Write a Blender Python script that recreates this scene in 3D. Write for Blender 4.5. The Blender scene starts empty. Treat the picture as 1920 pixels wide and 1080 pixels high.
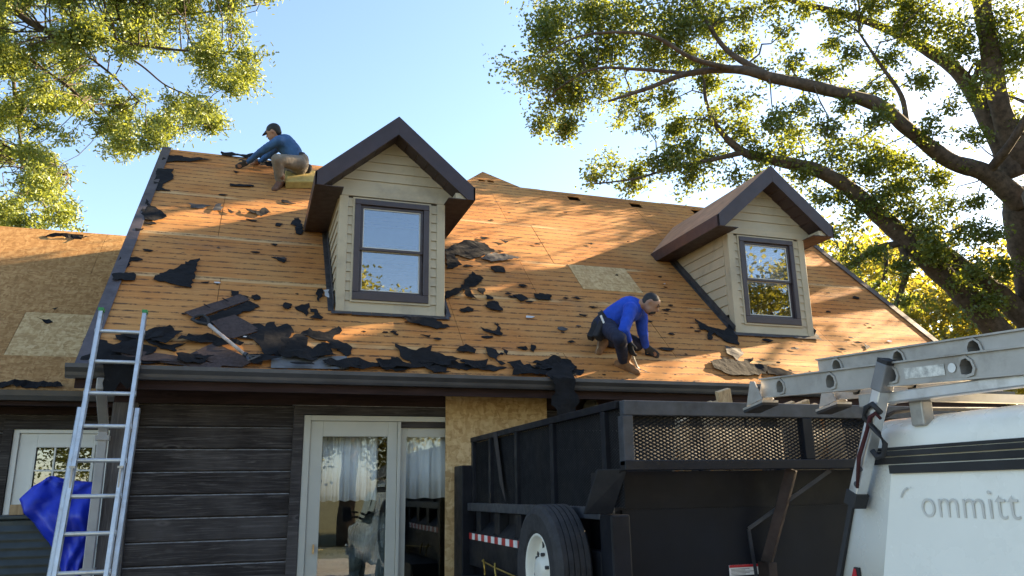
import bpy, bmesh, math, random
from mathutils import Vector, Matrix, noise
V = Vector
rad = math.radians
scene = bpy.context.scene
col = scene.collection

# ------------------------------------------------------------------ camera, sky, sun, exposure
cd = bpy.data.cameras.new('camera'); cam = bpy.data.objects.new('camera', cd); col.objects.link(cam)
cd.sensor_fit = 'HORIZONTAL'; cd.sensor_width = 36.0; cd.lens = 27.32
cd.clip_start = 0.05; cd.clip_end = 5000
_R = V((0.9486, -0.3160, -0.0173)).normalized(); _F = V((0.3075, 0.9174, 0.2527)).normalized()
_R = (_R - _F*_R.dot(_F)).normalized(); _U = _R.cross(_F)
cam.matrix_world = Matrix(((_R.x, _U.x, -_F.x, 0), (_R.y, _U.y, -_F.y, -7.66), (_R.z, _U.z, -_F.z, 1.8), (0, 0, 0, 1)))
scene.camera = cam

SUN = V((1.0, 0.203, 0.49)).normalized()          # towards the sun: low, from the right and a little behind the house
SUN_EL = math.asin(SUN.z); SUN_AZ = math.atan2(SUN.x, SUN.y)
w = bpy.data.worlds.new('World'); scene.world = w; w.use_nodes = True
nt = w.node_tree; nt.nodes.clear()
wo = nt.nodes.new('ShaderNodeOutputWorld'); bg = nt.nodes.new('ShaderNodeBackground'); sk = nt.nodes.new('ShaderNodeTexSky')
sk.sky_type = 'NISHITA'; sk.sun_disc = False; sk.sun_elevation = SUN_EL; sk.sun_rotation = SUN_AZ
sk.altitude = 200; sk.air_density = 1.1; sk.dust_density = 0.9; sk.ozone_density = 1.3
bg.inputs['Strength'].default_value = 0.056
nt.links.new(sk.outputs[0], bg.inputs['Color']); nt.links.new(bg.outputs[0], wo.inputs['Surface'])
sl = bpy.data.lights.new('sun', 'SUN'); sun = bpy.data.objects.new('sun', sl); col.objects.link(sun)
sl.energy = 5.0; sl.angle = rad(0.55); sl.color = (1.0, 0.77, 0.48)
sun.rotation_euler = SUN.to_track_quat('Z', 'Y').to_euler(); sun.location = (30, 6, 20)
vs = scene.view_settings
vs.view_transform = 'Standard'; vs.look = 'None'; vs.gamma = 1.0; vs.exposure = 2.78; vs.use_curve_mapping = False

# ------------------------------------------------------------------ helpers
class MB:
    """collects shapes; build() links them as one mesh object"""
    def __init__(s): s.v = []; s.f = []; s.m = []; s.uv = None
    def add(s, vs, fs, mi=0):
        o = len(s.v); s.v.extend(tuple(x) for x in vs)
        for f in fs: s.f.append(tuple(o+i for i in f)); s.m.append(mi)
    def box(s, x0, x1, y0, y1, z0, z1, mi=0, M=None):
        vs = [V((x, y, z)) for z in (z0, z1) for y in (y0, y1) for x in (x0, x1)]
        if M: vs = [M @ v for v in vs]
        s.add(vs, [(0,2,3,1),(4,5,7,6),(0,1,5,4),(2,6,7,3),(0,4,6,2),(1,3,7,5)], mi)
    def bar(s, a, b, w, h, mi=0, up=(0,0,1)):
        a = V(a); b = V(b); d = (b-a).normalized(); u = V(up)
        sx = d.cross(u)
        if sx.length < 1e-4: sx = d.cross(V((1,0,0)))
        sx.normalize(); u = sx.cross(d)
        q = [(-1,-1),(1,-1),(1,1),(-1,1)]
        vs = [p + sx*(i*w/2) + u*(j*h/2) for p in (a, b) for i, j in q]
        s.add(vs, [(0,1,2,3)[::-1],(4,5,6,7),(0,1,5,4),(1,2,6,5),(2,3,7,6),(3,0,4,7)], mi)
    def prism(s, pts, off, mi=0):
        """pts: planar polygon (3D, any order), off: extrusion vector"""
        n = len(pts); off = V(off); a = [V(p) for p in pts]; b = [p+off for p in a]
        s.add(a+b, [tuple(range(n))[::-1], tuple(range(n, 2*n))] + [(i, (i+1) % n, n+(i+1) % n, n+i) for i in range(n)], mi)
    def tube(s, path, r, n=8, mi=0, cap=True):
        path = [V(p) for p in path]; rs = r if isinstance(r, (list, tuple)) else [r]*len(path)
        ref = V((0.13, 0.37, 0.92)); rings = []; o = len(s.v)
        for i, p in enumerate(path):
            d = (path[min(i+1, len(path)-1)] - path[max(i-1, 0)])
            d = d.normalized() if d.length > 1e-9 else V((0,0,1))
            x = d.cross(ref); x = x.normalized() if x.length > 1e-3 else d.cross(V((1,0,0))).normalized()
            y = d.cross(x)
            for k in range(n):
                t = 2*math.pi*k/n; s.v.append(tuple(p + (x*math.cos(t)+y*math.sin(t))*rs[i]))
        for i in range(len(path)-1):
            for k in range(n):
                s.f.append((o+i*n+k, o+i*n+(k+1) % n, o+(i+1)*n+(k+1) % n, o+(i+1)*n+k)); s.m.append(mi)
        if cap:
            s.f.append(tuple(o+k for k in range(n))[::-1]); s.m.append(mi)
            s.f.append(tuple(o+(len(path)-1)*n+k for k in range(n))); s.m.append(mi)
    def lathe(s, c, axis, prof, n=24, mi=0):
        """prof: (radius, height along axis)"""
        axis = V(axis).normalized(); x = axis.orthogonal().normalized(); y = axis.cross(x); c = V(c); o = len(s.v)
        for r, h in prof:
            for k in range(n):
                t = 2*math.pi*k/n; s.v.append(tuple(c + axis*h + (x*math.cos(t)+y*math.sin(t))*r))
        for i in range(len(prof)-1):
            for k in range(n):
                s.f.append((o+i*n+k, o+i*n+(k+1) % n, o+(i+1)*n+(k+1) % n, o+(i+1)*n+k)); s.m.append(mi)
    def ball(s, c, r, n=10, mi=0, M=None):
        rx, ry, rz = r if isinstance(r, (list, tuple)) else (r, r, r); o = len(s.v); m = n//2+1
        for i in range(m+1):
            a = math.pi*i/m - math.pi/2
            for k in range(n):
                t = 2*math.pi*k/n; p = V((rx*math.cos(a)*math.cos(t), ry*math.cos(a)*math.sin(t), rz*math.sin(a)))
                if M: p = M @ p
                s.v.append(tuple(p+V(c)))
        for i in range(m):
            for k in range(n):
                s.f.append((o+i*n+k, o+i*n+(k+1) % n, o+(i+1)*n+(k+1) % n, o+(i+1)*n+k)); s.m.append(mi)
    def mesh(s, name, mats, smooth=False, recalc=True):
        me = bpy.data.meshes.new(name); me.from_pydata(s.v, [], s.f); 
        if not isinstance(mats, (list, tuple)): mats = [mats]
        for m in mats: me.materials.append(m)
        me.polygons.foreach_set('material_index', s.m)
        if s.uv is not None:
            ul = me.uv_layers.new(name='UVMap'); flat = []
            for p in me.polygons:
                for vi in p.vertices: flat.extend(s.uv[vi])
            ul.data.foreach_set('uv', flat)
        if smooth: me.polygons.foreach_set('use_smooth', [True]*len(me.polygons))
        if recalc:
            bm = bmesh.new(); bm.from_mesh(me); bmesh.ops.recalc_face_normals(bm, faces=bm.faces); bm.to_mesh(me); bm.free()
        me.update(); return me
    def build(s, name, mats, parent=None, smooth=False, bevel=0, recalc=True):
        o = bpy.data.objects.new(name, s.mesh(name, mats, smooth, recalc)); link(o, parent)
        if bevel:
            b = o.modifiers.new('bevel', 'BEVEL'); b.width = bevel; b.segments = 2; b.limit_method = 'ANGLE'; b.angle_limit = rad(40)
        return o
WORLD = {}
def link(o, parent=None):
    col.objects.link(o)
    if parent:
        o.parent = parent
        o.matrix_parent_inverse = Matrix.Translation(-WORLD.get(parent.name, V((0,0,0))))
def tag(o, label=None, cat=None, group=None, kind=None):
    if label: o['label'] = label
    if cat: o['category'] = cat
    if group: o['group'] = group
    if kind: o['kind'] = kind
    return o
def empty(name, loc, label, cat, group=None):
    o = bpy.data.objects.new(name, None); col.objects.link(o); o.location = loc; o.empty_display_size = 0.2
    WORLD[o.name] = V(loc); return tag(o, label, cat, group)
def copy_thing(root, name=None):
    """a copy of a thing with copies of its parts and sub-parts"""
    r = root.copy(); col.objects.link(r)
    for ch in list(root.children):
        c = ch.copy(); col.objects.link(c); c.parent = r
        for g in ch.children:
            d = g.copy(); col.objects.link(d); d.parent = c
    return r

# ------------------------------------------------------------------ materials
def node_mat(name):
    m = bpy.data.materials.new(name); m.use_nodes = True
    nt = m.node_tree; b = nt.nodes['Principled BSDF']; return m, nt, b
class N:
    """tiny node-graph helper"""
    def __init__(s, nt): s.nt = nt
    def n(s, t, **kw):
        x = s.nt.nodes.new(t)
        for k, v in kw.items(): setattr(x, k, v)
        return x
    def l(s, a, b): s.nt.links.new(a, b)
    def setin(s, node, key, v):
        if hasattr(v, 'is_output'): s.l(v, node.inputs[key])
        else: node.inputs[key].default_value = v
    def coord(s, kind='Object'): return s.n('ShaderNodeTexCoord').outputs[kind]
    def mapping(s, vec, scale=(1,1,1), loc=(0,0,0), rot=(0,0,0)):
        m = s.n('ShaderNodeMapping'); s.l(vec, m.inputs['Vector']); m.inputs['Scale'].default_value = scale
        s.setin(m, 'Location', loc); m.inputs['Rotation'].default_value = rot; return m.outputs[0]
    def noise(s, vec, scale=5, detail=4, rough=0.55, dist=0.0):
        x = s.n('ShaderNodeTexNoise'); s.l(vec, x.inputs['Vector']); x.inputs['Scale'].default_value = scale
        x.inputs['Detail'].default_value = detail; x.inputs['Roughness'].default_value = rough; x.inputs['Distortion'].default_value = dist
        return x.outputs['Fac']
    def voro(s, vec, scale=5, feature='F1', out='Distance', rand=1.0):
        x = s.n('ShaderNodeTexVoronoi', feature=feature); s.l(vec, x.inputs['Vector']); x.inputs['Scale'].default_value = scale
        x.inputs['Randomness'].default_value = rand; return x.outputs[out]
    def ramp(s, fac, stops):
        r = s.n('ShaderNodeValToRGB'); s.l(fac, r.inputs[0]); e = r.color_ramp.elements
        while len(e) > len(stops): e.remove(e[-1])
        while len(e) < len(stops): e.new(0.5)
        for i, (p, c) in enumerate(stops):
            e[i].position = p; e[i].color = (c, c, c, 1) if isinstance(c, (int, float)) else (*c[:3], 1)
        return r.outputs[0]
    def mix(s, fac, a, b, mode='MIX'):
        x = s.n('ShaderNodeMix', data_type='RGBA', blend_type=mode); s.setin(x, 0, fac)
        for k, v in ((6, a), (7, b)):
            if isinstance(v, tuple): x.inputs[k].default_value = (*v[:3], 1)
            else: s.l(v, x.inputs[k])
        return x.outputs[2]
    def math(s, op, a, b=0.0, c=None):
        x = s.n('ShaderNodeMath', operation=op); s.setin(x, 0, a); s.setin(x, 1, b)
        if c is not None: s.setin(x, 2, c)
        return x.outputs[0]
    def bump(s, h, strength=0.3, dist=0.01):
        x = s.n('ShaderNodeBump'); s.l(h, x.inputs['Height']); x.inputs['Strength'].default_value = strength
        x.inputs['Distance'].default_value = dist; return x.outputs[0]
    def rnd(s): return s.n('ShaderNodeObjectInfo').outputs['Random']
def plain(name, c, rough=0.6, metal=0.0, var=0.25, scale=6.0, bump=0.0, bscale=60.0, spec=0.5, dirt=None):
    """one colour with blotchy wear so that it is not flat"""
    m, nt, b = node_mat(name); g = N(nt); co = g.coord()
    n1 = g.noise(co, scale, 6, 0.62); lo = tuple(x*(1-var) for x in c); hi = tuple(min(1, x*(1+var)) for x in c)
    cc = g.ramp(n1, [(0.3, lo), (0.7, hi)])
    if dirt:
        cc = g.mix(g.ramp(g.noise(co, scale*0.6, 8, 0.7), [(0.52, 0.0), (0.72, 0.85)]), cc, dirt)
    g.l(cc, b.inputs['Base Color']); b.inputs['Metallic'].default_value = metal
    g.l(g.ramp(g.noise(co, scale*2.3, 5), [(0.3, max(0.02, rough-0.1)), (0.7, min(1, rough+0.1))]), b.inputs['Roughness'])
    b.inputs['Specular IOR Level'].default_value = spec
    if bump: g.l(g.bump(g.noise(co, bscale, 4), bump, 0.004), b.inputs['Normal'])
    return m
def deck_mat():
    """old plywood under stripped shingles: tar dashes along each shingle course, nail specks, pale seams"""
    m, nt, b = node_mat('aged_plywood'); g = N(nt); uv = g.coord('UV'); r = g.rnd()
    sx = g.n('ShaderNodeSeparateXYZ'); g.l(uv, sx.inputs[0]); X, S = sx.outputs[0], sx.outputs[1]
    grain = g.noise(g.mapping(uv, (2.0, 38, 1)), 1.6, 6, 0.65, 0.6)
    blot = g.noise(uv, 0.9, 5, 0.6)
    base = g.ramp(grain, [(0.28, (0.30, 0.112, 0.029)), (0.52, (0.47, 0.190, 0.051)), (0.75, (0.58, 0.270, 0.088))])
    base = g.mix(g.ramp(blot, [(0.40, 0.0), (0.68, 0.55)]), base, (0.55, 0.33, 0.125))
    base = g.mix(g.math('MULTIPLY', r, 0.28), base, (0.32, 0.135, 0.038))
    # greyed weather stains
    st = g.ramp(g.noise(g.mapping(uv, (0.7, 2.2, 1)), 1.3, 7, 0.68), [(0.55, 0.0), (0.76, 0.6)])
    base = g.mix(st, base, (0.13, 0.085, 0.065))
    # pale bands where the sheet edges lay under the felt
    for q in (0.5, 1.66, 2.64, 3.80):
        bd_ = g.math('LESS_THAN', g.math('ABSOLUTE', g.math('SUBTRACT', S, g.math('ADD', g.math('MULTIPLY', g.noise(g.mapping(uv, (0.8, 0.1, 1)), 1.2, 3), 0.06), q-0.06))), 0.040)
        base = g.mix(g.math('MULTIPLY', g.math('MULTIPLY', bd_, 0.62), g.ramp(g.noise(g.mapping(uv, (0.9, 2, 1), (q*5, 0, 0)), 1.1, 3), [(0.42, 0.0), (0.56, 1.0)])), base, (0.58, 0.40, 0.20))
    # tar / felt lines: one per shingle course (0.122 m), broken into dashes
    wob = g.math('MULTIPLY', g.math('SUBTRACT', g.noise(g.mapping(uv, (1.3, 1.0, 1)), 1.5, 3), 0.5), 0.035)
    ph = g.math('FRACT', g.math('DIVIDE', g.math('ADD', S, wob), 0.122))
    ln = g.math('ABSOLUTE', g.math('SUBTRACT', ph, 0.5))
    thick = g.math('MULTIPLY', g.noise(g.mapping(uv, (7, 9, 1)), 2.6, 7, 0.8), 0.26)
    line = g.math('LESS_THAN', ln, g.math('SUBTRACT', thick, 0.026))
    dash = g.ramp(g.noise(g.mapping(uv, (5.5, 8.2, 1), (3.1, 0, 0)), 1.7, 8, 0.85), [(0.475, 0.0), (0.54, 1.0)])
    mask = g.math('MULTIPLY', g.math('MULTIPLY', line, dash), 0.78)
    halo = g.math('MULTIPLY', g.ramp(ln, [(0.0, 0.50), (0.26, 0.0)]), g.ramp(g.noise(g.mapping(uv, (3.4, 8, 1)), 1.5, 6, 0.7), [(0.42, 0.0), (0.66, 1.0)]))
    base = g.mix(halo, base, (0.20, 0.095, 0.045))
    base = g.mix(mask, base, (0.030, 0.023, 0.021))
    # nails and torn specks
    sp = g.math('LESS_THAN', g.voro(g.mapping(uv, (1.0, 2.3, 1)), 7.0), g.math('MULTIPLY', g.noise(uv, 3.0, 3), 0.20))
    sp = g.math('MULTIPLY', sp, g.ramp(g.noise(uv, 1.1, 3), [(0.48, 0.0), (0.56, 1.0)]))
    base = g.mix(g.math('MULTIPLY', sp, 0.8), base, (0.035, 0.027, 0.024))
    g.l(base, b.inputs['Base Color']); b.inputs['Roughness'].default_value = 0.82; b.inputs['Specular IOR Level'].default_value = 0.25
    g.l(g.bump(g.math('ADD', grain, g.math('MULTIPLY', mask, 1.5)), 0.5, 0.006), b.inputs['Normal'])
    return m
def osb_mat(name, c0, c1, c2):
    m, nt, b = node_mat(name); g = N(nt); co = g.coord('UV'); r = g.rnd()
    co2 = g.mapping(co, (1, 1, 1)); cb = g.n('ShaderNodeCombineXYZ'); g.l(g.math('MULTIPLY', r, 17.0), cb.inputs[0]); g.l(g.math('MULTIPLY', r, 9.0), cb.inputs[1])
    va = g.n('ShaderNodeVectorMath', operation='ADD'); g.l(co2, va.inputs[0]); g.l(cb.outputs[0], va.inputs[1]); co2 = va.outputs[0]
    warp = g.n('ShaderNodeVectorMath', operation='ADD'); g.l(co2, warp.inputs[0])
    nz = g.n('ShaderNodeTexNoise'); g.l(co2, nz.inputs['Vector']); nz.inputs['Scale'].default_value = 9
    sc = g.n('ShaderNodeVectorMath', operation='SCALE'); g.l(nz.outputs['Color'], sc.inputs[0]); sc.inputs['Scale'].default_value = 0.09; g.l(sc.outputs[0], warp.inputs[1])
    f1 = g.voro(g.mapping(warp.outputs[0], (1, 2.6, 1), rot=(0, 0, 0.5)), 15, out='Color'); f2 = g.voro(g.mapping(warp.outputs[0], (2.7, 1, 1), rot=(0, 0, 0.35)), 14, out='Color')
    s1 = g.n('ShaderNodeSeparateColor'); g.l(f1, s1.inputs[0]); s2 = g.n('ShaderNodeSeparateColor'); g.l(f2, s2.inputs[0])
    mixv = g.math('ADD', g.math('MULTIPLY', s1.outputs[0], 0.5), g.math('MULTIPLY', s2.outputs[1], 0.5))
    base = g.ramp(mixv, [(0.15, c0), (0.5, c1), (0.85, c2)])
    base = g.mix(g.ramp(g.noise(co2, 1.2, 4), [(0.35, 0.0), (0.75, 0.35)]), base, tuple(x*0.72 for x in c1))
    base = g.mix(g.math('MULTIPLY', r, 0.25), base, tuple(x*0.85 for x in c0))
    sp = g.math('LESS_THAN', g.voro(co2, 11.0), 0.055)
    base = g.mix(g.math('MULTIPLY', sp, 0.7), base, (0.09, 0.05, 0.025))
    g.l(base, b.inputs['Base Color']); b.inputs['Roughness'].default_value = 0.75; b.inputs['Specular IOR Level'].default_value = 0.3
    g.l(g.bump(mixv, 0.25, 0.004), b.inputs['Normal']); return m
def wood_mat(name, c0, c1, c2, axis=0, knots=True, stretch=14.0, rough=0.8):
    """weathered boards; grain along the given axis (0 = x, 2 = z)"""
    m, nt, b = node_mat(name); g = N(nt); co = g.coord(); r = g.rnd()
    cb = g.n('ShaderNodeCombineXYZ'); g.l(g.math('MULTIPLY', r, 31.0), cb.inputs[0]); g.l(g.math('MULTIPLY', r, 13.0), cb.inputs[2])
    va = g.n('ShaderNodeVectorMath', operation='ADD'); g.l(co, va.inputs[0]); g.l(cb.outputs[0], va.inputs[1]); c = va.outputs[0]
    sc = [stretch]*3; sc[axis] = 0.9
    gr = g.noise(g.mapping(c, tuple(sc)), 2.2, 8, 0.68, 1.4)
    fine = g.noise(g.mapping(c, tuple(x*4 if i != axis else 2.5 for i, x in enumerate(sc))), 2.0, 4, 0.6)
    base = g.ramp(gr, [(0.30, c0), (0.52, c1), (0.74, c2)])
    base = g.mix(g.ramp(fine, [(0.45, 0.0), (0.72, 0.6)]), base, tuple(x*0.45 for x in c0))
    if knots:
        ks = [3.2]*3; ks[axis] = 1.3
        k = g.voro(g.mapping(c, tuple(ks)), 1.25)
        base = g.mix(g.ramp(k, [(0.05, 0.9), (0.085, 0.0)]), base, tuple(x*0.3 for x in c0))
        base = g.mix(g.ramp(k, [(0.085, 0.0), (0.10, 0.5), (0.15, 0.0)]), base, c2)
    base = g.mix(g.ramp(g.noise(c, 1.3, 5), [(0.42, 0.0), (0.75, 0.5)]), base, c2)
    g.l(base, b.inputs['Base Color']); b.inputs['Roughness'].default_value = rough; b.inputs['Specular IOR Level'].default_value = 0.3
    g.l(g.bump(gr, 0.45, 0.006), b.inputs['Normal']); return m
def glass_mat(name, tint=(0.85, 0.9, 0.92), refl=0.13):
    """window pane: clear, with a double-glazing reflection that grows at grazing angles"""
    m, nt, b = node_mat(name); g = N(nt); nt.nodes.remove(b)
    out = nt.nodes['Material Output']; t = g.n('ShaderNodeBsdfTransparent'); t.inputs[0].default_value = (*tint, 1)
    gl = g.n('ShaderNodeBsdfGlossy'); gl.inputs['Roughness'].default_value = 0.0; gl.inputs['Color'].default_value = (0.95, 0.97, 1, 1)
    lw = g.n('ShaderNodeLayerWeight'); lw.inputs['Blend'].default_value = 0.5
    f = g.math('ADD', g.math('MULTIPLY', g.math('POWER', lw.outputs['Facing'], 4.0), 0.8), refl)
    g.l(g.bump(g.noise(g.coord(), 1.7, 2), 0.05, 0.02), gl.inputs['Normal'])
    mx = g.n('ShaderNodeMixShader'); g.l(f, mx.inputs[0]); g.l(t.outputs[0], mx.inputs[1]); g.l(gl.outputs[0], mx.inputs[2]); g.l(mx.outputs[0], out.inputs['Surface'])
    return m
def leaf_mat(name, c0, c1, tr, k=0.5):
    m, nt, b = node_mat(name); g = N(nt); nt.nodes.remove(b); out = nt.nodes['Material Output']
    rp = g.n('ShaderNodeNewGeometry').outputs['Random Per Island']
    big = g.noise(g.coord(), 0.7, 3)
    c = g.ramp(g.math('ADD', g.math('MULTIPLY', rp, 0.6), g.math('MULTIPLY', big, 0.5)), [(0.25, c0), (0.8, c1)])
    d = g.n('ShaderNodeBsdfDiffuse'); g.l(c, d.inputs[0])
    t = g.n('ShaderNodeBsdfTranslucent'); g.l(g.mix(rp, tuple(tr), tuple(x*0.55 for x in tr)), t.inputs[0])
    gl = g.n('ShaderNodeBsdfGlossy'); gl.inputs['Roughness'].default_value = 0.45; gl.inputs['Color'].default_value = (0.6, 0.65, 0.6, 1)
    m1 = g.n('ShaderNodeMixShader'); m1.inputs[0].default_value = k; g.l(d.outputs[0], m1.inputs[1]); g.l(t.outputs[0], m1.inputs[2])
    m2 = g.n('ShaderNodeMixShader'); m2.inputs[0].default_value = 0.07; g.l(m1.outputs[0], m2.inputs[1]); g.l(gl.outputs[0], m2.inputs[2])
    g.l(m2.outputs[0], out.inputs['Surface']); return m
M = {}
M['deck'] = deck_mat()
M['osb'] = osb_mat('osb_roof', (0.27, 0.135, 0.045), (0.40, 0.215, 0.078), (0.52, 0.31, 0.13))
M['osb2'] = osb_mat('osb_pale', (0.40, 0.245, 0.105), (0.56, 0.375, 0.175), (0.69, 0.50, 0.27))
M['under'] = plain('dark_underlay', (0.035, 0.028, 0.025), 0.9)
M['siding'] = wood_mat('dark_stained_wood', (0.011, 0.0085, 0.0085), (0.034, 0.027, 0.0255), (0.15, 0.132, 0.125), 0, True, 20.0)
M['sidingwornlit'] = plain('worn_skylit_edge', (0.30, 0.28, 0.27), 0.85, var=0.5, scale=14)  # wear plus sky light painted on board edges that the eave keeps dim
M['frieze'] = wood_mat('dark_red_brown_wood', (0.016, 0.008, 0.008), (0.032, 0.015, 0.014), (0.055, 0.030, 0.028), 0)
M['post'] = wood_mat('weathered_post_wood', (0.045, 0.037, 0.035), (0.10, 0.087, 0.082), (0.22, 0.20, 0.19), 2)
M['vinyl'] = plain('beige_vinyl', (0.44, 0.375, 0.262), 0.55, var=0.07, scale=3, dirt=(0.25, 0.22, 0.17))
M['brown'] = plain('brown_aluminium', (0.040, 0.026, 0.030), 0.42, var=0.22, scale=5, spec=0.45)
M['soffit'] = plain('brown_soffit', (0.045, 0.028, 0.028), 0.55, var=0.2)
M['winbrown'] = plain('brown_window_frame', (0.050, 0.037, 0.042), 0.38, var=0.15)
M['liner'] = plain('pale_sash_liner', (0.62, 0.60, 0.54), 0.5, var=0.06)
M['glass'] = glass_mat('window_glass', (0.8, 0.84, 0.9), 0.20)
M['doorglass'] = glass_mat('patio_glass', (0.93, 0.95, 0.95), 0.075)
M['gutter'] = plain('grey_gutter_metal', (0.085, 0.083, 0.088), 0.38, 0.35, var=0.2, scale=4)
M['rake'] = plain('grey_brown_rake_metal', (0.085, 0.072, 0.078), 0.5, 0.2, var=0.35, scale=7)
M['flash'] = plain('dark_flashing', (0.055, 0.052, 0.055), 0.55, 0.2, var=0.4, scale=9)
M['cream'] = plain('cream_door_paint', (0.50, 0.48, 0.415), 0.45, var=0.05, scale=3)
M['white'] = plain('white_paint', (0.84, 0.83, 0.79), 0.45, var=0.05, scale=3)
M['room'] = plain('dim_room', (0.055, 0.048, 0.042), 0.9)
M['curtain'] = plain('white_curtain', (0.88, 0.88, 0.90), 0.9, var=0.05)
M['downpipe'] = plain('grey_downpipe', (0.34, 0.33, 0.33), 0.45, 0.1, var=0.12)
M['black0'] = plain('unlit_attic_opening', (0.006, 0.005, 0.005), 1.0, spec=0.0)
M['ply2'] = plain('pinkish_plywood', (0.40, 0.215, 0.115), 0.8, var=0.25, scale=5, dirt=(0.20, 0.10, 0.06), bump=0.3, bscale=40)
# ------------------------------------------------------------------ ground
random.seed(7)
gm, gnt, gb = node_mat('lawn_and_gravel'); g = N(gnt); co = g.coord()
gc = g.ramp(g.noise(co, 0.35, 8, 0.7), [(0.35, (0.075, 0.085, 0.03)), (0.6, (0.13, 0.125, 0.055)), (0.8, (0.19, 0.16, 0.10))])
gc = g.mix(g.ramp(g.noise(co, 9, 6, 0.7), [(0.4, 0.0), (0.7, 0.5)]), gc, (0.05, 0.05, 0.025))
g.l(gc, gb.inputs['Base Color']); gb.inputs['Roughness'].default_value = 0.95
g.l(g.bump(g.noise(co, 14, 6), 0.6, 0.03), gb.inputs['Normal'])
b = MB(); b.add([(-600, -600, 0), (600, -600, 0), (600, 600, 0), (-600, 600, 0)], [(0, 1, 2, 3)])
tag(b.build('ground', gm), kind='structure')
b = MB(); b.box(-1.6, 6.5, -16, -0.12, -0.2, 0.012)
tag(b.build('driveway', plain('concrete_drive', (0.30, 0.285, 0.26), 0.9, var=0.2, scale=1.5, bump=0.3, bscale=30)), kind='structure')

# ------------------------------------------------------------------ the house
A = rad(43.78); CA, SA = math.cos(A), math.sin(A)
ZG, YG, ZR, YR, XL, XR = 2.866, -0.45, 6.523, 3.366, -1.411, 8.772
SL = (YR-YG)/CA
def RP(x, s, h=0.0): return V((x, YG + s*CA - h*SA, ZG + s*SA + h*CA))
def roof_z(y): return ZG + (y-YG)*math.tan(A)
house = empty('house', (3.7, 3.3, 0), 'dark timber house with a stripped orange plywood roof and two beige dormers', 'house')

# walls: framing core behind, then each board on its own
b = MB()
for args in ((-1.15, 0.47, 0.03, 0.20, 0, 2.86), (2.63, 8.52, 0.03, 0.20, 0, 2.86), (0.47, 2.63, 0.03, 0.20, 2.53, 2.86), (0.47, 2.63, 0.03, 0.20, 0, 0.36)): b.box(*args)
b.box(8.35, 8.52, 0.20, 7.2, 0, 2.86); b.box(-1.15, -0.98, 0.20, 7.2, 0, 2.86); b.box(-0.98, 8.35, 7.05, 7.2, 0, 2.86)
wall = b.build('wall', M['under'], house)
def board(x0, x1, z0, z1, y=0.03, t=0.026, mat=None, parent=None, jog=0.0):
    """horizontal channel-siding board: proud face, chamfered top edge, worn and painted as if sky-lit"""
    b = MB(); c = 0.010; j = random.uniform(-0.003, 0.003)
    pr = [(y, z0), (y-t+0.004, z0), (y-t+j, z0+0.006), (y-t+j, z1-c), (y-0.006, z1), (y, z1)]
    n = len(pr); vs = [(x0, p[0], p[1]) for p in pr] + [(x1, p[0], p[1]) for p in pr]
    b.add(vs, [tuple(range(n)), tuple(range(n, 2*n))[::-1]])
    for i in range(n):
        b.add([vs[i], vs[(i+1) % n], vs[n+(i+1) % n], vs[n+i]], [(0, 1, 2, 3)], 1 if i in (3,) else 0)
    return b.build('siding_board', [mat or M['siding'], M['sidingwornlit']], parent or wall)
DS = 0.198; z = 2.217 + 2*DS
rows = []
while z > 0.05: rows.append(z); z -= DS
for i, z in enumerate(rows):
    z1, z0 = z-0.004, z-DS+0.004
    if i == 0: board(-0.96, 8.5, z0, z1); continue
    if z1 > 2.53: board(-0.96, 8.5, max(z0, 2.545), z1) ; 
    x = -0.96
    board(x, 0.375, z0, min(z1, 2.612)) if z1 <= 2.63 else None
    if z1 <= 2.63: board(2.73, 5.6, z0, z1); board(5.604, 8.5, z0, z1)
# frieze board, soffit, corner post
b = MB(); b.box(-1.16, 8.52, -0.035, 0.028, 2.617, 2.835); b.build('frieze_board', M['frieze'], house)
b = MB(); b.box(XL+0.02, XR-0.02, -0.44, 0.03, 2.80, 2.815); b.build('soffit', M['soffit'], house)
b = MB(); b.box(XL+0.01, XR-0.01, -0.475, -0.447, 2.68, 2.86); b.build('fascia_board', M['frieze'], house)
b = MB(); b.box(-1.165, -0.963, -0.045, 0.10, 0.02, 2.615); b.box(-1.17, -1.14, 0.10, 0.22, 0.02, 2.615)
b.build('corner_post', M['post'], house, bevel=0.006)
# gable-end walls (left end looks over the wing), clad in boards
for xx, nm in ((-1.15, -1), (8.52, 1)):
    b = MB(); x0, x1 = (xx, xx+0.12) if nm < 0 else (xx-0.12, xx)
    b.prism([(x0, 0.03, 2.86), (x0, 6.95, 2.86), (x0, YR+0.0, 6.42), (x0, 0.03, 3.18)], (x1-x0, 0, 0)); b.build('gable_wall', M['siding'], house)

# gutter (ogee trough with end caps) and downpipe
b = MB(); pr = [(-0.478, 2.862), (-0.478, 2.755), (-0.545, 2.755), (-0.556, 2.775), (-0.562, 2.800), (-0.590, 2.835), (-0.590, 2.868), (-0.580, 2.868), (-0.580, 2.842), (-0.552, 2.806), (-0.546, 2.780), (-0.540, 2.765), (-0.486, 2.765), (-0.486, 2.862)]
x0, x1 = XL-0.05, XR+0.03; n = len(pr)
b.add([(x0, *p) for p in pr]+[(x1, *p) for p in pr], [tuple(range(n)), tuple(range(n, 2*n))[::-1]]+[(i, (i+1) % n, n+(i+1) % n, n+i) for i in range(n)])
for xe in (x0-0.004, x1+0.001):
    b.prism([(xe, -0.478, 2.866), (xe, -0.478, 2.755), (xe, -0.545, 2.755), (xe, -0.562, 2.80), (xe, -0.59, 2.835), (xe, -0.59, 2.868)], (0.003, 0, 0))
gut = b.build('gutter', M['gutter'], house)
x = x0+0.9
while x < x1:
    b = MB(); b.box(x-0.012, x+0.012, -0.585, -0.47, 2.8695, 2.8735); b.build('hanger', M['gutter'], gut); x += 0.82
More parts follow.
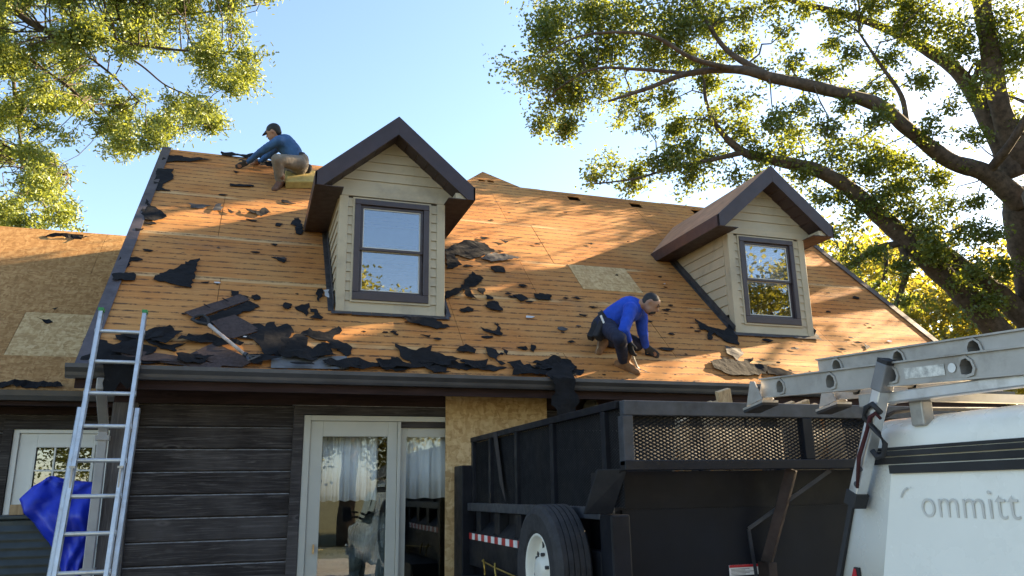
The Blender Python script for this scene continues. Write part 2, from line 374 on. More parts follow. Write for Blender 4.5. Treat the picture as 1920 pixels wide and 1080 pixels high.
b = MB(); b.box(XL, XR, -0.49, -0.43, 2.874, 2.878); b.box(XL, XR, -0.4935, -0.490, 2.842, 2.878); b.build('drip_edge', M['flash'], house)
b = MB()
pth = [(-1.19, -0.53, 2.76), (-1.19, -0.53, 2.66), (-1.205, -0.16, 2.44), (-1.205, -0.10, 2.36), (-1.205, -0.10, 0.15)]
for a, c in zip(pth[:-1], pth[1:]): b.bar(a, c, 0.075, 0.058, up=(0, 1, 0.01) if abs(V(c).y-V(a).y) < 0.02 else (0, 0, 1))
dp = b.build('downpipe', M['downpipe'], house, bevel=0.008)
for z in (2.28, 1.2):
    b = MB(); b.box(-1.26, -1.15, -0.142, -0.05, z, z+0.04); b.build('strap', M['downpipe'], dp)

# roof deck: dark slab with the old plywood sheets on it
b = MB()
b.prism([RP(XL+0.01, 0.02, -0.02), RP(XL+0.01, 4.83, -0.02), RP(XL+0.01, 4.83, -0.15), RP(XL+0.01, 0.02, -0.15)], (XR-XL-0.02, 0, 0))
# rear slope
yb = 2*YR-YG
b.prism([(XL+0.01, YR, ZR-0.01), (XL+0.01, yb, ZG), (XL+0.01, yb, ZG-0.15), (XL+0.01, YR, ZR-0.16)], (XR-XL-0.02, 0, 0))
deck = b.build('roof_deck', M['under'], house)
def sheet(x0, x1, s0, s1, h=0.0, t=0.014, mat=None, parent=None, name='roof_sheet', hole=None, fr=RP):
    b = MB(); b.uv = []; mat = mat or M['deck']
    def ring(hh, q): return [fr(x, s, hh) for x, s in q]
    q = [(x0, s0), (x1, s0), (x1, s1), (x0, s1)]
    if hole:
        a0, a1, c0, c1 = hole; qi = [(a0, c0), (a1, c0), (a1, c1), (a0, c1)]
        vs = ring(h, q)+ring(h, qi)+ring(h-t, q)+ring(h-t, qi); b.uv = (q+qi)*2
        fs = [(i, (i+1) % 4, 4+(i+1) % 4, 4+i) for i in range(4)] + [(8+i, 12+i, 12+(i+1) % 4, 8+(i+1) % 4) for i in range(4)]
        fs += [(i, 8+i, 8+(i+1) % 4, (i+1) % 4) for i in range(4)] + [(4+i, 4+(i+1) % 4, 12+(i+1) % 4, 12+i) for i in range(4)]
    else:
        vs = ring(h, q)+ring(h-t, q); b.uv = q*2
        fs = [(0, 1, 2, 3), (7, 6, 5, 4)]+[(i, 4+i, 4+(i+1) % 4, (i+1) % 4) for i in range(4)]
    b.add(vs, fs); return b.build(name, mat, parent or deck, recalc=True)
SR = [0.0, 0.5, 1.66, 2.64, 3.80, 4.86, SL]
vents = [(4.72, 0), (5.83, 0), (7.0, 0)]
for k in range(6):
    s0, s1 = SR[k], SR[k+1]
    cuts = {0: [0.68, 3.1, 5.54, 7.98], 1: [-0.4, 2.02, 4.46, 6.9], 2: [0.72, 3.16, 5.6, 8.04], 3: [-0.5, 1.2, 3.64, 6.08], 4: [0.9, 3.3, 5.75, 8.2], 5: [-0.2, 2.3, 4.2, 5.3, 6.4]}[k]
    xs = [XL]+cuts+[XR]
    for i in range(len(xs)-1):
        hole = None
        if k == 5:
            for vx, _ in vents:
                if xs[i]+0.15 < vx-0.1 and vx+0.1 < xs[i+1]-0.1: hole = (vx-0.105, vx+0.105, s0+0.10, s0+0.27)
        lift = random.uniform(-0.0035, 0.0015)
        sheet(xs[i]+0.0025, xs[i+1]-0.0025, s0+0.0025, s1-0.0025 + (random.uniform(-0.03, 0.0) if k == 5 else 0), lift, hole=hole)
b = MB(); b.box(3.9, 7.5, YR-0.6, YR-0.05, 5.5, 5.9); 
# new OSB patch let into the old sheathing
pq = [(3.66, 2.62), (4.36, 2.62), (4.36, 1.90), (3.66, 1.90)]
sheet(3.83, 4.66, 1.96, 2.62, 0.006, 0.008, M['osb2'], name='patch_sheet')
# rear cross gable rising just above the ridge, two vent slots in its hip
pk = RP(3.35, SL+0.53, 0); pa = RP(2.96, SL+0.01, 0); pb = RP(3.86, SL+0.01, 0)
b = MB(); b.uv = []
eL = lambda t: 2.96+0.39*(t-0.01)/0.52
eR = lambda t: 3.86-0.51*(t-0.01)/0.52
def hip(q):
    """a piece of the hip, 15 mm thick, from (x, distance above the ridge) corners"""
    n = len(q); b.add([RP(x, SL+t, 0) for x, t in q]+[RP(x, SL+t, -0.015) for x, t in q], [tuple(range(n)), tuple(range(n, 2*n))[::-1]]+[(i, n+i, n+(i+1) % n, (i+1) % n) for i in range(n)]); b.uv += [(x, SL+t) for x, t in q]*2
hip([(eL(0.01), 0.01), (eR(0.01), 0.01), (eR(0.075), 0.075), (eL(0.075), 0.075)])
for xa, xb, xc, xd in ((eL(0.075), 3.19, 3.19, eL(0.165)), (3.30, 3.34, 3.34, 3.30), (3.45, eR(0.075), eR(0.165), 3.45)): hip([(xa, 0.075), (xb, 0.075), (xc, 0.165), (xd, 0.165)])
hip([(eL(0.165), 0.165), (eR(0.165), 0.165), (3.35, 0.53)])
cg = b.build('rear_gable_hip', M['deck'], house)
b = MB(); e = 4.0
b.add([pk, pk+V((0, e, 0)), pb+V((0.0, 0.0, 0)), pb+V((1.2, e, -1.15)), pa, pa+V((-1.2, e, -1.15))], [(0, 2, 3, 1), (0, 1, 5, 4)])
b.uv = [(0, 0), (0, 4), (1, 0), (1, 4), (1, 0), (1, 4)]; b.build('rear_gable_roof', M['deck'], house)
b = MB(); b.prism([pk+V((0, e, 0)), pb+V((1.2, e, -1.15)), pa+V((-1.2, e, -1.15))], (0, 0.05, 0)); b.build('rear_gable_wall', M['under'], house)
# rake trim on both ends
for xx in (XL, XR):
    sg = -1 if xx == XL else 1
    n0 = 0
    for (sa, sb) in ((0.0, 1.75), (1.752, 3.6), (3.602, SL+0.01)):
        b = MB(); xo = xx+sg*0.012
        b.prism([RP(xo, sa, 0.016), RP(xo, sb, 0.016), RP(xo, sb, -0.17), RP(xo, sa, -0.17)], (-sg*0.018, 0, 0))
        b.prism([RP(xo, sa, 0.012), RP(xo, sb, 0.012), RP(xo, sb, 0.020), RP(xo, sa, 0.020)], (-sg*0.115, 0, 0))
        b.build('rake_trim', M['rake'], house)

# dormers
def strips(b): pass
def dormer(cx, wx0, wx1):
    YW = 0.37; YF = 0.10; hw = 0.575; ztop = 4.93; zb = 3.655
    P = rad(41.0); tp = math.tan(P); ez = 0.845; zpk = 5.80       # fascia half width, ridge height (top)
    def prof(dx, drop=0.0): return zpk - abs(dx)*tp - drop
    yr = YG + (zpk-ZG)/math.tan(A)                                 # where the dormer ridge meets the roof
    # core box
    b = MB(); zc = zpk-0.20
    yk = YG + (ztop-ZG)/math.tan(A)
    b.prism([(cx-hw+0.02, YW+0.10, zb-0.15), (cx-hw+0.02, yk+0.1, ztop+0.0), (cx-hw+0.02, YW+0.10, ztop)], (0.012, 0, 0))
    b.prism([(cx+hw-0.032, YW+0.10, zb-0.15), (cx+hw-0.032, yk+0.1, ztop+0.0), (cx+hw-0.032, YW+0.10, ztop)], (0.012, 0, 0))
    b.box(cx-hw+0.012, wx0-0.01, YW+0.004, YW+0.07, zb, ztop); b.box(wx1+0.01, cx+hw-0.012, YW+0.004, YW+0.07, zb, ztop)
    b.box(wx0-0.01, wx1+0.01, YW+0.004, YW+0.07, zb, 3.765); b.box(wx0-0.01, wx1+0.01, YW+0.004, YW+0.07, 4.893, ztop)
    b.prism([(cx-hw, YW+0.02, ztop), (cx+hw, YW+0.02, ztop), (cx+0.05, YW+0.02, zpk-0.23), (cx-0.05, YW+0.02, zpk-0.23)], (0, 0.05, 0))
    d = b.build('dormer', M['under'], house)
    # dim attic room behind the window, with a pale blind
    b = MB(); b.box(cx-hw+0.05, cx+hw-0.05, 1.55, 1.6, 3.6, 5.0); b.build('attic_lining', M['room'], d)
    # corner boards
    for sg in (-1, 1):
        b = MB(); xo = cx+sg*(hw+0.004); xi = cx+sg*(hw-0.088)
        b.box(min(xo, xi), max(xo, xi), YW-0.022, YW, zb-0.02, ztop-0.01); b.box(min(xo, xo-sg*0.02), max(xo, xo-sg*0.02), YW, YW+0.09, zb+0.02, ztop-0.01)
        b.build('corner_board', M['vinyl'], d, bevel=0.004)
    # lap boards beside the window, under it and in the gable
    def lap(x0, x1, z0, z1, y=YW, x0t=None, x1t=None):
        x0t = x0 if x0t is None else x0t; x1t = x1 if x1t is None else x1t
        b = MB(); y0 = y-0.016; y1 = y-0.003
        b.add([(x0, y0, z0), (x1, y0, z0), (x1t, y1, z1), (x0t, y1, z1), (x0, y+0.004, z0), (x1, y+0.004, z0), (x1t, y+0.004, z1), (x0t, y+0.004, z1)],
              [(0, 1, 2, 3), (7, 6, 5, 4), (0, 4, 5, 1), (1, 5, 6, 2), (2, 6, 7, 3), (3, 7, 4, 0)])
        return b.build('siding_board', M['vinyl'], d)
    fx0, fx1 = wx0-0.022, wx1+0.022
    zz = zb+0.105; stp = 0.104
    lap(cx-hw+0.088, cx+hw-0.088, zb-0.02, zb+0.102)
    while zz < ztop-0.03:
        z1 = min(zz+stp-0.002, ztop-0.012)
        lap(cx-hw+0.088, fx0, zz, z1); lap(fx1, cx+hw-0.088, zz, z1); zz += stp
    b = MB(); b.box(cx-hw-0.16, cx+hw+0.16, YW-0.026, YW+0.0, ztop-0.01, ztop+0.075); b.build('frieze_board', M['vinyl'], d, bevel=0.003)
    zz = ztop+0.077
    while True:
        hwz = (zpk-0.20-zz)/tp; z1 = zz+0.112; hw1 = max(0.004, (zpk-0.20-z1)/tp)
        if hwz < 0.03: break
        z1 = min(z1, zpk-0.205)
        lap(cx-hwz, cx+hwz, zz, z1-0.002, YW, cx-hw1, cx+hw1); zz += 0.112
    # side walls: boards cut to the roof slope
    for sg in (-1, 1):
        zz = zb-0.03; xw = cx+sg*(hw+0.002)
        while zz < ztop-0.02:
            z1 = min(zz+0.128, ztop-0.005)
            ya = max(YW+0.09, YG+(zz-ZG)/math.tan(A)*0+YW+0.09); yb0 = YG+(zz-ZG)/math.tan(A)-0.02; yb1 = YG+(z1-ZG)/math.tan(A)-0.02
            if yb0 > ya+0.02:
                b = MB(); xo0 = xw+sg*0.014; xo1 = xw+sg*0.001; xi = xw-sg*0.006
                b.add([(xo0, ya, zz), (xo0, yb0, zz), (xo1, yb1, z1-0.002), (xo1, ya, z1-0.002), (xi, ya, zz), (xi, yb0, zz), (xi, yb1, z1-0.002), (xi, ya, z1-0.002)],
                      [(0, 1, 2, 3), (7, 6, 5, 4), (0, 4, 5, 1), (1, 5, 6, 2), (2, 6, 7, 3), (3, 7, 4, 0)])
                b.build('siding_board', M['vinyl'], d)
            zz += 0.128
        # step flashing along the slope
        b = MB(); b.prism([RP(xw+sg*0.016, 1.14, 0.0), RP(xw+sg*0.016, 3.0, 0.0), RP(xw+sg*0.016, 3.0, 0.075), RP(xw+sg*0.016, 1.14, 0.075)], (sg*0.006, 0, 0))
        b.prism([RP(xw+sg*0.016, 1.10, 0.003), RP(xw+sg*0.016, 3.0, 0.003), RP(xw+sg*0.016, 3.0, 0.008), RP(xw+sg*0.016, 1.10, 0.008)], (sg*0.06, 0, 0))
        b.build('flashing', M['flash'], d)
    b = MB()
    for i in range(6):
        xa = cx-hw-0.05+i*(2*hw+0.1)/6; j = random.uniform(-0.012, 0.012)
        b.prism([(xa+0.002, YW-0.03, zb-0.022), (xa+(2*hw+0.1)/6-0.002, YW-0.03, zb-0.022), (xa+(2*hw+0.1)/6-0.002, YW-0.10+j, zb-0.065+j), (xa+0.002, YW-0.10-j, zb-0.068)], (0, 0.003, 0.004))
    b.build('apron_flashing', M['flash'], d)
    # window
    b = MB(); y0, y1 = YW-0.034, YW+0.05; z0, z1 = 3.765, 4.89
    for a in ((wx0-0.022, wx1+0.022, y0+0.012, y1, z0-0.022, z0), (wx0-0.022, wx1+0.022, y0+0.012, y1, z1, z1+0.018), (wx0-0.022, wx0, y0+0.012, y1, z0, z1), (wx1, wx1+0.022, y0+0.012, y1, z0, z1)): b.box(*a)
    b.build('window_trim', M['vinyl'], d)
    t = 0.062; b = MB()
    for a in ((wx0, wx1, y0, y1, z0, z0+0.085), (wx0, wx1, y0, y1, z1-t, z1), (wx0, wx0+t, y0, y1, z0+0.085, z1-t), (wx1-t, wx1, y0, y1, z0+0.085, z1-t)): b.box(*a)
    b.build('window_frame', M['winbrown'], d, bevel=0.006)
    zm = (z0+z1)/2+0.01
    for (za, zc2, yo) in ((zm-0.018, z1-t-0.002, 0.012), (z0+0.087, zm+0.016, 0.034)):
        xa, xb = wx0+t+0.002, wx1-t-0.002; s = 0.030; b = MB()
        for a in ((xa, xb, YW-0.02+yo, YW+yo, za, za+s), (xa, xb, YW-0.02+yo, YW+yo, zc2-s, zc2), (xa, xa+s, YW-0.02+yo, YW+yo, za+s, zc2-s), (xb-s, xb, YW-0.02+yo, YW+yo, za+s, zc2-s)): b.box(*a)
        b.build('window_sash', M['winbrown'], d, bevel=0.003)
        b = MB(); l = 0.009; e0 = s+0.0005
        for a in ((xa+e0, xb-e0, YW-0.012+yo, YW-0.004+yo, za+e0, za+e0+l), (xa+e0, xb-e0, YW-0.012+yo, YW-0.004+yo, zc2-e0-l, zc2-e0), (xa+e0, xa+e0+l, YW-0.012+yo, YW-0.004+yo, za+e0+l, zc2-e0-l), (xb-e0-l, xb-e0, YW-0.012+yo, YW-0.004+yo, za+e0+l, zc2-e0-l)): b.box(*a)
        b.build('sash_liner', M['liner'], d)
        b = MB(); b.box(xa+s-0.004, xb-s+0.004, YW-0.003+yo, YW+0.001+yo, za+s-0.004, zc2-s+0.004); b.build('window_pane', M['glass'], d)
    # roof: two decked slopes, fascia, soffits
    for sg in (-1, 1):
        b = MB(); b.uv = []
        xe = cx+sg*ez; ze = prof(ez); ye = YG+(ze-ZG)/math.tan(A)+0.02
        top = [V((cx, YF+0.01, zpk)), V((xe, YF+0.01, ze)), V((xe, ye, ze)), V((cx, yr+0.02, zpk))]
        nrm = V((sg*math.sin(P), 0, math.cos(P)))
        b.add([p for p in top]+[p-nrm*0.03 for p in top], [(0, 1, 2, 3), (7, 6, 5, 4)]+[(i, 4+i, 4+(i+1) % 4, (i+1) % 4) for i in range(4)])
        b.uv = [(0, 0), (0, -1.1), (1.4, -1.1), (2.6, 0)]*2
        b.build('roof_sheet', M['ply2'], d)
        # eave fascia and soffit
        fd = 0.155
        b = MB(); b.box(min(xe, xe+sg*0.018), max(xe, xe+sg*0.018), YF, ye-0.02+0.0, ze-fd, ze-0.006); b.build('fascia', M['brown'], d)
        b = MB(); xin = cx+sg*(hw-0.01); b.box(min(xe-sg*0.001, xin), max(xe-sg*0.001, xin), YF+0.022, ye-0.12, ze-fd+0.004, ze-fd+0.012); b.build('soffit', M['soffit'], d)
        # rake fascia on the gable front
        b = MB(); c0 = cx+sg*0.0
        pts = [(c0, YF, zpk+0.004), (xe+sg*0.018, YF, prof(ez+0.018)+0.004), (xe+sg*0.018, YF, ze-fd), (xe-sg*0.07, YF, ze-fd), (c0, YF, zpk-0.215)]
        b.prism(pts, (0, 0.020, 0)); b.build('fascia', M['brown'], d, bevel=0.003)
        # sloping gable soffit, in plank panels
        for k in range(7):
            a0, a1 = k/7.0, (k+0.96)/7.0
            pA = V((cx+sg*(ez-0.05)*a0, YF+0.021, zpk-0.205-(ez-0.05)*a0*tp*0.985)); pB = V((cx+sg*(ez-0.05)*a1, YF+0.021, zpk-0.205-(ez-0.05)*a1*tp*0.985))
            b = MB(); b.prism([pA, pB, pB+V((0, 0.29, 0)), pA+V((0, 0.29, 0))], nrm*0.008); b.build('soffit_panel', M['soffit'], d)
        # boxed eave return
        if sg < 0: continue
        b = MB(); b.box(min(xe-sg*0.02, cx+sg*(hw+0.07)), max(xe-sg*0.02, cx+sg*(hw+0.07)), YF+0.024, YW-0.03, ze-fd+0.014, ze-fd+0.075); b.build('eave_return', M['vinyl'], d)
    return d
d1 = dormer(1.33, 0.915, 1.73)
d2 = dormer(6.15, 5.735, 6.55)
# blinds inside: a pale roller shade behind each lower and upper sash
for cx, zlo in ((6.15, 4.30),):
    b = MB(); n = 24
    for i in range(n):
        zz = zlo+(4.86-zlo)*i/n; b.box(cx-0.36, cx+0.36, 0.475, 0.479, zz, zz+(4.86-zlo)/n-0.006)
    o = b.build('window_blind', plain('pale_blind_%d' % int(cx), (0.42, 0.46, 0.56), 0.8, var=0.05))
    tag(o, 'pale slatted blind hanging inside the %s dormer window' % ('left' if cx < 3 else 'right'), 'blind')

# patio door: cream frame, two glazed sashes
b = MB(); 
for a in ((0.375, 0.47, -0.042, 0.028, 0.36, 2.53), (2.63, 2.73, -0.042, 0.028, 0.36, 2.53), (0.375, 2.73, -0.044, 0.028, 2.5305, 2.612)): b.box(*a)
b.build('door_casing', M['siding'], house, bevel=0.005)
b = MB(); b.box(0.36, 2.745, -0.056, -0.02, 2.6125, 2.6165); b.build('head_flashing', M['sidingwornlit'], house)
b = MB()
for a in ((0.472, 0.535, -0.03, 0.10, 0.37, 2.525), (2.565, 2.628, -0.03, 0.10, 0.37, 2.525), (0.535, 2.565, -0.03, 0.10, 2.475, 2.525), (0.535, 2.565, -0.03, 0.10, 0.37, 0.42)): b.box(*a)
pd = b.build('patio_door', M['cream'], house, bevel=0.004)
for (xa, xb, y) in ((0.537, 1.36, 0.012), (1.345, 2.563, 0.055)):
    b = MB(); s = 0.115; 
    for a in ((xa, xa+s, y-0.022, y+0.022, 0.422, 2.473), (xb-s*0.8, xb, y-0.022, y+0.022, 0.422, 2.473), (xa+s, xb-s*0.8, y-0.022, y+0.022, 2.33, 2.473), (xa+s, xb-s*0.8, y-0.022, y+0.022, 0.422, 0.62)): b.box(*a)
    b.build('door_sash', M['cream'], pd, bevel=0.004)
    b = MB(); b.box(xa+s-0.01, xb-s*0.8+0.01, y-0.003, y+0.003, 0.61, 2.34); b.build('door_pane', M['doorglass'], pd)
b = MB(); b.box(1.362, 1.392, -0.028, 0.03, 0.43, 2.472); b.build('meeting_stile', M['cream'], pd, bevel=0.003)
b = MB(); b.box(0.60, 0.615, -0.045, -0.01, 1.28, 1.36); b.box(0.60, 0.70, 0.05, 0.075, 1.30, 1.312); b.build('handle', plain('brass_handle', (0.5, 0.36, 0.2), 0.3, 0.8), pd)
# room behind the patio door
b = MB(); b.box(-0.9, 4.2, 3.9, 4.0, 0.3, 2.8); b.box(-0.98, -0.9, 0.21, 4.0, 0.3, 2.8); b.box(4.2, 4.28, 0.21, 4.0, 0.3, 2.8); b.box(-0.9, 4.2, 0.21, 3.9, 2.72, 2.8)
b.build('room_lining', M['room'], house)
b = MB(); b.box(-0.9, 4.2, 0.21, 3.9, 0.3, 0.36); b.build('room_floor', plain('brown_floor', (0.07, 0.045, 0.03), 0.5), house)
def curtain(x0, x1, z0, z1, label):
    b = MB(); n = 60; y = 0.135
    vs = []
    for i in range(n+1):
        x = x0+(x1-x0)*i/n; dy = 0.016*math.sin(i*0.75)+0.008*math.sin(i*1.9+1)
        vs += [(x, y+dy, z0+0.006*math.sin(i*0.6)), (x, y+dy*0.7, z1), (x, y+dy+0.004, z0+0.006*math.sin(i*0.6)), (x, y+dy*0.7+0.004, z1)]
    fs = []
    for i in range(n):
        a, c = 4*i, 4*(i+1); fs += [(a, c, c+1, a+1), (a+2, a+3, c+3, c+2), (a, a+2, c+2, c), (a+1, c+1, c+3, a+3)]
    b.add(vs, fs); tag(b.build('curtain', M['curtain'], smooth=True), label, 'curtain', 'short white curtains in the patio door')
curtain(0.62, 1.20, 1.735, 2.36, 'short white curtain behind the left glass door panel')
curtain(1.43, 2.50, 1.745, 2.36, 'short white curtain behind the right glass door panel, next to the board')
# outdoor wall lamp: jar globe on a bracket
lp = empty('wall_lamp', (3.38, 0.0, 2.62), 'round glass jar wall lamp beside the hanging felt, above the trailer rail', 'wall lamp')
b = MB(); b.lathe((3.38, -0.12, 2.53), (0, 0, 1), [(0.0, 0), (0.05, 0.0), (0.082, 0.035), (0.095, 0.085), (0.082, 0.135), (0.055, 0.165), (0.055, 0.18), (0.0, 0.18)], 20)
gl, gnt2, gb2 = node_mat('smoky_glass_globe'); gb2.inputs['Base Color'].default_value = (0.18, 0.17, 0.14, 1); gb2.inputs['Roughness'].default_value = 0.12; gb2.inputs['Transmission Weight'].default_value = 0.35
b.build('globe', gl, lp, smooth=True)
b = MB(); b.lathe((3.38, -0.12, 2.712), (0, 0, 1), [(0.0, 0), (0.058, 0), (0.05, 0.03), (0.0, 0.035)], 16); b.box(3.365, 3.395, -0.12, 0.005, 2.735, 2.755); b.box(3.33, 3.43, -0.016, 0.003, 2.65, 2.80); b.build('bracket', M['brown'], lp)
# vents / cut holes dark boxes are the openings themselves

# ------------------------------------------------------------------ wing on the left: recessed wall, OSB roof
WYE, WZE, WYR = 2.0, 2.95, 4.58
WA = math.atan2(5.58-WZE, WYR-WYE); WSL = (WYR-WYE)/math.cos(WA)
def WP(x, s, h=0.0): return V((x, WYE+s*math.cos(WA)-h*math.sin(WA), WZE+s*math.sin(WA)+h*math.cos(WA)))
WX0, WX1 = -9.5, -1.165
b = MB(); b.box(WX0+0.3, -2.50, 2.43, 2.6, 0, 2.93); b.box(-1.46, WX1, 2.43, 2.6, 0, 2.93); b.box(-2.50, -1.46, 2.43, 2.6, 2.56, 2.93)
b.box(WX0+0.3, WX0+0.45, 2.6, 6.6, 0, 2.93); b.box(WX0+0.3, WX1, 6.6, 6.75, 0, 2.93)
wwall = b.build('wing_wall', M['under'], house)
z = 2.72
while z > 0.1:
    board(WX0+0.3, -2.60, z-DS+0.008, z, 2.43, parent=wwall)
    board(-1.40, WX1-0.002, z-DS+0.008, z, 2.43, parent=wwall) if z < 2.66 else board(-2.60, WX1-0.002, max(2.66, z-DS+0.008), z, 2.43, parent=wwall)
    z -= DS
b = MB(); b.box(WX0+0.3, WX1-0.002, 2.365, 2.43, 2.72, 2.90); b.build('frieze_board', M['frieze'], wwall)
b = MB(); b.prism([WP(WX0, 0.02, -0.02), WP(WX0, WSL, -0.02), WP(WX0, WSL, -0.14), WP(WX0, 0.02, -0.14)], (WX1-WX0-0.002, 0, 0))
b.prism([(WX0, WYR, 5.57), (WX0, 2*WYR-WYE, WZE), (WX0, 2*WYR-WYE, WZE-0.12), (WX0, WYR, 5.44)], (WX1-WX0-0.002, 0, 0))
wdeck = b.build('wing_roof', M['under'], house)
WR = [0.0, 0.62, 1.52, 2.50, WSL]
for k in range(4):
    cuts = {0: [-5.6, -3.2], 1: [-6.9, -4.4, -2.72], 2: [-5.8, -3.35], 3: [-7.0, -4.6, -2.2]}[k]
    xs = [WX0]+cuts+[WX1]
    for i in range(len(xs)-1):
        hole = (-2.72, -2.50, WSL-0.22, WSL-0.07) if (k == 3 and i == 2) else None
        new = (k, i) in ((1, 3), (2, 2), (0, 1))
        sheet(xs[i]+0.002, xs[i+1]-0.002, WR[k]+0.002, WR[k+1]-0.002, random.uniform(-0.003, 0.001), mat=M['osb2'] if (k == 1 and i == 3) else M['osb'], parent=wdeck, hole=hole, fr=WP)
b = MB(); pr = [(1.985, 2.93), (1.985, 2.83), (1.915, 2.83), (1.895, 2.88), (1.885, 2.935), (1.895, 2.935), (1.905, 2.885), (1.922, 2.84), (1.975, 2.84), (1.975, 2.93)]
n = len(pr); b.add([(WX0, *p) for p in pr]+[(-1.42, *p) for p in pr], [tuple(range(n)), tuple(range(n, 2*n))[::-1]]+[(i, (i+1) % n, n+(i+1) % n, n+i) for i in range(n)])
b.build('wing_gutter', M['gutter'], house)
b = MB(); b.box(WX0, WX1-0.01, 1.99, 2.01, 2.78, 2.945); b.box(WX0, WX1-0.01, 2.01, 2.43, 2.80, 2.812); b.build('wing_soffit', M['frieze'], house)
# white entry door with nine panes
b = MB(); 
for a in ((-2.60, -2.502, 2.375, 2.428, 0.3, 2.56), (-1.458, -1.36, 2.375, 2.428, 0.3, 2.56), (-2.60, -1.36, 2.373, 2.428, 2.561, 2.655)): b.box(*a)
b.build('entry_casing', M['siding'], house, bevel=0.004)
b = MB(); DX0, DX1 = -2.44, -1.52; gx0, gx1, gz0, gz1 = -2.26, -1.70, 1.60, 2.36
for a in ((-2.50, DX0, 2.40, 2.5, 0.32, 2.556), (DX1, -1.46, 2.40, 2.5, 0.32, 2.556), (DX0, DX1, 2.40, 2.5, 2.515, 2.556)): b.box(*a)
for a in ((DX0+0.003, gx0, 2.425, 2.465, 0.34, 2.512), (gx1, DX1-0.003, 2.425, 2.465, 0.34, 2.512), (gx0, gx1, 2.425, 2.465, gz1, 2.512), (gx0, gx1, 2.425, 2.465, 0.34, gz0)): b.box(*a)
ed = b.build('entry_door', M['white'], house, bevel=0.004)
b = MB(); t = 0.028
for a in ((gx0-t, gx1+t, 2.408, 2.424, gz1, gz1+t), (gx0-t, gx1+t, 2.408, 2.424, gz0-t, gz0), (gx0-t, gx0, 2.408, 2.424, gz0, gz1), (gx1, gx1+t, 2.408, 2.424, gz0, gz1)): b.box(*a)
for k in (1, 2):
    x = gx0+(gx1-gx0)*k/3; zz = gz0+(gz1-gz0)*k/3
    b.box(x-0.009, x+0.009, 2.412, 2.428, gz0, gz1); b.box(gx0, gx1, 2.4125, 2.4275, zz-0.009, zz+0.009)
b.build('window_grille', M['white'], ed)
for i in range(3):
    for k in range(3):
        b = MB(); xa = gx0+(gx1-gx0)*i/3+0.01; xb = gx0+(gx1-gx0)*(i+1)/3-0.01; za = gz0+(gz1-gz0)*k/3+0.01; zc = gz0+(gz1-gz0)*(k+1)/3-0.01
        b.box(xa, xb, 2.440, 2.446, za, zc); b.build('window_pane', M['glass'], ed)
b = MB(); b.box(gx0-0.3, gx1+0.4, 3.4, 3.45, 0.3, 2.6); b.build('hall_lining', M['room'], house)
b = MB(); b.ball((-1.60, 2.38, 1.30), 0.03, 10); b.bar((-1.60, 2.38, 1.30), (-1.60, 2.43, 1.30), 0.02, 0.02); b.build('door_knob', plain('brass', (0.45, 0.33, 0.15), 0.3, 0.9), ed)
# ------------------------------------------------------------------ things at the house front
M['alu'] = plain('worn_aluminium', (0.62, 0.63, 0.64), 0.38, 0.75, var=0.12, scale=9, dirt=(0.35, 0.34, 0.33))
M['aludull'] = plain('dull_dirty_aluminium', (0.42, 0.40, 0.37), 0.5, 0.55, var=0.16, scale=6, dirt=(0.23, 0.21, 0.18))
M['green'] = plain('green_plastic', (0.03, 0.22, 0.07), 0.5)
M['black'] = plain('black_rubber', (0.018, 0.018, 0.02), 0.7, var=0.3)
M['bluetarp'] = plain('blue_tarp', (0.012, 0.035, 0.52), 0.42, var=0.18, scale=4, bump=0.35, bscale=9)
M['acgrey'] = plain('dark_grey_steel', (0.035, 0.045, 0.05), 0.5, 0.2)
M['steel'] = plain('black_trailer_paint', (0.007, 0.008, 0.012), 0.5, 0.0, var=0.4, scale=3, spec=0.22, dirt=(0.025, 0.024, 0.025))
M['steeledge'] = plain('worn_trailer_edge', (0.042, 0.046, 0.056), 0.5, 0.2, var=0.4, scale=9)
M['meshmetal'] = plain('expanded_metal', (0.007, 0.007, 0.008), 0.75, 0.0, var=0.4, scale=5, spec=0.25, dirt=(0.022, 0.019, 0.016))
M['rust'] = plain('rusty_brown_steel', (0.028, 0.016, 0.012), 0.75, 0.1, var=0.5, scale=7)
M['lumber'] = wood_mat('pale_lumber', (0.30, 0.19, 0.095), (0.46, 0.32, 0.18), (0.60, 0.46, 0.30), 2, True, 16)
M['truckwhite'] = plain('white_fibreglass', (0.82, 0.81, 0.74), 0.26, 0.0, var=0.04, scale=2, spec=0.5, dirt=(0.66, 0.65, 0.57))
M['rubber'] = plain('tyre_rubber', (0.022, 0.021, 0.023), 0.75, var=0.4, scale=12, bump=0.3, bscale=80)
M['rim'] = plain('white_steel_rim', (0.62, 0.60, 0.53), 0.4, var=0.08)
M['leather'] = plain('dark_green_leather', (0.13, 0.15, 0.135), 0.32, var=0.3, scale=6, bump=0.2, bscale=40)
M['red'] = plain('red_plastic', (0.42, 0.012, 0.02), 0.35)
M['reflred'] = plain('red_tape', (0.40, 0.03, 0.03), 0.4); M['reflwhite'] = plain('white_tape', (0.70, 0.70, 0.68), 0.4)

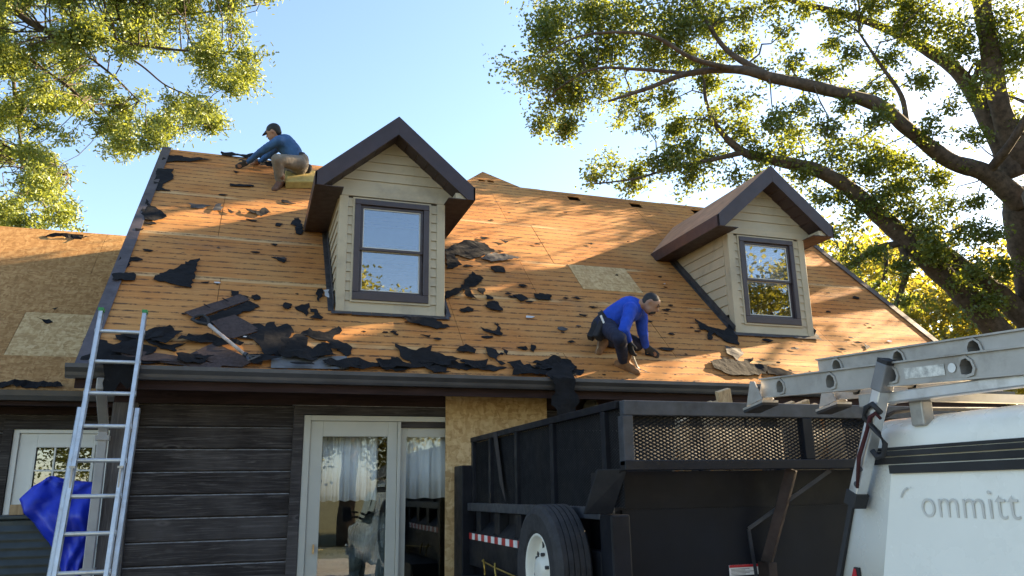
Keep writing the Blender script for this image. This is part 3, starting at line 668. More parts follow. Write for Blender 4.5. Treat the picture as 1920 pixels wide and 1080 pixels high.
# extension ladder on the gutter
def LY(z): return -0.62 - 0.268*(2.87-z)
lad = empty('extension_ladder', (-1.09, LY(0), 0), 'silver aluminium extension ladder leaning on the gutter at the left house corner', 'ladder')
def chan(b, x, sgn, z0, z1, yo=0.0, wd=0.032, dp=0.072):
    """C-channel rail: web and two flanges, leaning with the ladder"""
    for (x0, x1, d0, d1) in ((0, 0.005, 0, dp), (0, wd, 0, 0.005), (0, wd, dp-0.005, dp)):
        xa, xb = x+sgn*x0, x+sgn*x1; xa, xb = min(xa, xb), max(xa, xb)
        vs = []
        for z in (z0, z1):
            y = LY(z)+yo; vs += [(xa, y-d1, z), (xb, y-d1, z), (xb, y-d0, z), (xa, y-d0, z)]
        b.add(vs, [(3, 2, 1, 0), (4, 5, 6, 7), (0, 1, 5, 4), (1, 2, 6, 5), (2, 3, 7, 6), (3, 0, 4, 7)])
XA, XB = -1.272, -0.905
for x, sg in ((XA, 1), (XB, -1)):
    b = MB(); chan(b, x, sg, 1.25, 3.32); r = b.build('fly_rail', M['alu'], lad)
    b = MB(); b.box(x-0.004 if sg > 0 else x-0.036, x+0.036 if sg > 0 else x+0.004, LY(3.32)-0.076, LY(3.32)+0.004, 3.318, 3.345); b.build('end_cap', M['green'], r)
    b = MB(); chan(b, x-sg*0.042, sg, 0.03, 2.50, 0.078, 0.034); b.build('base_rail', M['alu'], lad)
    b = MB(); b.box(min(x-sg*0.05, x), max(x-sg*0.05, x), LY(0)-0.05, LY(0)+0.10, 0.0, 0.035); b.build('foot', M['black'], lad)
    b = MB(); yy = LY(1.98)-0.09; xx = x+sg*0.02
    b.box(xx-0.006, xx+0.006, yy-0.01, yy+0.02, 1.83, 2.02); b.box(xx-0.02, xx+0.02, yy-0.012, yy+0.012, 2.02, 2.036); b.box(xx-0.012, xx+0.012, yy-0.014, yy+0.02, 1.79, 1.85); b.build('rung_lock', M['aludull'], lad)
zr0 = 3.148; zs = [3.148-i*0.262*1.0 for i in range(8)]
for i in range(12):
    z = 3.142-i*0.2655
    if z < 0.2: break
    b = MB(); y = LY(z)-0.036 + (0 if z > 1.27 else 0.078); b.tube([(XA+0.004, y, z), (XB-0.004, y, z)], 0.0165, 10); b.tube([(XA-0.006, y, z), (XA+0.012, y, z)], 0.022, 10); b.tube([(XB-0.012, y, z), (XB+0.006, y, z)], 0.022, 10)
    b.build('rung', M['alu'], lad)

# board over the right door panel
b = MB(); b.uv = []
xa, xb, za, zb_ = 1.83, 2.905, 0.30, 2.795
b.add([(xa, -0.062, za), (xb, -0.062, za), (xb, -0.062, zb_), (xa, -0.062, zb_), (xa, -0.046, za), (xb, -0.046, za), (xb, -0.046, zb_), (xa, -0.046, zb_)], [(0, 1, 2, 3), (7, 6, 5, 4), (0, 4, 5, 1), (1, 5, 6, 2), (2, 6, 7, 3), (3, 7, 4, 0)])
b.uv = [(xa, za), (xb, za), (xb, zb_), (xa, zb_)]*2
tag(b.build('osb_board', M['osb2']), 'tall pale chipboard sheet covering the right half of the patio door', 'board')

# armchair seen through the glass
ch = empty('armchair', (0.98, 0.75, 0.36), 'dark green leather armchair with rolled arm inside the patio door', 'armchair')
b = MB(); b.box(0.62, 1.42, 0.45, 1.2, 0.40, 0.80); b.build('base', M['leather'], ch, bevel=0.04)
b = MB(); b.tube([(0.60, 0.42, 1.17), (0.70, 0.42, 1.18), (1.02, 0.42, 1.17), (1.10, 0.42, 1.16)], [0.11, 0.125, 0.125, 0.10], 16); b.box(0.6, 1.08, 0.34, 0.52, 0.42, 1.15); b.build('arm', M['leather'], ch, smooth=True)
b = MB()
for i in range(9):
    t = i/8*math.pi*0.62; b.ball((1.30-0.16*math.cos(t), 0.62, 1.24+0.23*math.sin(t)), (0.15, 0.26, 0.15), 12)
b.box(1.10, 1.46, 0.42, 0.86, 0.45, 1.35); b.build('backrest', M['leather'], ch, smooth=True)
b = MB(); b.tube([(1.12, 0.36, 1.12), (1.14, 0.36, 1.30), (1.22, 0.36, 1.42), (1.32, 0.37, 1.47)], 0.012, 8); b.build('piping', plain('pale_piping', (0.16, 0.17, 0.165), 0.5), ch, smooth=True)

# air-conditioning unit, block and tarp by the wing door
ac = empty('air_conditioner', (-1.86, 1.1, 0), 'dark slatted air conditioning unit under the blue tarp, left of the ladder', 'air conditioner')
b = MB(); b.box(-2.16, -1.50, 0.82, 1.42, 0.25, 1.62); b.build('cabinet', M['acgrey'], ac, bevel=0.015)
b = MB(); b.box(-2.19, -1.47, 0.79, 1.45, 1.622, 1.66); b.build('lid', M['acgrey'], ac, bevel=0.01)
for i in range(17):
    z = 0.34+i*0.074; b = MB(); b.prism([(-2.14, 0.80, z), (-2.14, 0.818, z+0.045), (-2.14, 0.818, z+0.032), (-2.14, 0.80, z-0.01)], (0.62, 0, 0)); b.build('louvre', M['acgrey'], ac)
b = MB(); b.box(-2.25, -1.4, 0.72, 1.5, 0.012, 0.25); b.build('pad', plain('concrete_pad', (0.3, 0.29, 0.27), 0.9), ac)
b = MB(); b.box(-2.06, -1.94, 0.84, 0.94, 1.662, 1.755); tag(b.build('wood_block', M['lumber'], bevel=0.005), 'small brown wood block lying on the air conditioning unit beside the tarp', 'wood block')
# tarp: rises to a peak on the right, falls in folds over the unit
def tarp():
    # outline of the draped face (x, z), filled as a bumpy sheet between left and right edge
    L = [(-1.80, 2.00), (-1.90, 1.92), (-1.98, 1.80), (-1.90, 1.68), (-1.80, 1.56), (-1.68, 1.42), (-1.58, 1.26), (-1.54, 1.10), (-1.52, 0.95), (-1.50, 0.80), (-1.48, 0.6)]
    Rr = [(-1.76, 2.01), (-1.60, 1.965), (-1.42, 1.95), (-1.335, 1.93), (-1.33, 1.72), (-1.335, 1.5), (-1.34, 1.36), (-1.36, 1.2), (-1.36, 1.0), (-1.36, 0.8), (-1.37, 0.6)]
    b = MB(); n = 22; m = len(L)*4-3; vs = []
    def at(P, t):
        i = min(int(t), len(P)-2); f = t-i; return P[i][0]*(1-f)+P[i+1][0]*f, P[i][1]*(1-f)+P[i+1][1]*f
    for j in range(m):
        t = j/(m-1)*(len(L)-1); a = at(L, t); c = at(Rr, t)
        for i in range(n):
            f = i/(n-1); x = a[0]+(c[0]-a[0])*f; z = a[1]+(c[1]-a[1])*f
            d = 0.05*abs(math.sin(5.5*f+t*1.1+0.8*math.sin(t*2.1)))-0.03 + 0.075*noise.noise(V((x*4, z*4, 3))) + 0.045*abs(noise.noise(V((x*11+z*4, z*6, 7)))) + 0.02*noise.noise(V((x*25, z*18, 2)))
            y = 0.70 - 0.05*math.sin(f*math.pi) + d + (0.22*max(0, (z-1.66))/0.35)
            vs.append((x, y, z))
    fs = [(j*n+i, j*n+i+1, (j+1)*n+i+1, (j+1)*n+i) for j in range(m-1) for i in range(n-1)]
    b.add(vs, fs); o = b.build('tarp', M['bluetarp'], smooth=True, recalc=False)
    s = o.modifiers.new('thick', 'SOLIDIFY'); s.thickness = 0.004
    return o
tag(tarp(), 'bright blue tarp draped over the air conditioning unit behind the ladder', 'tarp')
b = MB(); b.box(-1.52, -1.40, 0.66, 0.74, 1.02, 1.13); tag(b.build('switch_box', M['downpipe'], bevel=0.006), 'small grey electrical box at the foot of the blue tarp', 'switch box')

# ------------------------------------------------------------------ dump trailer
TX0, TX1, TY0, TY1, TZ = 2.0, 4.42, -3.62, -0.45, 2.29
tr = empty('dump_trailer', ((TX0+TX1)/2, (TY0+TY1)/2, 0), 'black dump trailer with expanded-metal sides and a spare wheel, parked before the house', 'trailer')
ZB = 1.70                                   # bottom of the mesh sides along the flank
def rail(a, c, w=0.06, h=0.06, mat='steel', parent=None, name='rail', bev=0.004):
    b = MB(); b.bar(a, c, w, h); return b.build(name, M[mat], parent or tr, bevel=bev)
rail((TX0, TY0+0.03, TZ-0.02), (TX0, TY1, TZ-0.02), 0.05, 0.045, name='top_rail')
rail((TX1, TY0+0.03, TZ-0.02), (TX1, TY1, TZ-0.02), 0.05, 0.045, name='top_rail')
b = MB(); b.box(TX0-0.0, TX1+0.03, TY0-0.03, TY0+0.03, TZ-0.085, TZ); b.build('front_top_rail', M['steeledge'], tr, bevel=0.006)
b = MB(); b.box(TX0-0.012, TX0+0.052, TY0-0.034, TY0+0.034, 1.925, TZ-0.086); b.build('front_corner_post', M['steeledge'], tr, bevel=0.004)
for x in (3.243, TX1-0.03):
    b = MB(); b.box(x-0.034, x+0.034, TY0-0.028, TY0+0.03, 1.957, TZ-0.086); b.build('front_post', M['steel'], tr, bevel=0.004)
b = MB(); b.box(TX0-0.012, TX1+0.03, TY0-0.04, TY0+0.03, 1.90, 1.956); b.build('front_bottom_rail', M['steel'], tr, bevel=0.005)
for y in (-0.50, -1.06, -1.77, -2.55, -3.40):
    for x in (TX0, TX1):
        b = MB(); b.box(x-0.022, x+0.028, y-0.03, y+0.03, ZB, TZ-0.043); b.build('side_post', M['steel'], tr, bevel=0.003)
for x, sg in ((TX0, -1), (TX1, 1)):
    b = MB(); b.box(x-0.05, x+0.05, TY0+0.25, TY1+0.02, ZB-0.07, ZB); b.build('side_rail', M['steeledge'], tr, bevel=0.006)
# expanded metal: diamond lattice strands
def mesh_panel(o, u, v, lu, lv, du, dv, w, nrm):
    """lattice of zig-zag strands filling lu x lv from o along unit u, v"""
    b = MB(); o, u, v, nrm = V(o), V(u), V(v), V(nrm); nu = int(lu/du); nv = int(lv/dv); du = lu/nu; dv = lv/nv
    for j in range(nv+1):
        for s in (1, -1):
            if (j == 0 and s < 0) or (j == nv and s > 0): continue
            pts = []
            for i in range(nu*2+1):
                k = (i % 2); pts.append(o+u*(i*du/2)+v*(j*dv+s*k*dv/2))
            n = len(pts); c0 = [p-v*w*0.5-nrm*0.0 for p in pts]; c1 = [p+v*w*0.5+nrm*w*0.55 for p in pts]
            b.add(c0+c1, [(i, i+1, n+i+1, n+i) for i in range(n-1)])
    return b.build('mesh_panel', M['meshmetal'], tr, recalc=False)
ys = [TY0+0.03, -3.43, -3.37, -2.58, -2.52, -1.80, -1.74, -1.09, -1.03, -0.53]
for a, c in zip(ys[0::2], ys[1::2]):
    if c-a < 0.3: mesh_panel((TX0+0.004, a, ZB), (0, 1, 0), (0, 0, 1), c-a, TZ-0.045-ZB, 0.040, 0.017, 0.0112, (1, 0, 0))
    else: mesh_panel((TX0+0.004, a, ZB), (0, 1, 0), (0, 0, 1), c-a, TZ-0.045-ZB, 0.040, 0.017, 0.0112, (1, 0, 0))
mesh_panel((TX1, TY0+0.06, ZB), (0, 1, 0), (0, 0, 1), TY1-TY0-0.1, TZ-0.045-ZB, 0.06, 0.03, 0.006, (1, 0, 0))
mesh_panel((TX0+0.053, TY0, 1.957), (1, 0, 0), (0, 0, 1), 3.208-TX0-0.053, TZ-0.086-1.957, 0.044, 0.020, 0.0095, (0, 1, 0))
mesh_panel((3.278, TY0, 1.957), (1, 0, 0), (0, 0, 1), TX1-3.278-0.065, TZ-0.086-1.957, 0.044, 0.020, 0.0095, (0, 1, 0))
# rear gate post standing taller at the house end
b = MB(); b.box(TX0-0.10, TX0+0.02, -0.43, -0.13, 0.62, 2.04); b.build('gate_post', M['steel'], tr, bevel=0.008)
b = MB(); b.box(TX0+0.02, TX1, -0.40, -0.34, 0.75, 2.0); b.build('tail_gate', M['steel'], tr)
# steel tub: flank with trapezoid stakes, floor, front bulkhead
b = MB(); b.box(TX0+0.06, TX0+0.085, TY0+0.28, TY1, 1.05, ZB-0.07); b.box(TX1-0.085, TX1-0.06, TY0+0.28, TY1, 1.05, ZB-0.07); b.box(TX0+0.085, TX1-0.085, TY0+0.30, TY1, 1.02, 1.08)
b.build('tub', M['steel'], tr)
for y in (-0.72, -1.27, -1.82, -2.37, -2.92):
    b = MB(); b.prism([(TX0+0.058, y-0.07, ZB-0.072), (TX0+0.058, y+0.07, ZB-0.072), (TX0+0.058, y+0.07, 1.42), (TX0+0.058, y-0.07, 1.42)], (-0.085, 0, 0)); b.build('stake', M['steel'], tr, bevel=0.004)
for y in (-0.99, -1.54, -2.10, -2.65):
    b = MB()
    b.add([(TX0+0.058, y-0.19, 1.54), (TX0+0.058, y+0.19, 1.54), (TX0-0.035, y+0.205, 1.45), (TX0-0.035, y-0.205, 1.45), (TX0+0.058, y-0.205, 1.45), (TX0+0.058, y+0.205, 1.45)], [(0, 1, 2, 3), (0, 3, 4), (1, 5, 2), (3, 2, 5, 4)])
    b.build('gusset', M['steel'], tr)
b = MB(); b.box(TX0-0.04, TX0+0.055, TY0+0.28, TY1-0.0, 1.16, 1.45); b.build('side_beam', M['steel'], tr, bevel=0.006)
b = MB(); b.box(TX0-0.03, TX1+0.03, TY0+0.3, TY1+0.2, 0.78, 1.0); b.build('chassis', M['steel'], tr)
for i in range(18):
    y0 = -0.47-i*0.0985; b = MB(); b.box(TX0-0.0445, TX0-0.0405, y0-0.0965, y0, 1.385, 1.437); b.build('reflective_tape', M['reflwhite'] if i % 2 else M['reflred'], tr)
# front bulkhead under the overhanging mesh, braces
b = MB(); b.box(TX0+0.04, TX1, TY0+0.28, TY0+0.30, 0.95, 1.90); b.build('bulkhead', M['steel'], tr)
b = MB(); b.prism([(TX0-0.02, TY0+0.02, 1.898), (TX0-0.02, TY0+0.42, 1.898), (TX0-0.03, TY0+0.42, 1.64), (TX0-0.03, TY0+0.30, 1.64)], (0.022, 0, 0)); b.build('corner_gusset', M['steel'], tr)
b = MB(); b.prism([(TX0-0.12, TY0+0.10, 1.91), (TX0+0.02, TY0-0.0, 1.91), (TX0-0.03, TY0+0.12, 1.665), (TX0-0.17, TY0+0.20, 1.665)], (0.0, 0.02, 0.0)); b.build('corner_gusset', M['steel'], tr, bevel=0.004)
b = MB(); b.box(TX0-0.05, TX0+0.07, TY0+0.10, TY0+0.26, 0.6, 1.66); b.build('corner_post', M['steel'], tr, bevel=0.01)
b = MB(); b.bar((3.16, TY0+0.06, 1.90), (3.02, TY0+0.20, 1.36), 0.10, 0.06); b.bar((3.02, TY0+0.20, 1.36), (3.0, TY0+0.20, 0.7), 0.11, 0.06); b.build('brace', M['rust'], tr, bevel=0.005)
b = MB(); b.bar((3.42, TY0+0.03, 1.89), (2.95, TY0+0.26, 1.55), 0.014, 0.022); b.bar((2.95, TY0+0.26, 1.55), (2.98, TY0+0.26, 1.2), 0.014, 0.022); b.build('hydraulic_line', M['steeledge'], tr)
b = MB(); b.box(TX0+0.10, TX1-0.1, TY0+0.262, TY0+0.278, 1.0, 1.68); b.build('bulkhead_plate', plain('navy_black_plate', (0.006, 0.008, 0.013), 0.5, var=0.35, scale=2, spec=0.2), tr)
b = MB(); b.box(2.79, 3.00, TY0+0.2565, TY0+0.2605, 1.285, 1.345); lb = b.build('warning_label', M['reflwhite'], tr)
b = MB(); b.box(2.79, 3.00, TY0+0.2545, TY0+0.2562, 1.330, 1.345)
b.build('label_stripe', M['red'], lb)
b = MB()
for k in range(5): b.box(2.80, 2.90+0.06*((k*7) % 3)/2, TY0+0.2550, TY0+0.2562, 1.290+k*0.0075, 1.2925+k*0.0075)
b.build('label_print', M['black'], lb)
b = MB(); b.bar((3.1, TY0+0.2, 0.62), (3.1, -5.25, 0.62), 0.12, 0.12); b.bar((2.4, TY0+0.3, 0.62), (3.06, -4.7, 0.62), 0.08, 0.10); b.bar((3.8, TY0+0.3, 0.62), (3.14, -4.7, 0.62), 0.08, 0.10); b.build('tongue', M['steel'], tr)
# spare wheel on the flank, and running wheels under the fender
def wheel(c, ax, R, wd, nm='wheel'):
    prof = [(R*0.54, -wd*0.40), (R*0.60, -wd*0.47), (R*0.86, -wd*0.5), (R*0.945, -wd*0.44), (R*0.985, -wd*0.36)]
    tread = []
    for k in range(5):
        a = -0.36+k*0.15; tread += [(R, wd*a), (R, wd*(a+0.115)), (R*0.978, wd*(a+0.12)), (R*0.978, wd*(a+0.145))]
    prof = prof+tread[:-2]+[(R*0.985, wd*0.36), (R*0.945, wd*0.44), (R*0.86, wd*0.5), (R*0.60, wd*0.47), (R*0.54, wd*0.40)]
    b = MB(); b.lathe(c, ax, prof, 56); t = b.build(nm, M['rubber'], tr, smooth=False)
    b = MB(); s = -1 if V(ax).x < 0 else 1
    h = wd*0.42
    b.lathe(c, ax, [(R*0.56, h), (R*0.545, h+0.006), (R*0.52, h), (R*0.50, h-0.03), (R*0.47, h-0.055), (R*0.44, h-0.06), (R*0.30, h-0.045), (R*0.22, h-0.03), (R*0.20, h-0.005), (R*0.10, h), (0.0, h)], 40)
    b.lathe(c, ax, [(R*0.56, -h), (R*0.50, -h+0.02), (R*0.48, h-0.05)], 40); b.build('rim', M['rim'], t, smooth=True)
    axv = V(ax).normalized(); x = axv.orthogonal().normalized(); y = axv.cross(x)
    for k in range(8):
        b = MB()
        a = 2*math.pi*k/8+0.2; p = V(c)+(x*math.cos(a)+y*math.sin(a))*R*0.385+axv*(h-0.052); q = (x*math.cos(a)+y*math.sin(a)); tt = axv.cross(q)
        b.prism([p-tt*0.018-q*0.018, p+tt*0.018-q*0.018, p+tt*0.012+q*0.02, p-tt*0.012+q*0.02], axv*0.003)
        b.build('hand_hole', M['black'], t)
    for k in range(6):
        a = 2*math.pi*k/6; p = V(c)+(x*math.cos(a)+y*math.sin(a))*R*0.25+axv*(h-0.035); b = MB(); b.tube([p, p+axv*0.022], 0.011, 6); b.build('lug_nut', M['steeledge'], t)
    return t
wheel((1.82, -2.93, 1.325), (-1, 0, 0), 0.392, 0.235, 'spare_wheel')
b = MB(); b.bar((1.9, -2.93, 1.325), (2.02, -2.93, 1.325), 0.16, 0.16); b.build('wheel_carrier', M['steel'], tr)
for y in (-0.98, -1.88): wheel((1.80, y, 0.385), (-1, 0, 0), 0.385, 0.22); wheel((4.62, y, 0.385), (1, 0, 0), 0.385, 0.22)
b = MB()
b.box(1.66, 2.0, -2.15, -0.62, 1.06, 1.085)
b.add([(1.66, -2.15, 1.085), (2.0, -2.15, 1.085), (2.0, -2.48, 0.80), (1.66, -2.48, 0.80), (1.66, -2.15, 1.06), (2.0, -2.15, 1.06), (2.0, -2.46, 0.79), (1.66, -2.46, 0.79)], [(0, 1, 2, 3), (4, 7, 6, 5), (0, 3, 7, 4), (1, 5, 6, 2)])
b.add([(1.66, -0.62, 1.085), (2.0, -0.62, 1.085), (2.0, -0.36, 0.80), (1.66, -0.36, 0.80), (1.66, -0.62, 1.06), (2.0, -0.62, 1.06), (2.0, -0.38, 0.79), (1.66, -0.38, 0.79)], [(0, 3, 2, 1), (4, 5, 6, 7), (0, 4, 7, 3), (1, 2, 6, 5)])
b.box(1.655, 1.668, -2.16, -0.61, 0.93, 1.088); b.build('fender', plain('black_tread_plate', (0.02, 0.02, 0.022), 0.5, 0.1, var=0.4, bump=0.6, bscale=45), tr)
b = MB(); b.box(1.95, 2.0, -3.2, -2.2, 0.93, 1.0); b.build('running_board', M['reflwhite'], tr)
b = MB(); b.tube([(1.94, -0.95, 1.23), (1.93, -1.3, 1.21), (1.93, -1.75, 1.19), (1.93, -2.3, 1.17)], 0.006, 6); b.tube([(1.93, -1.02, 1.245), (1.92, -1.08, 1.20), (1.92, -1.10, 1.13)], 0.008, 6); b.tube([(1.93, -1.35, 1.24), (1.92, -1.38, 1.20), (1.92, -1.42, 1.13)], 0.008, 6)
b.build('safety_cable', plain('brass_yellow_cable', (0.45, 0.30, 0.06), 0.35, 0.6), tr)
b = MB(); b.prism([(TX0-0.03, -1.30, 2.285), (TX0-0.03, -1.20, 2.285), (TX0-0.03, -1.38, 1.86), (TX0-0.03, -1.52, 1.72), (TX0-0.03, -1.46, 1.86)], (0.004, 0, 0)); tag(b.build('felt_strip', M['under']), 'brown-black strip of felt hanging over the side of the trailer', 'roofing felt')
# scrap lumber standing in the trailer
pl = [(2.78, -3.35, 2.9, -2.9, 2.33, 0.09), (2.86, -3.30, 2.98, -2.8, 2.34, 0.09), (2.93, -3.32, 3.07, -2.85, 2.42, 0.10), (3.02, -3.28, 3.15, -2.8, 2.31, 0.12),
      (3.36, -3.38, 3.50, -2.9, 2.33, 0.14), (3.50, -3.34, 3.66, -2.9, 2.345, 0.16), (3.62, -3.30, 3.80, -2.85, 2.33, 0.12), (2.60, -3.35, 2.66, -2.7, 2.22, 0.07), (3.78, -3.3, 3.9, -2.9, 2.30, 0.14), (3.20, -3.25, 3.28, -2.6, 2.28, 0.09), (2.70, -3.2, 2.62, -2.5, 2.30, 0.10)]
wl = ['leftmost thin', 'second', 'tallest, tilted', 'broad', 'pale', 'widest pale', 'long', 'short low', 'rightmost', 'narrow middle', 'rear leaning']
for i, (xt, yt, xb_, yb_, zt, wd) in enumerate(pl):
    b = MB(); a = V((xb_+0.25, yb_, 1.09)); c = V((xt, yt+0.08, zt)); b.bar(a, c, wd, 0.035, up=(0, 1, 0.1))
    tag(b.build('wood_plank', M['lumber'], bevel=0.003), '%s wood plank of the scrap lumber standing behind the trailer front mesh' % wl[i], 'plank', 'scrap planks standing in the trailer')

# ------------------------------------------------------------------ pickup truck with canopy
KX = 2.2; KW = 1.86; KY = -5.02            # left side plane, width, tail
tk = empty('pickup_truck', (KX+KW/2, -7.9, 0), 'white pickup truck with a canopy and ladder rack at the right edge', 'pickup truck')
def shell(sec, ys, name, mat, close=True, smooth=True):
    """loft a closed half-mirrored section (list of (dx from centre, z)) along y values; each section a list"""
    b = MB(); n = len(sec[0]); vs = []
    for y, s in zip(ys, sec): vs += [(KX+KW/2+dx, y + (dy if len(p) > 2 else 0), z) for p in s for dx, z, dy in [(p[0], p[1], p[2] if len(p) > 2 else 0)]]
    fs = [(k*n+i, k*n+(i+1) % n, (k+1)*n+(i+1) % n, (k+1)*n+i) for k in range(len(ys)-1) for i in range(n)]
    fs += [tuple(range(n)), tuple(range((len(ys)-1)*n, len(ys)*n))[::-1]]
    b.add(vs, fs); return b.build(name, mat, tk, smooth=smooth)
hw = KW/2
def sec_cap(w0, z0, z1, top, r=0.10, lean=0.05):
    s = [(-w0, z0), (-w0+lean*0.4, (z0+z1)/2), (-w0+lean, z1)]
    k = 6
    for i in range(1, k+1):
        t = i/k*math.pi/2; s.append((-w0+lean+r*1.6*(1-math.cos(t)), z1+r*math.sin(t)))
    s += [(-w0*0.55, top-0.006), (-w0*0.25, top)]
    return s + [(-x, z) for x, z in s[::-1]]
# canopy: lower part with leaning tail, roof with rounded edges
CB, CM, CT = 1.40, 1.915, 2.065
def lean_y(z): return KY - 0.17*(z-CB)/(CM-CB)
secs = []; ysl = []
for y, f in ((KY, 1.0), (-5.5, 1.0), (-6.4, 1.0), (-7.05, 0.99)):
    s = sec_cap(hw, CB, 1.96, CT, 0.085); s = [(x, z, (lean_y(min(z, 2.0))-KY) if y == KY else 0) for x, z in s]; secs.append(s); ysl.append(y)
cap = shell(secs, ysl, 'canopy', M['truckwhite'])
cap.data.polygons.foreach_set('use_smooth', [len(p.vertices) == 4 for p in cap.data.polygons])
b = MB()                                   # black gasket between canopy walls and roof, and along the tail edge
for (za, zc, off) in ((1.872, 1.896, 0.010), (1.900, 1.918, 0.016), (1.921, 1.932, 0.006)):
    xo = KX+0.045-off; b.box(xo, xo+0.03, -7.04, lean_y(1.90)+0.004, za, zc)
b.build('roof_gasket', M['black'], cap)
b = MB(); b.bar((KX-0.004+0.005, KY+0.012, CB), (KX+0.045, lean_y(1.93)+0.008, 1.93), 0.032, 0.022, up=(0, 1, 0)); b.build('tail_gasket', M['black'], cap)
b = MB(); b.prism([(KX+0.12, lean_y(CB+0.05)+0.002, CB+0.05), (KX+KW-0.12, lean_y(CB+0.05)+0.002, CB+0.05), (KX+KW-0.14, lean_y(1.86)+0.002, 1.86), (KX+0.14, lean_y(1.86)+0.002, 1.86)], (0, 0.006, 0.002)); b.build('rear_window', plain('dark_rear_glass', (0.012, 0.014, 0.016), 0.08), cap)
# side access door: raised panel with lettering
def sidex(z): return KX + 0.05*(z-CB)/(1.96-CB)
pn = MB(); yA, yB = -5.30, -6.85
q = [(yA+0.055, CB+0.03), (yB, CB+0.03), (yB, 1.855), (yA-0.025, 1.855)]
pn.add([(sidex(z)-0.009, y, z) for y, z in q]+[(sidex(z)+0.01, y, z) for y, z in q], [(0, 1, 2, 3), (7, 6, 5, 4), (0, 4, 5, 1), (1, 5, 6, 2), (2, 6, 7, 3), (3, 7, 4, 0)])
panel = pn.build('side_door', M['truckwhite'], cap, bevel=0.004)
b = MB(); b.box(KX+0.018, KX+0.045, yB, yA-0.03, 1.838, 1.868); b.build('hinge_rail', M['black'], cap)
def text_mesh(body, size, name, mat, parent, mtx, extrude=0.0006, spacing=1.0):
    cu = bpy.data.curves.new(name, 'FONT'); cu.body = body; cu.size = size; cu.extrude = extrude; cu.space_character = spacing; cu.offset = -0.0012 if size > 0.05 else 0
    to = bpy.data.objects.new(name, cu); col.objects.link(to); bpy.context.view_layer.update()
    me = bpy.data.meshes.new_from_object(to.evaluated_get(bpy.context.evaluated_depsgraph_get())); bpy.data.objects.remove(to)
    me.transform(mtx); me.materials.clear(); me.materials.append(mat); o = bpy.data.objects.new(name, me); link(o, parent); return o
M['ghost'] = plain('faded_letter_residue', (0.56, 0.545, 0.50), 0.6, var=0.12, scale=20)
def side_mtx(y, z, off): return Matrix(((0, 0, -1, sidex(z)-off), (-1, 0, 0, y), (0, 1, 0, z), (0, 0, 0, 1)))
lt = text_mesh('ommitt', 0.138, 'lettering', M['ghost'], cap, side_mtx(-5.452, 1.690, 0.0105) @ Matrix.Diagonal((0.88, 1.0, 1.0, 1.0)), spacing=1.05)
b = MB()                                   # what is left of the first letter
for a0, a1 in ((1.75, 2.75), (1.42, 1.5)):
    n = 10
    for i in range(n):
        t0, t1 = a0+(a1-a0)*i/n, a0+(a1-a0)*(i+1)/n
        p = lambda t, r: (sidex(1.71)-0.0105, -5.415-r*math.cos(t), 1.734+r*1.12*math.sin(t))
        b.add([p(t0, 0.046), p(t1, 0.046), p(t1, 0.052), p(t0, 0.052)], [(0, 1, 2, 3)])
b.build('lettering', M['ghost'], cap)
# maker's badge low at the tail
bz = 1.425
b = MB(); xx = KX-0.004
b.add([(xx, -5.085, bz), (xx, -5.145, bz), (xx+0.004, -5.135, bz+0.075), (xx+0.004, -5.108, bz+0.075), (xx+0.01, -5.085, bz), (xx+0.01, -5.145, bz), (xx+0.012, -5.135, bz+0.075), (xx+0.012, -5.108, bz+0.075)], [(0, 1, 2, 3), (7, 6, 5, 4), (0, 4, 5, 1), (1, 5, 6, 2), (2, 6, 7, 3), (3, 7, 4, 0)])
bd = b.build('badge', M['black'], cap)
b = MB(); b.add([(xx-0.0012, -5.089, bz+0.022), (xx-0.0012, -5.128, bz+0.022), (xx+0.002, -5.120, bz+0.070), (xx+0.002, -5.108, bz+0.070)], [(0, 1, 2, 3)]); b.build('badge_field', M['red'], bd)
text_mesh('LEER', 0.021, 'badge_lettering', M['white'], bd, Matrix(((0, 0, -1, xx-0.0014), (-1, 0, 0, -5.087), (0, 1, 0, bz+0.004), (0, 0, 0, 1))))
# body: bed, cab, bonnet
b = MB(); b.box(KX-0.03, KX+KW+0.03, -7.02, KY+0.03, 0.62, CB-0.004); b.build('bed', M['truckwhite'], tk, bevel=0.03)
sc = []; yy = []
for y, w0, zb_, zt, tw in ((-7.08, 0.93, 0.6, 1.92, 0.70), (-7.3, 0.95, 0.55, 1.97, 0.72), (-8.3, 0.96, 0.55, 1.97, 0.72), (-8.75, 0.96, 0.55, 1.90, 0.70), (-9.35, 0.96, 0.55, 1.32, 0.86), (-9.4, 0.96, 0.55, 1.22, 0.90), (-10.55, 0.94, 0.6, 1.14, 0.86), (-10.8, 0.90, 0.62, 1.02, 0.8)):
    s = [(-w0+0.04, zb_), (-w0, 0.8), (-w0+0.01, min(1.18, zt-0.1)), (-(w0+tw)/2, (min(1.2, zt-0.1)+zt)/2+0.02), (-tw, zt-0.03), (-tw*0.6, zt), (tw*0.6, zt), (tw, zt-0.03), ((w0+tw)/2, (min(1.2, zt-0.1)+zt)/2+0.02), (w0-0.01, min(1.18, zt-0.1)), (w0, 0.8), (w0-0.04, zb_)]
    sc.append(s); yy.append(y)
cab = shell(sc, yy, 'cab', M['truckwhite'])
M['darkglass'] = plain('dark_car_glass', (0.015, 0.018, 0.02), 0.06, var=0.1, spec=0.8)
for x, sg in ((KX+0.03, -1), (KX+KW-0.03, 1)):
    for (ya, yb2) in ((-7.35, -7.95), (-8.02, -8.8)):
        b = MB(); cxx = KX+KW/2
        q = [(sg*0.945, ya, 1.26), (sg*0.955, yb2-0.12, 1.26), (sg*0.79, yb2+0.12, 1.84), (sg*0.79, ya-0.05, 1.84)]
        b.prism([(cxx+p[0], p[1], p[2]) for p in q], (sg*0.012, 0, 0.004)); b.build('side_window', M['darkglass'], cab)
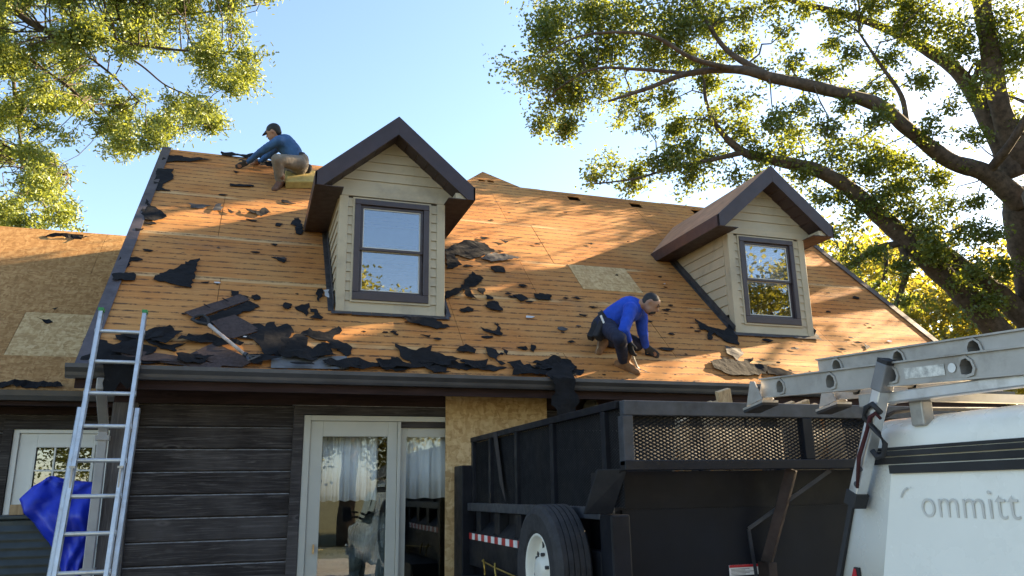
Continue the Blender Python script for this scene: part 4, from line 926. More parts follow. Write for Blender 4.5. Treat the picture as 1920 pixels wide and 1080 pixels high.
b = MB(); cxx = KX+KW/2; b.prism([(cxx-0.80, -9.33, 1.33), (cxx+0.80, -9.33, 1.33), (cxx+0.66, -8.80, 1.87), (cxx-0.66, -8.80, 1.87)], (0, -0.012, 0.012)); b.build('windscreen', M['darkglass'], cab)
for sg in (-1, 1):
    mr = MB(); mx = cxx+sg*1.16; mr.box(mx-0.10, mx+0.10, -9.02, -8.93, 1.27, 1.56); mr.bar((cxx+sg*0.93, -8.98, 1.36), (mx, -8.98, 1.36), 0.03, 0.05); mr.bar((cxx+sg*0.93, -8.98, 1.46), (mx, -8.98, 1.46), 0.03, 0.04)
    mr.build('wing_mirror', M['black'], tk, bevel=0.02)
    b = MB(); b.box(cxx+sg*0.62-0.17, cxx+sg*0.62+0.17, -10.82, -10.70, 0.86, 1.03); b.build('headlight', M['reflwhite'], tk, bevel=0.02)
    b = MB(); b.box(cxx+sg*0.90-0.05, cxx+sg*0.90+0.05, KY+0.02, KY+0.05, 1.0, 1.34); b.build('tail_light', M['red'], tk, bevel=0.01)
b = MB(); b.box(cxx-0.95, cxx+0.95, -10.95, -10.78, 0.48, 0.70); b.box(cxx-0.95, cxx+0.95, KY+0.03, KY+0.20, 0.50, 0.70); b.build('bumper', plain('chrome_bumper', (0.55, 0.55, 0.56), 0.2, 0.9), tk, bevel=0.03)
b = MB(); b.box(cxx-0.44, cxx+0.44, -10.83, -10.78, 0.74, 1.02); b.build('grille', M['black'], tk)
for y in (-6.05, -9.75):
    for sg in (-1, 1):
        b = MB(); R = 0.39; b.lathe((cxx+sg*0.84, y, 0.39), (sg, 0, 0), [(R*0.55, -0.12), (R*0.9, -0.13), (R, -0.1), (R, 0.1), (R*0.9, 0.13), (R*0.55, 0.12), (R*0.5, 0.06), (R*0.2, 0.08), (0, 0.09)], 32); b.build('wheel', M['rubber'], tk)
# round work light standing off behind the tail
b = MB(); b.lathe((2.36, -4.86, 1.30), (-0.2, -1, 0.1), [(0.0, -0.05), (0.075, -0.05), (0.085, 0), (0.085, 0.02), (0.07, 0.024), (0, 0.03)], 24); b.bar((2.36, -4.86, 1.22), (2.36, -4.90, 0.66), 0.02, 0.02); b.build('work_light', plain('white_enamel', (0.7, 0.7, 0.7), 0.25), tk, smooth=False)
# ladder rack: raked tail legs, side rails, cross bars
rk = tk
b = MB(); p0 = V((KX-0.022, -5.20, 1.765)); p1 = V((KX-0.012, -5.385, 2.150)); b.bar(p0, p1, 0.052, 0.045, up=(0, 1, 0.5)); b.build('rack_leg', M['alu'], rk, bevel=0.006)
dd = (p1-p0).normalized(); b = MB(); b.bar(p1-dd*0.02, p1+dd*0.085, 0.060, 0.053, up=(0, 1, 0.5)); b.build('leg_sleeve', plain('grey_tape', (0.16, 0.16, 0.165), 0.5), rk, bevel=0.005)
b = MB(); b.bar(p1+dd*0.085, p1+dd*0.10, 0.056, 0.05, up=(0, 1, 0.5)); b.build('leg_cap', M['black'], rk)
b = MB(); b.bar(p0-dd*0.045, p0+dd*0.012, 0.062, 0.056, up=(0, 1, 0.5)); b.build('leg_foot', M['black'], rk, bevel=0.004)
for f in (0.10, 0.24):
    b = MB(); q = p0+(p1-p0)*f; b.lathe(q+V((-0.024, -0.012, 0)), (-1, -0.3, 0), [(0.011, 0), (0.011, 0.004), (0.006, 0.010), (0, 0.010)], 12); b.build('bolt', M['steeledge'], rk)
b = MB(); b.bar((KX+KW+0.02, -4.975, 1.725), (KX+KW-0.01, -5.245, 2.20), 0.052, 0.045, up=(0, 1, 0.5)); b.build('rack_leg', M['alu'], rk)
for x in (KX+0.03, KX+KW-0.03):
    b = MB(); b.bar((x, -5.36, 2.108), (x, -7.0, 2.085), 0.05, 0.04); b.build('rack_rail', M['alu'], rk, bevel=0.005)
    b = MB(); b.bar((x, -5.24, 2.110), (x, -5.37, 2.108), 0.058, 0.05); b.build('rail_sleeve', M['aludull'], rk, bevel=0.005)
for y in (-5.50, -6.2, -6.9):
    b = MB(); b.bar((KX+0.06, y, 2.098), (KX+KW-0.06, y, 2.098), 0.04, 0.03); b.build('cross_bar', M['aludull'], rk)
for y in (-5.46, -6.9):
    b = MB(); b.box(KX+0.05, KX+0.10, y-0.03, y+0.03, 2.0, 2.088); b.build('rack_foot', M['aludull'], rk, bevel=0.006)
# roof seam line of rubber
b = MB(); b.tube([(KX+0.06, lean_y(1.96)-0.0, 1.965), (KX+0.09, -5.21, 2.035), (KX+0.17, -5.235, 2.072), (KX+0.30, -5.24, 2.086), (KX+0.9, -5.245, 2.094)], 0.008, 8); b.build('roof_seal', M['black'], cap)
# ratchet strap and hook on the leg
st = empty('tie_strap', (KX-0.03, -5.10, 1.95), 'dark red and black tie-down strap with hook looped on the rack leg', 'strap')
b = MB(); b.tube([(KX-0.05, -5.235, 1.79), (KX-0.06, -5.275, 1.90), (KX-0.055, -5.325, 1.99), (KX-0.05, -5.345, 2.04), (KX-0.045, -5.370, 2.052), (KX-0.04, -5.385, 2.03)], [0.006, 0.008, 0.007, 0.008, 0.008, 0.006], 8); b.build('webbing', plain('dark_red_webbing', (0.05, 0.010, 0.012), 0.9), st, smooth=True)
b = MB(); b.tube([(KX-0.05, -5.400, 2.05), (KX-0.055, -5.370, 2.085), (KX-0.05, -5.330, 2.075), (KX-0.05, -5.315, 2.04), (KX-0.05, -5.375, 1.98), (KX-0.05, -5.400, 1.94), (KX-0.05, -5.385, 1.90), (KX-0.05, -5.355, 1.895), (KX-0.05, -5.335, 1.92)], 0.010, 8); b.build('hook', M['black'], st, smooth=True)

# two-section ladder lying on the rack
lr = empty('roof_ladder', (KX+0.2, -6.0, 2.16), 'grey aluminium extension ladder carried flat on the truck rack', 'ladder')
DP = [(0.034, -0.030), (0.036, 0.008), (0.022, 0.030), (-0.002, 0.034), (-0.024, 0.016), (-0.032, -0.012), (-0.022, -0.032), (0.008, -0.036)]   # D-shaped rung socket (y, z)
def flat_rail(x, y0, z0, slope, n, h, lip, lead):
    """rail on edge, its web pierced by n D-shaped rung sockets 0.3165 m apart; runs towards the viewer from y0"""
    b = MB(); P = 0.3165; zc = lambda y: z0-slope*(y0-y); hh = h/2
    def cell(ya, yb, yc=None):
        if yc is None:
            b.add([(x, ya, zc(ya)-hh), (x, yb, zc(yb)-hh), (x, yb, zc(yb)+hh), (x, ya, zc(ya)+hh)], [(0, 1, 2, 3)]); return
        ym = (ya+yb)/2; R8 = [(ya, -hh), (ya, 0), (ya, hh), (ym, hh), (yb, hh), (yb, 0), (yb, -hh), (ym, -hh)]
        D8 = [DP[0], DP[1], DP[2], DP[3], DP[4], DP[5], DP[6], DP[7]]
        o = [(x, q, zc(q)+z) for q, z in R8]; i = [(x, yc+q*0.72, zc(yc)+z*0.78) for q, z in D8]; i2 = [(x+0.06, p[1], p[2]) for p in i]
        o = [o[0], o[1], o[2], o[3], o[4], o[5], o[6], o[7]]
        b.add(o+i+i2, [(k, (k+1) % 8, 8+(k+1) % 8, 8+k) for k in range(8)]+[(8+k, 8+(k+1) % 8, 16+(k+1) % 8, 16+k) for k in range(8)])
        b.add(i2, [tuple(range(8))], 1)
    y = y0+lead; cell(y, y0+0.06)
    for k in range(n):
        yc = y0-k*P; cell(yc+0.06, yc-0.06, yc)
        cell(yc-0.06, yc-P+0.06)
    ye = y0-n*P+0.06; y = y0+lead
    for dz in (-hh-0.003, hh-0.003): b.prism([(x-lip, y, zc(y)+dz), (x-lip, ye, zc(ye)+dz), (x-lip, ye, zc(ye)+dz+0.006), (x-lip, y, zc(y)+dz+0.006)], (lip*2+0.006, 0, 0))
    return b
for (x0, x1, y0, z0, n, h, lead, nm) in ((2.195, 2.60, -4.80, 2.224, 8, 0.082, 0.14, 'base'), (2.222, 2.575, -5.132, 2.263, 7, 0.074, 0.115, 'fly')):
    SLP = 0.060
    for x in (x0, x1):
        rl = flat_rail(x, y0, z0, SLP, n, h, 0.012, lead).build(nm+'_rail', [M['aludull'], M['black']], lr, recalc=False)
    for k in range(n):
        yc = y0-k*0.3165; zc = z0-SLP*(y0-yc)
        b = MB(); m = len(DP); o0 = [(x0-0.007, yc+q*0.98, zc+z*1.02) for q, z in DP]; i0 = [(x0-0.007, yc+q*0.70, zc+z*0.76) for q, z in DP]; o1 = [(x0+0.001, p[1], p[2]) for p in o0]; i1 = [(x0+0.001, p[1], p[2]) for p in i0]
        b.add(o0+i0+o1+i1, [(i, (i+1) % m, m+(i+1) % m, m+i) for i in range(m)]+[(i, 2*m+i, 2*m+(i+1) % m, (i+1) % m) for i in range(m)]+[(m+i, m+(i+1) % m, 3*m+(i+1) % m, 3*m+i) for i in range(m)])
        b.build('rung_collar', M['aludull'], lr, recalc=False)
        b = MB(); b.tube([(x0+0.062, yc, zc), (x1-0.002, yc, zc)], 0.018, 8); b.build('rung', M['aludull'], lr)
# swivel feet at the house end
for x in (2.195, 2.60):
    b = MB(); y, z = -4.66, 2.20
    b.prism([(x-0.03, y+0.085, z-0.04), (x-0.03, y-0.035, z-0.02), (x-0.03, y+0.01, z+0.065), (x-0.03, y+0.04, z+0.07)], (0.006, 0, 0)); b.prism([(x+0.03, y+0.085, z-0.04), (x+0.03, y-0.035, z-0.02), (x+0.03, y+0.01, z+0.065), (x+0.03, y+0.04, z+0.07)], (0.006, 0, 0))
    b.prism([(x-0.04, y+0.10, z-0.048), (x-0.04, y-0.05, z-0.026), (x-0.04, y-0.05, z-0.036), (x-0.04, y+0.10, z-0.058)], (0.085, 0, 0)); ft = b.build('swivel_foot', M['aludull'], lr)
    b = MB(); b.prism([(x-0.04, y+0.098, z-0.0585), (x-0.04, y-0.05, z-0.0365), (x-0.04, y-0.05, z-0.047), (x-0.04, y+0.095, z-0.070)], (0.085, 0, 0)); b.build('rubber_pad', M['black'], ft)
b = MB(); zz = lambda y: 2.224-0.060*(-4.80-y)
b.add([(2.1925, -5.49, zz(-5.49)-0.022), (2.1925, -5.66, zz(-5.66)-0.022), (2.1925, -5.66, zz(-5.66)+0.016), (2.1925, -5.49, zz(-5.49)+0.016)], [(0, 1, 2, 3)]); b.build('worn_sticker', plain('worn_sticker', (0.55, 0.54, 0.50), 0.6, var=0.5, scale=40), lr)
b = MB(); b.lathe((2.1925, -5.69, zz(-5.69)), (-1, 0, 0), [(0.0, 0.001), (0.016, 0.001)], 16); b.build('worn_sticker', M['reflwhite'], lr)
# ------------------------------------------------------------------ positions of scraps, limbs and leaf clumps (metres)
SCRAPS = [
 ('felt', [(-1.331, 4.985), (-1.183, 5.033), (-0.993, 5.0), (-0.758, 5.0), (-1.01, 4.854), (-1.216, 4.789), (-1.367, 4.678), (-1.372, 4.878)], 'long black felt remnant along the ridge at the top left roof corner'),
 ('felt', [(-1.382, 4.452), (-1.184, 4.512), (-1.2, 4.351), (-1.151, 4.18), (-1.25, 3.981), (-1.247, 3.847), (-1.14, 3.774), (-1.359, 3.755)], 'square ragged black felt patch on the left rake near the ridge'),
 ('felt', [(-1.375, 3.487), (-1.31, 3.308), (-1.187, 3.174), (-1.086, 2.991), (-1.196, 2.854), (-1.301, 2.878), (-1.379, 3.117), (-1.361, 3.296)], 'dark drop-shaped felt patch on the left rake, third from the ridge'),
 ('felt', [(-1.403, 1.936), (-1.282, 1.868), (-1.315, 1.72), (-1.4, 1.666), (-1.42, 1.836)], 'small rounded felt patch on the left rake above a square one'),
 ('felt', [(-1.402, 1.579), (-1.221, 1.615), (-1.186, 1.458), (-1.386, 1.422)], 'low square felt patch on the left rake, lowest of its row'),
 ('felt', [(-0.641, 2.014), (-0.663, 1.378), (-0.79, 1.411), (-1.026, 1.505), (-1.025, 1.581), (-0.825, 1.82)], 'large kite-shaped black felt sheet alone on the left half of the roof'),
 ('grey', [(-0.896, 3.442), (-0.649, 3.464), (-0.723, 3.352), (-0.857, 3.321)], 'thin grey torn scrap under the left worker in the sun streak'),
 ('grey', [(-0.594, 3.477), (-0.519, 3.532), (-0.511, 3.299), (-0.594, 3.295)], 'square grey scrap at the end of the left sun streak'),
 ('felt', [(-0.238, 3.449), (-0.106, 3.369), (-0.009, 3.517), (0.067, 3.371), (-0.045, 3.259), (-0.191, 3.35)], 'winged felt scrap between the left worker and the left dormer'),
 ('felt', [(-0.471, 4.219), (-0.32, 4.235), (-0.168, 4.242), (-0.21, 4.164), (-0.464, 4.112)], 'narrow felt strip below the hands of the left worker'),
 ('felt', [(0.344, 3.287), (0.403, 3.299), (0.459, 3.027), (0.428, 2.836), (0.363, 2.871), (0.372, 3.044), (0.301, 3.078)], 'bent felt scrap under the left eave of the left dormer'),
 ('small', [(-0.447, 3.386), (-0.359, 3.312), (-0.398, 3.267)], None),
 ('small', [(0.193, 3.844), (0.376, 3.762), (0.315, 3.731), (0.194, 3.765)], None),
 ('small', [(0.129, 3.098), (0.209, 3.101), (0.181, 3.019), (0.125, 3.028)], None),
 ('small', [(-1.364, 2.627), (-1.28, 2.644), (-1.286, 2.599), (-1.356, 2.579)], None),
 ('small', [(-0.454, 4.704), (-0.373, 4.665), (-0.417, 4.598)], None),
 ('small', [(0.111, 2.53), (0.16, 2.526), (0.139, 2.472), (0.079, 2.505)], None),
 ('small', [(0.156, 2.189), (0.262, 2.147), (0.236, 2.067), (0.171, 2.115)], None),
 ('small', [(-0.282, 1.366), (-0.213, 1.385), (-0.209, 1.311), (-0.266, 1.28)], None),
 ('small', [(-0.081, 1.312), (0.002, 1.302), (0.011, 1.239), (-0.053, 1.217)], None),
 ('shingle', [(-0.672, 0.881), (-0.187, 1.294), (-0.092, 1.188), (-0.568, 0.775)], 'brown three-tab shingle strip lying highest in the left pile'),
 ('felt', [(-0.568, 0.773), (-0.09, 1.186), (0.007, 1.084), (-0.052, 1.021), (-0.339, 0.765), (-0.428, 0.705), (-0.53, 0.696)], 'black felt backing sheet under the highest brown shingle strip'),
 ('shingle', [(-0.42, 0.737), (-0.22, 0.894), (0.026, 0.631), (-0.216, 0.47), (-0.279, 0.495)], 'dark brown shingle slab right of the shovel grip'),
 ('felt', [(-0.083, 0.715), (0.011, 0.766), (0.067, 0.707), (0.108, 0.807), (0.157, 0.811), (0.175, 0.717), (0.273, 0.779), (0.306, 0.728), (0.328, 0.667), (0.306, 0.561), (0.284, 0.509), (0.393, 0.61), (0.468, 0.533), (0.455, 0.411), (0.422, 0.33), (0.484, 0.238), (0.08, 0.212), (0.046, 0.324), (-0.009, 0.437), (-0.085, 0.53), (0.016, 0.62)], 'largest crumpled black felt sheet in the pile left of the left dormer'),
 ('felt', [(0.393, 0.62), (0.483, 0.723), (0.515, 0.672), (0.661, 0.684), (0.768, 0.791), (0.798, 0.707), (0.726, 0.637), (0.7, 0.551), (0.721, 0.532), (0.831, 0.499), (0.882, 0.422), (0.864, 0.32), (0.806, 0.268), (0.706, 0.429), (0.643, 0.506), (0.534, 0.538), (0.469, 0.595)], 'long ragged felt strip at the right end of the left pile, beneath the left dormer'),
 ('shingle', [(-0.559, 0.181), (-0.363, 0.391), (-0.017, 0.114), (-0.112, 0.019), (-0.267, 0.028)], 'brown shingle slab by the gutter under the shovel shaft'),
 ('metal', [(0.136, 0.225), (0.817, 0.258), (0.826, 0.05), (0.135, 0.032)], 'grey metal flashing sheet lying along the gutter'),
 ('shingle', [(-0.021, 0.206), (0.08, 0.212), (0.054, 0.072), (-0.017, 0.096)], 'small brown shingle block beside the grey flashing'),
 ('shingle', [(-0.793, 0.157), (-0.269, 0.046), (-0.301, -0.035), (-0.779, 0.052)], 'narrow brown shingle strip sliding over the gutter edge right of the ladder'),
 ('felt', [(0.495, 1.079), (0.559, 1.085), (0.624, 0.932), (0.605, 0.886), (0.486, 0.919), (0.533, 0.968)], 'felt scrap left of the lower left corner of the left dormer, lower of two'),
 ('felt', [(0.346, 1.132), (0.492, 1.219), (0.497, 1.148), (0.464, 0.962), (0.408, 1.047)], 'triangular felt scrap left of the lower left corner of the left dormer'),
 ('white', [(0.644, 1.506), (0.706, 1.526), (0.699, 1.351), (0.653, 1.407)], 'pale paper scrap against the left side of the left dormer'),
 ('felt', [(0.583, 1.511), (0.632, 1.53), (0.642, 1.455), (0.587, 1.241), (0.57, 1.263), (0.562, 1.421)], 'upright felt scrap beside the pale paper scrap'),
 ('small', [(-0.282, 1.378), (-0.225, 1.373), (-0.204, 1.304), (-0.27, 1.284)], None),
 ('small', [(-0.084, 1.271), (-0.03, 1.325), (0.012, 1.27), (-0.003, 1.222), (-0.048, 1.216)], None),
 ('small', [(0.226, 1.108), (0.254, 1.192), (0.317, 1.164), (0.283, 1.056), (0.237, 1.074)], None),
 ('small', [(-0.821, 0.376), (-0.721, 0.346), (-0.604, 0.383), (-0.688, 0.311), (-0.671, 0.247), (-0.814, 0.32)], None),
 ('small', [(-0.785, 0.475), (-0.715, 0.545), (-0.699, 0.536), (-0.748, 0.449)], None),
 ('small', [(-0.444, 0.472), (-0.413, 0.455), (-0.419, 0.416)], None),
 ('felt', [(-1.425, 0.392), (-1.296, 0.385), (-1.179, 0.308), (-1.125, 0.398), (-1.079, 0.437), (-1.064, 0.456), (-0.982, 0.374), (-0.957, 0.324), (-0.83, 0.298), (-0.838, 0.229), (-0.886, 0.193), (-0.741, 0.085), (-0.737, 0.05), (-1.065, 0.031), (-1.249, 0.04), (-1.392, 0.063), (-1.399, 0.242)], 'broad black felt heap at the lower left roof corner behind the ladder'),
 ('felt', [(-0.94, 0.395), (-0.894, 0.443), (-0.801, 0.353), (-0.665, 0.258), (-0.68, 0.231), (-0.832, 0.316), (-0.907, 0.345)], 'curled grey-black felt strip just right of the ladder top'),
 ('shingle', [(-1.134, 0.243), (-0.535, 0.122), (-0.528, 0.052), (-0.884, 0.061), (-1.079, 0.114)], 'brown shingle strip lying on the felt heap behind the ladder'),
 ('felt', [(1.301, 0.508), (1.501, 0.403), (1.679, 0.511), (1.65, 0.413), (1.836, 0.308), (1.901, 0.22), (2.173, 0.212), (2.388, 0.178), (2.259, 0.103), (1.489, 0.129), (1.329, 0.299)], 'long jagged felt sheet on the gutter edge below the left dormer'),
 ('felt', [(0.961, 0.187), (1.111, 0.174), (1.476, 0.128), (1.351, 0.056), (1.174, 0.047)], 'flat felt strip on the gutter edge right of the grey flashing'),
 ('felt', [(1.431, 1.04), (1.759, 1.029), (1.923, 0.884), (1.783, 0.819), (1.512, 0.899)], 'flat felt piece tucked under the bottom edge of the left dormer'),
 ('felt', [(2.228, 0.526), (2.347, 0.485), (2.368, 0.389), (2.308, 0.314), (2.385, 0.224), (2.337, 0.198), (2.242, 0.333)], 'angular felt scrap above the gutter, right of the long jagged sheet'),
 ('felt', [(2.405, 0.249), (2.562, 0.305), (2.648, 0.146), (2.472, 0.069)], 'square felt scrap on the gutter left of the hanging felt'),
 ('felt', [(2.261, 0.887), (2.416, 0.847), (2.479, 0.987), (2.495, 0.801), (2.47, 0.757), (2.28, 0.836)], 'hooked felt scrap midway between the left dormer and the right worker'),
 ('felt', [(1.913, 0.431), (2.036, 0.561), (2.13, 0.47), (2.103, 0.405), (1.937, 0.409)], 'low felt scrap above the middle of the gutter'),
 ('felt', [(2.748, 0.245), (2.829, 0.273), (2.904, 0.23), (2.846, 0.133), (2.794, 0.154)], 'pointed felt scrap on the gutter just left of the hanging felt'),
 ('small', [(2.422, 1.349), (2.579, 1.485), (2.61, 1.282), (2.472, 1.296)], None),
 ('small', [(2.095, 1.257), (2.234, 1.346), (2.263, 1.257), (2.118, 1.219)], None),
 ('small', [(2.818, 1.667), (2.955, 1.683), (2.991, 1.594), (2.884, 1.538)], None),
 ('small', [(3.103, 1.733), (3.323, 1.727), (3.288, 1.609), (3.101, 1.606)], None),
 ('small', [(2.412, 0.514), (2.474, 0.469), (2.444, 0.408)], None),
 ('small', [(2.763, 0.615), (2.811, 0.593), (2.75, 0.463), (2.728, 0.511)], None),
 ('small', [(2.657, 0.556), (2.698, 0.574), (2.667, 0.482)], None),
 ('small', [(2.417, 1.775), (2.477, 1.751), (2.439, 1.652)], None),
 ('small', [(2.475, 1.595), (2.567, 1.575), (2.539, 1.523)], None),
 ('small', [(1.235, 0.271), (1.286, 0.26), (1.251, 0.182)], None),
 ('small', [(1.583, 0.701), (1.696, 0.71), (1.675, 0.668)], None),
 ('felt', [(2.202, 2.767), (2.527, 3.065), (2.78, 3.05), (2.871, 2.823), (2.727, 2.681), (2.476, 2.526), (2.276, 2.606), (2.333, 2.337), (2.126, 2.199), (2.152, 2.474)], 'crumpled felt heap against the right side of the left dormer'),
 ('grey', [(2.623, 2.578), (2.857, 2.761), (3.188, 2.669), (3.04, 2.587), (2.738, 2.483)], 'long grey felt tongue pointing right from the heap at the left dormer'),
 ('felt', [(2.713, 2.368), (2.875, 2.365), (2.869, 2.227), (2.732, 2.218)], 'neat diamond of felt right of the left dormer'),
 ('felt', [(2.313, 1.966), (2.436, 2.191), (2.544, 2.023), (2.413, 1.828), (2.312, 1.766), (2.346, 1.506), (2.235, 1.564), (2.248, 1.758), (2.144, 1.6), (1.98, 1.464), (2.009, 1.631), (2.197, 1.751)], 'ragged felt figure right of the left dormer window'),
 ('felt', [(2.457, 1.449), (2.564, 1.485), (2.603, 1.282), (2.496, 1.293), (2.424, 1.354)], 'felt scrap right of the lower right corner of the left dormer'),
 ('small', [(2.415, 1.779), (2.506, 1.791), (2.463, 1.648)], None),
 ('small', [(2.484, 1.632), (2.562, 1.531), (2.473, 1.521)], None),
 ('small', [(2.837, 1.674), (2.947, 1.697), (2.994, 1.581), (2.888, 1.521)], None),
 ('small', [(2.108, 1.275), (2.215, 1.34), (2.278, 1.293), (2.203, 1.218)], None),
 ('small', [(2.762, 3.235), (2.884, 3.194), (2.771, 3.142)], None),
 ('small', [(3.013, 3.187), (3.136, 3.146), (3.077, 3.085)], None),
 ('felt', [(5.102, 1.348), (5.265, 1.181), (5.409, 1.123), (5.598, 1.307), (5.515, 0.969), (5.437, 0.805), (5.297, 0.861), (5.219, 1.037), (5.1, 0.891), (5.068, 0.911), (5.156, 1.055), (5.083, 1.165)], 'torn felt bird-like scrap at the lower left corner of the right dormer'),
 ('grey', [(5.217, 0.767), (5.415, 0.715), (5.368, 0.583), (5.223, 0.448), (5.161, 0.612)], 'pale sunlit felt scrap right of the right worker, top of the right heap'),
 ('felt', [(4.845, 0.425), (5.102, 0.503), (5.266, 0.45), (5.462, 0.525), (5.356, 0.414), (5.548, 0.363), (5.448, 0.197), (4.993, 0.155), (4.824, 0.284)], 'black felt heap on the gutter below the right dormer'),
 ('felt', [(5.548, 0.363), (5.71, 0.352), (5.893, 0.239), (5.7, 0.201), (5.476, 0.198)], 'pointed felt end right of the heap below the right dormer'),
 ('small', [(3.116, 1.731), (3.229, 1.755), (3.335, 1.708), (3.272, 1.588), (3.127, 1.586)], None),
 ('small', [(2.74, 0.264), (2.838, 0.288), (2.897, 0.217), (2.851, 0.142), (2.782, 0.175)], None),
 ('grey', [(7.407, 0.997), (7.47, 0.929), (7.326, 0.848)], 'small grey scrap on the roof right of the right dormer'),
]
SHOVEL = [(-0.502, -0.019, 3.362), (-0.429, -0.081, 3.304), (-0.099, -0.41, 2.988), (-0.018, -0.452, 2.948)]
OAK_LIMBS = {
 'A': [(14.029, 2.752, 7.082, 0.323), (13.261, 2.755, 7.611, 0.228), (12.472, 2.849, 7.834, 0.206), (11.496, 2.814, 8.357, 0.173), (10.838, 2.726, 8.685, 0.16), (9.732, 2.821, 8.894, 0.138), (8.658, 2.928, 9.02, 0.117), (7.944, 3.028, 9.131, 0.097), (7.071, 3.242, 9.02, 0.067), (6.357, 3.452, 8.731, 0.048), (5.652, 3.653, 8.465, 0.028)],
 'A2': [(8.658, 2.928, 9.02, 0.088), (8.056, 3.289, 9.629, 0.065), (7.804, 3.519, 10.29, 0.051), (7.584, 3.64, 10.908, 0.041), (7.447, 3.703, 11.639, 0.031)],
 'A3': [(7.944, 3.028, 9.131, 0.073), (6.992, 2.914, 9.118, 0.052), (6.251, 2.873, 9.381, 0.042), (5.546, 2.894, 9.368, 0.032), (4.821, 3.064, 9.236, 0.023), (4.21, 3.269, 8.843, 0.013)],
 'A4': [(7.071, 3.242, 9.02, 0.053), (6.334, 3.654, 9.213, 0.039), (5.579, 4.092, 9.333, 0.03), (4.981, 4.49, 9.012, 0.02)],
 'B': [(13.988, 2.725, 7.627, 0.294), (13.676, 2.769, 8.638, 0.234), (13.234, 2.916, 9.831, 0.184), (12.581, 3.159, 10.531, 0.143), (11.739, 3.413, 11.03, 0.111), (10.95, 3.693, 11.371, 0.083), (10.091, 3.917, 11.602, 0.061), (9.226, 4.114, 11.94, 0.044)],
 'C': [(14.075, 2.64, 7.828, 0.315), (13.514, 2.422, 8.907, 0.25), (13.156, 2.141, 9.967, 0.218), (12.863, 1.897, 10.812, 0.196), (12.57, 1.583, 12.309, 0.154), (12.166, 1.251, 14.008, 0.103), (11.671, 0.976, 15.609, 0.051)],
 'D': [(15.35, 3.723, 3.531, 0.402), (14.336, 3.712, 4.41, 0.33), (13.169, 3.698, 5.486, 0.296), (12.13, 3.701, 6.342, 0.242), (11.389, 3.764, 7.015, 0.21), (10.687, 3.758, 7.496, 0.188), (10.006, 3.801, 7.771, 0.161), (9.246, 3.914, 7.893, 0.129), (8.698, 4.053, 8.052, 0.098), (8.232, 4.097, 8.459, 0.067), (7.955, 4.052, 8.961, 0.046), (7.877, 3.954, 9.41, 0.031)],
 'D2': [(8.698, 4.053, 8.052, 0.067), (8.019, 4.221, 7.874, 0.051), (7.3, 4.402, 7.698, 0.036), (6.592, 4.591, 7.475, 0.025), (5.793, 4.784, 7.353, 0.015)],
 'E': [(15.594, 3.741, 4.356, 0.382), (14.562, 3.733, 5.248, 0.282), (13.716, 3.752, 5.812, 0.248), (12.883, 3.782, 6.318, 0.225), (12.089, 3.731, 6.68, 0.201)],
 'F': [(11.927, 3.754, 6.396, 0.105), (11.362, 3.876, 6.244, 0.089), (10.912, 3.999, 5.951, 0.073), (10.471, 4.139, 5.582, 0.046)],
 'G': [(11.874, 3.758, 6.448, 0.079), (11.978, 3.762, 5.91, 0.078), (11.83, 3.834, 5.434, 0.067), (11.635, 3.92, 4.964, 0.062), (11.716, 4.03, 4.465, 0.041)],
 'H': [(11.628, 3.853, 6.402, 0.053), (11.588, 3.918, 5.816, 0.047), (11.41, 4.061, 5.517, 0.031), (10.934, 4.301, 5.223, 0.016)],
 'I': [(11.496, 2.814, 8.357, 0.071), (11.437, 2.766, 8.997, 0.056), (11.084, 2.814, 9.65, 0.041), (10.725, 2.861, 10.311, 0.026)],
 'J': [(13.261, 2.755, 7.611, 0.114), (13.075, 1.959, 7.955, 0.099), (13.01, 1.148, 8.605, 0.085), (13.249, 0.303, 9.404, 0.064), (13.464, -0.379, 10.43, 0.036)],
 'K': [(12.57, 1.583, 12.309, 0.103), (11.654, 2.046, 13.328, 0.079), (10.488, 2.668, 14.073, 0.054), (9.153, 3.253, 14.361, 0.033)],
}
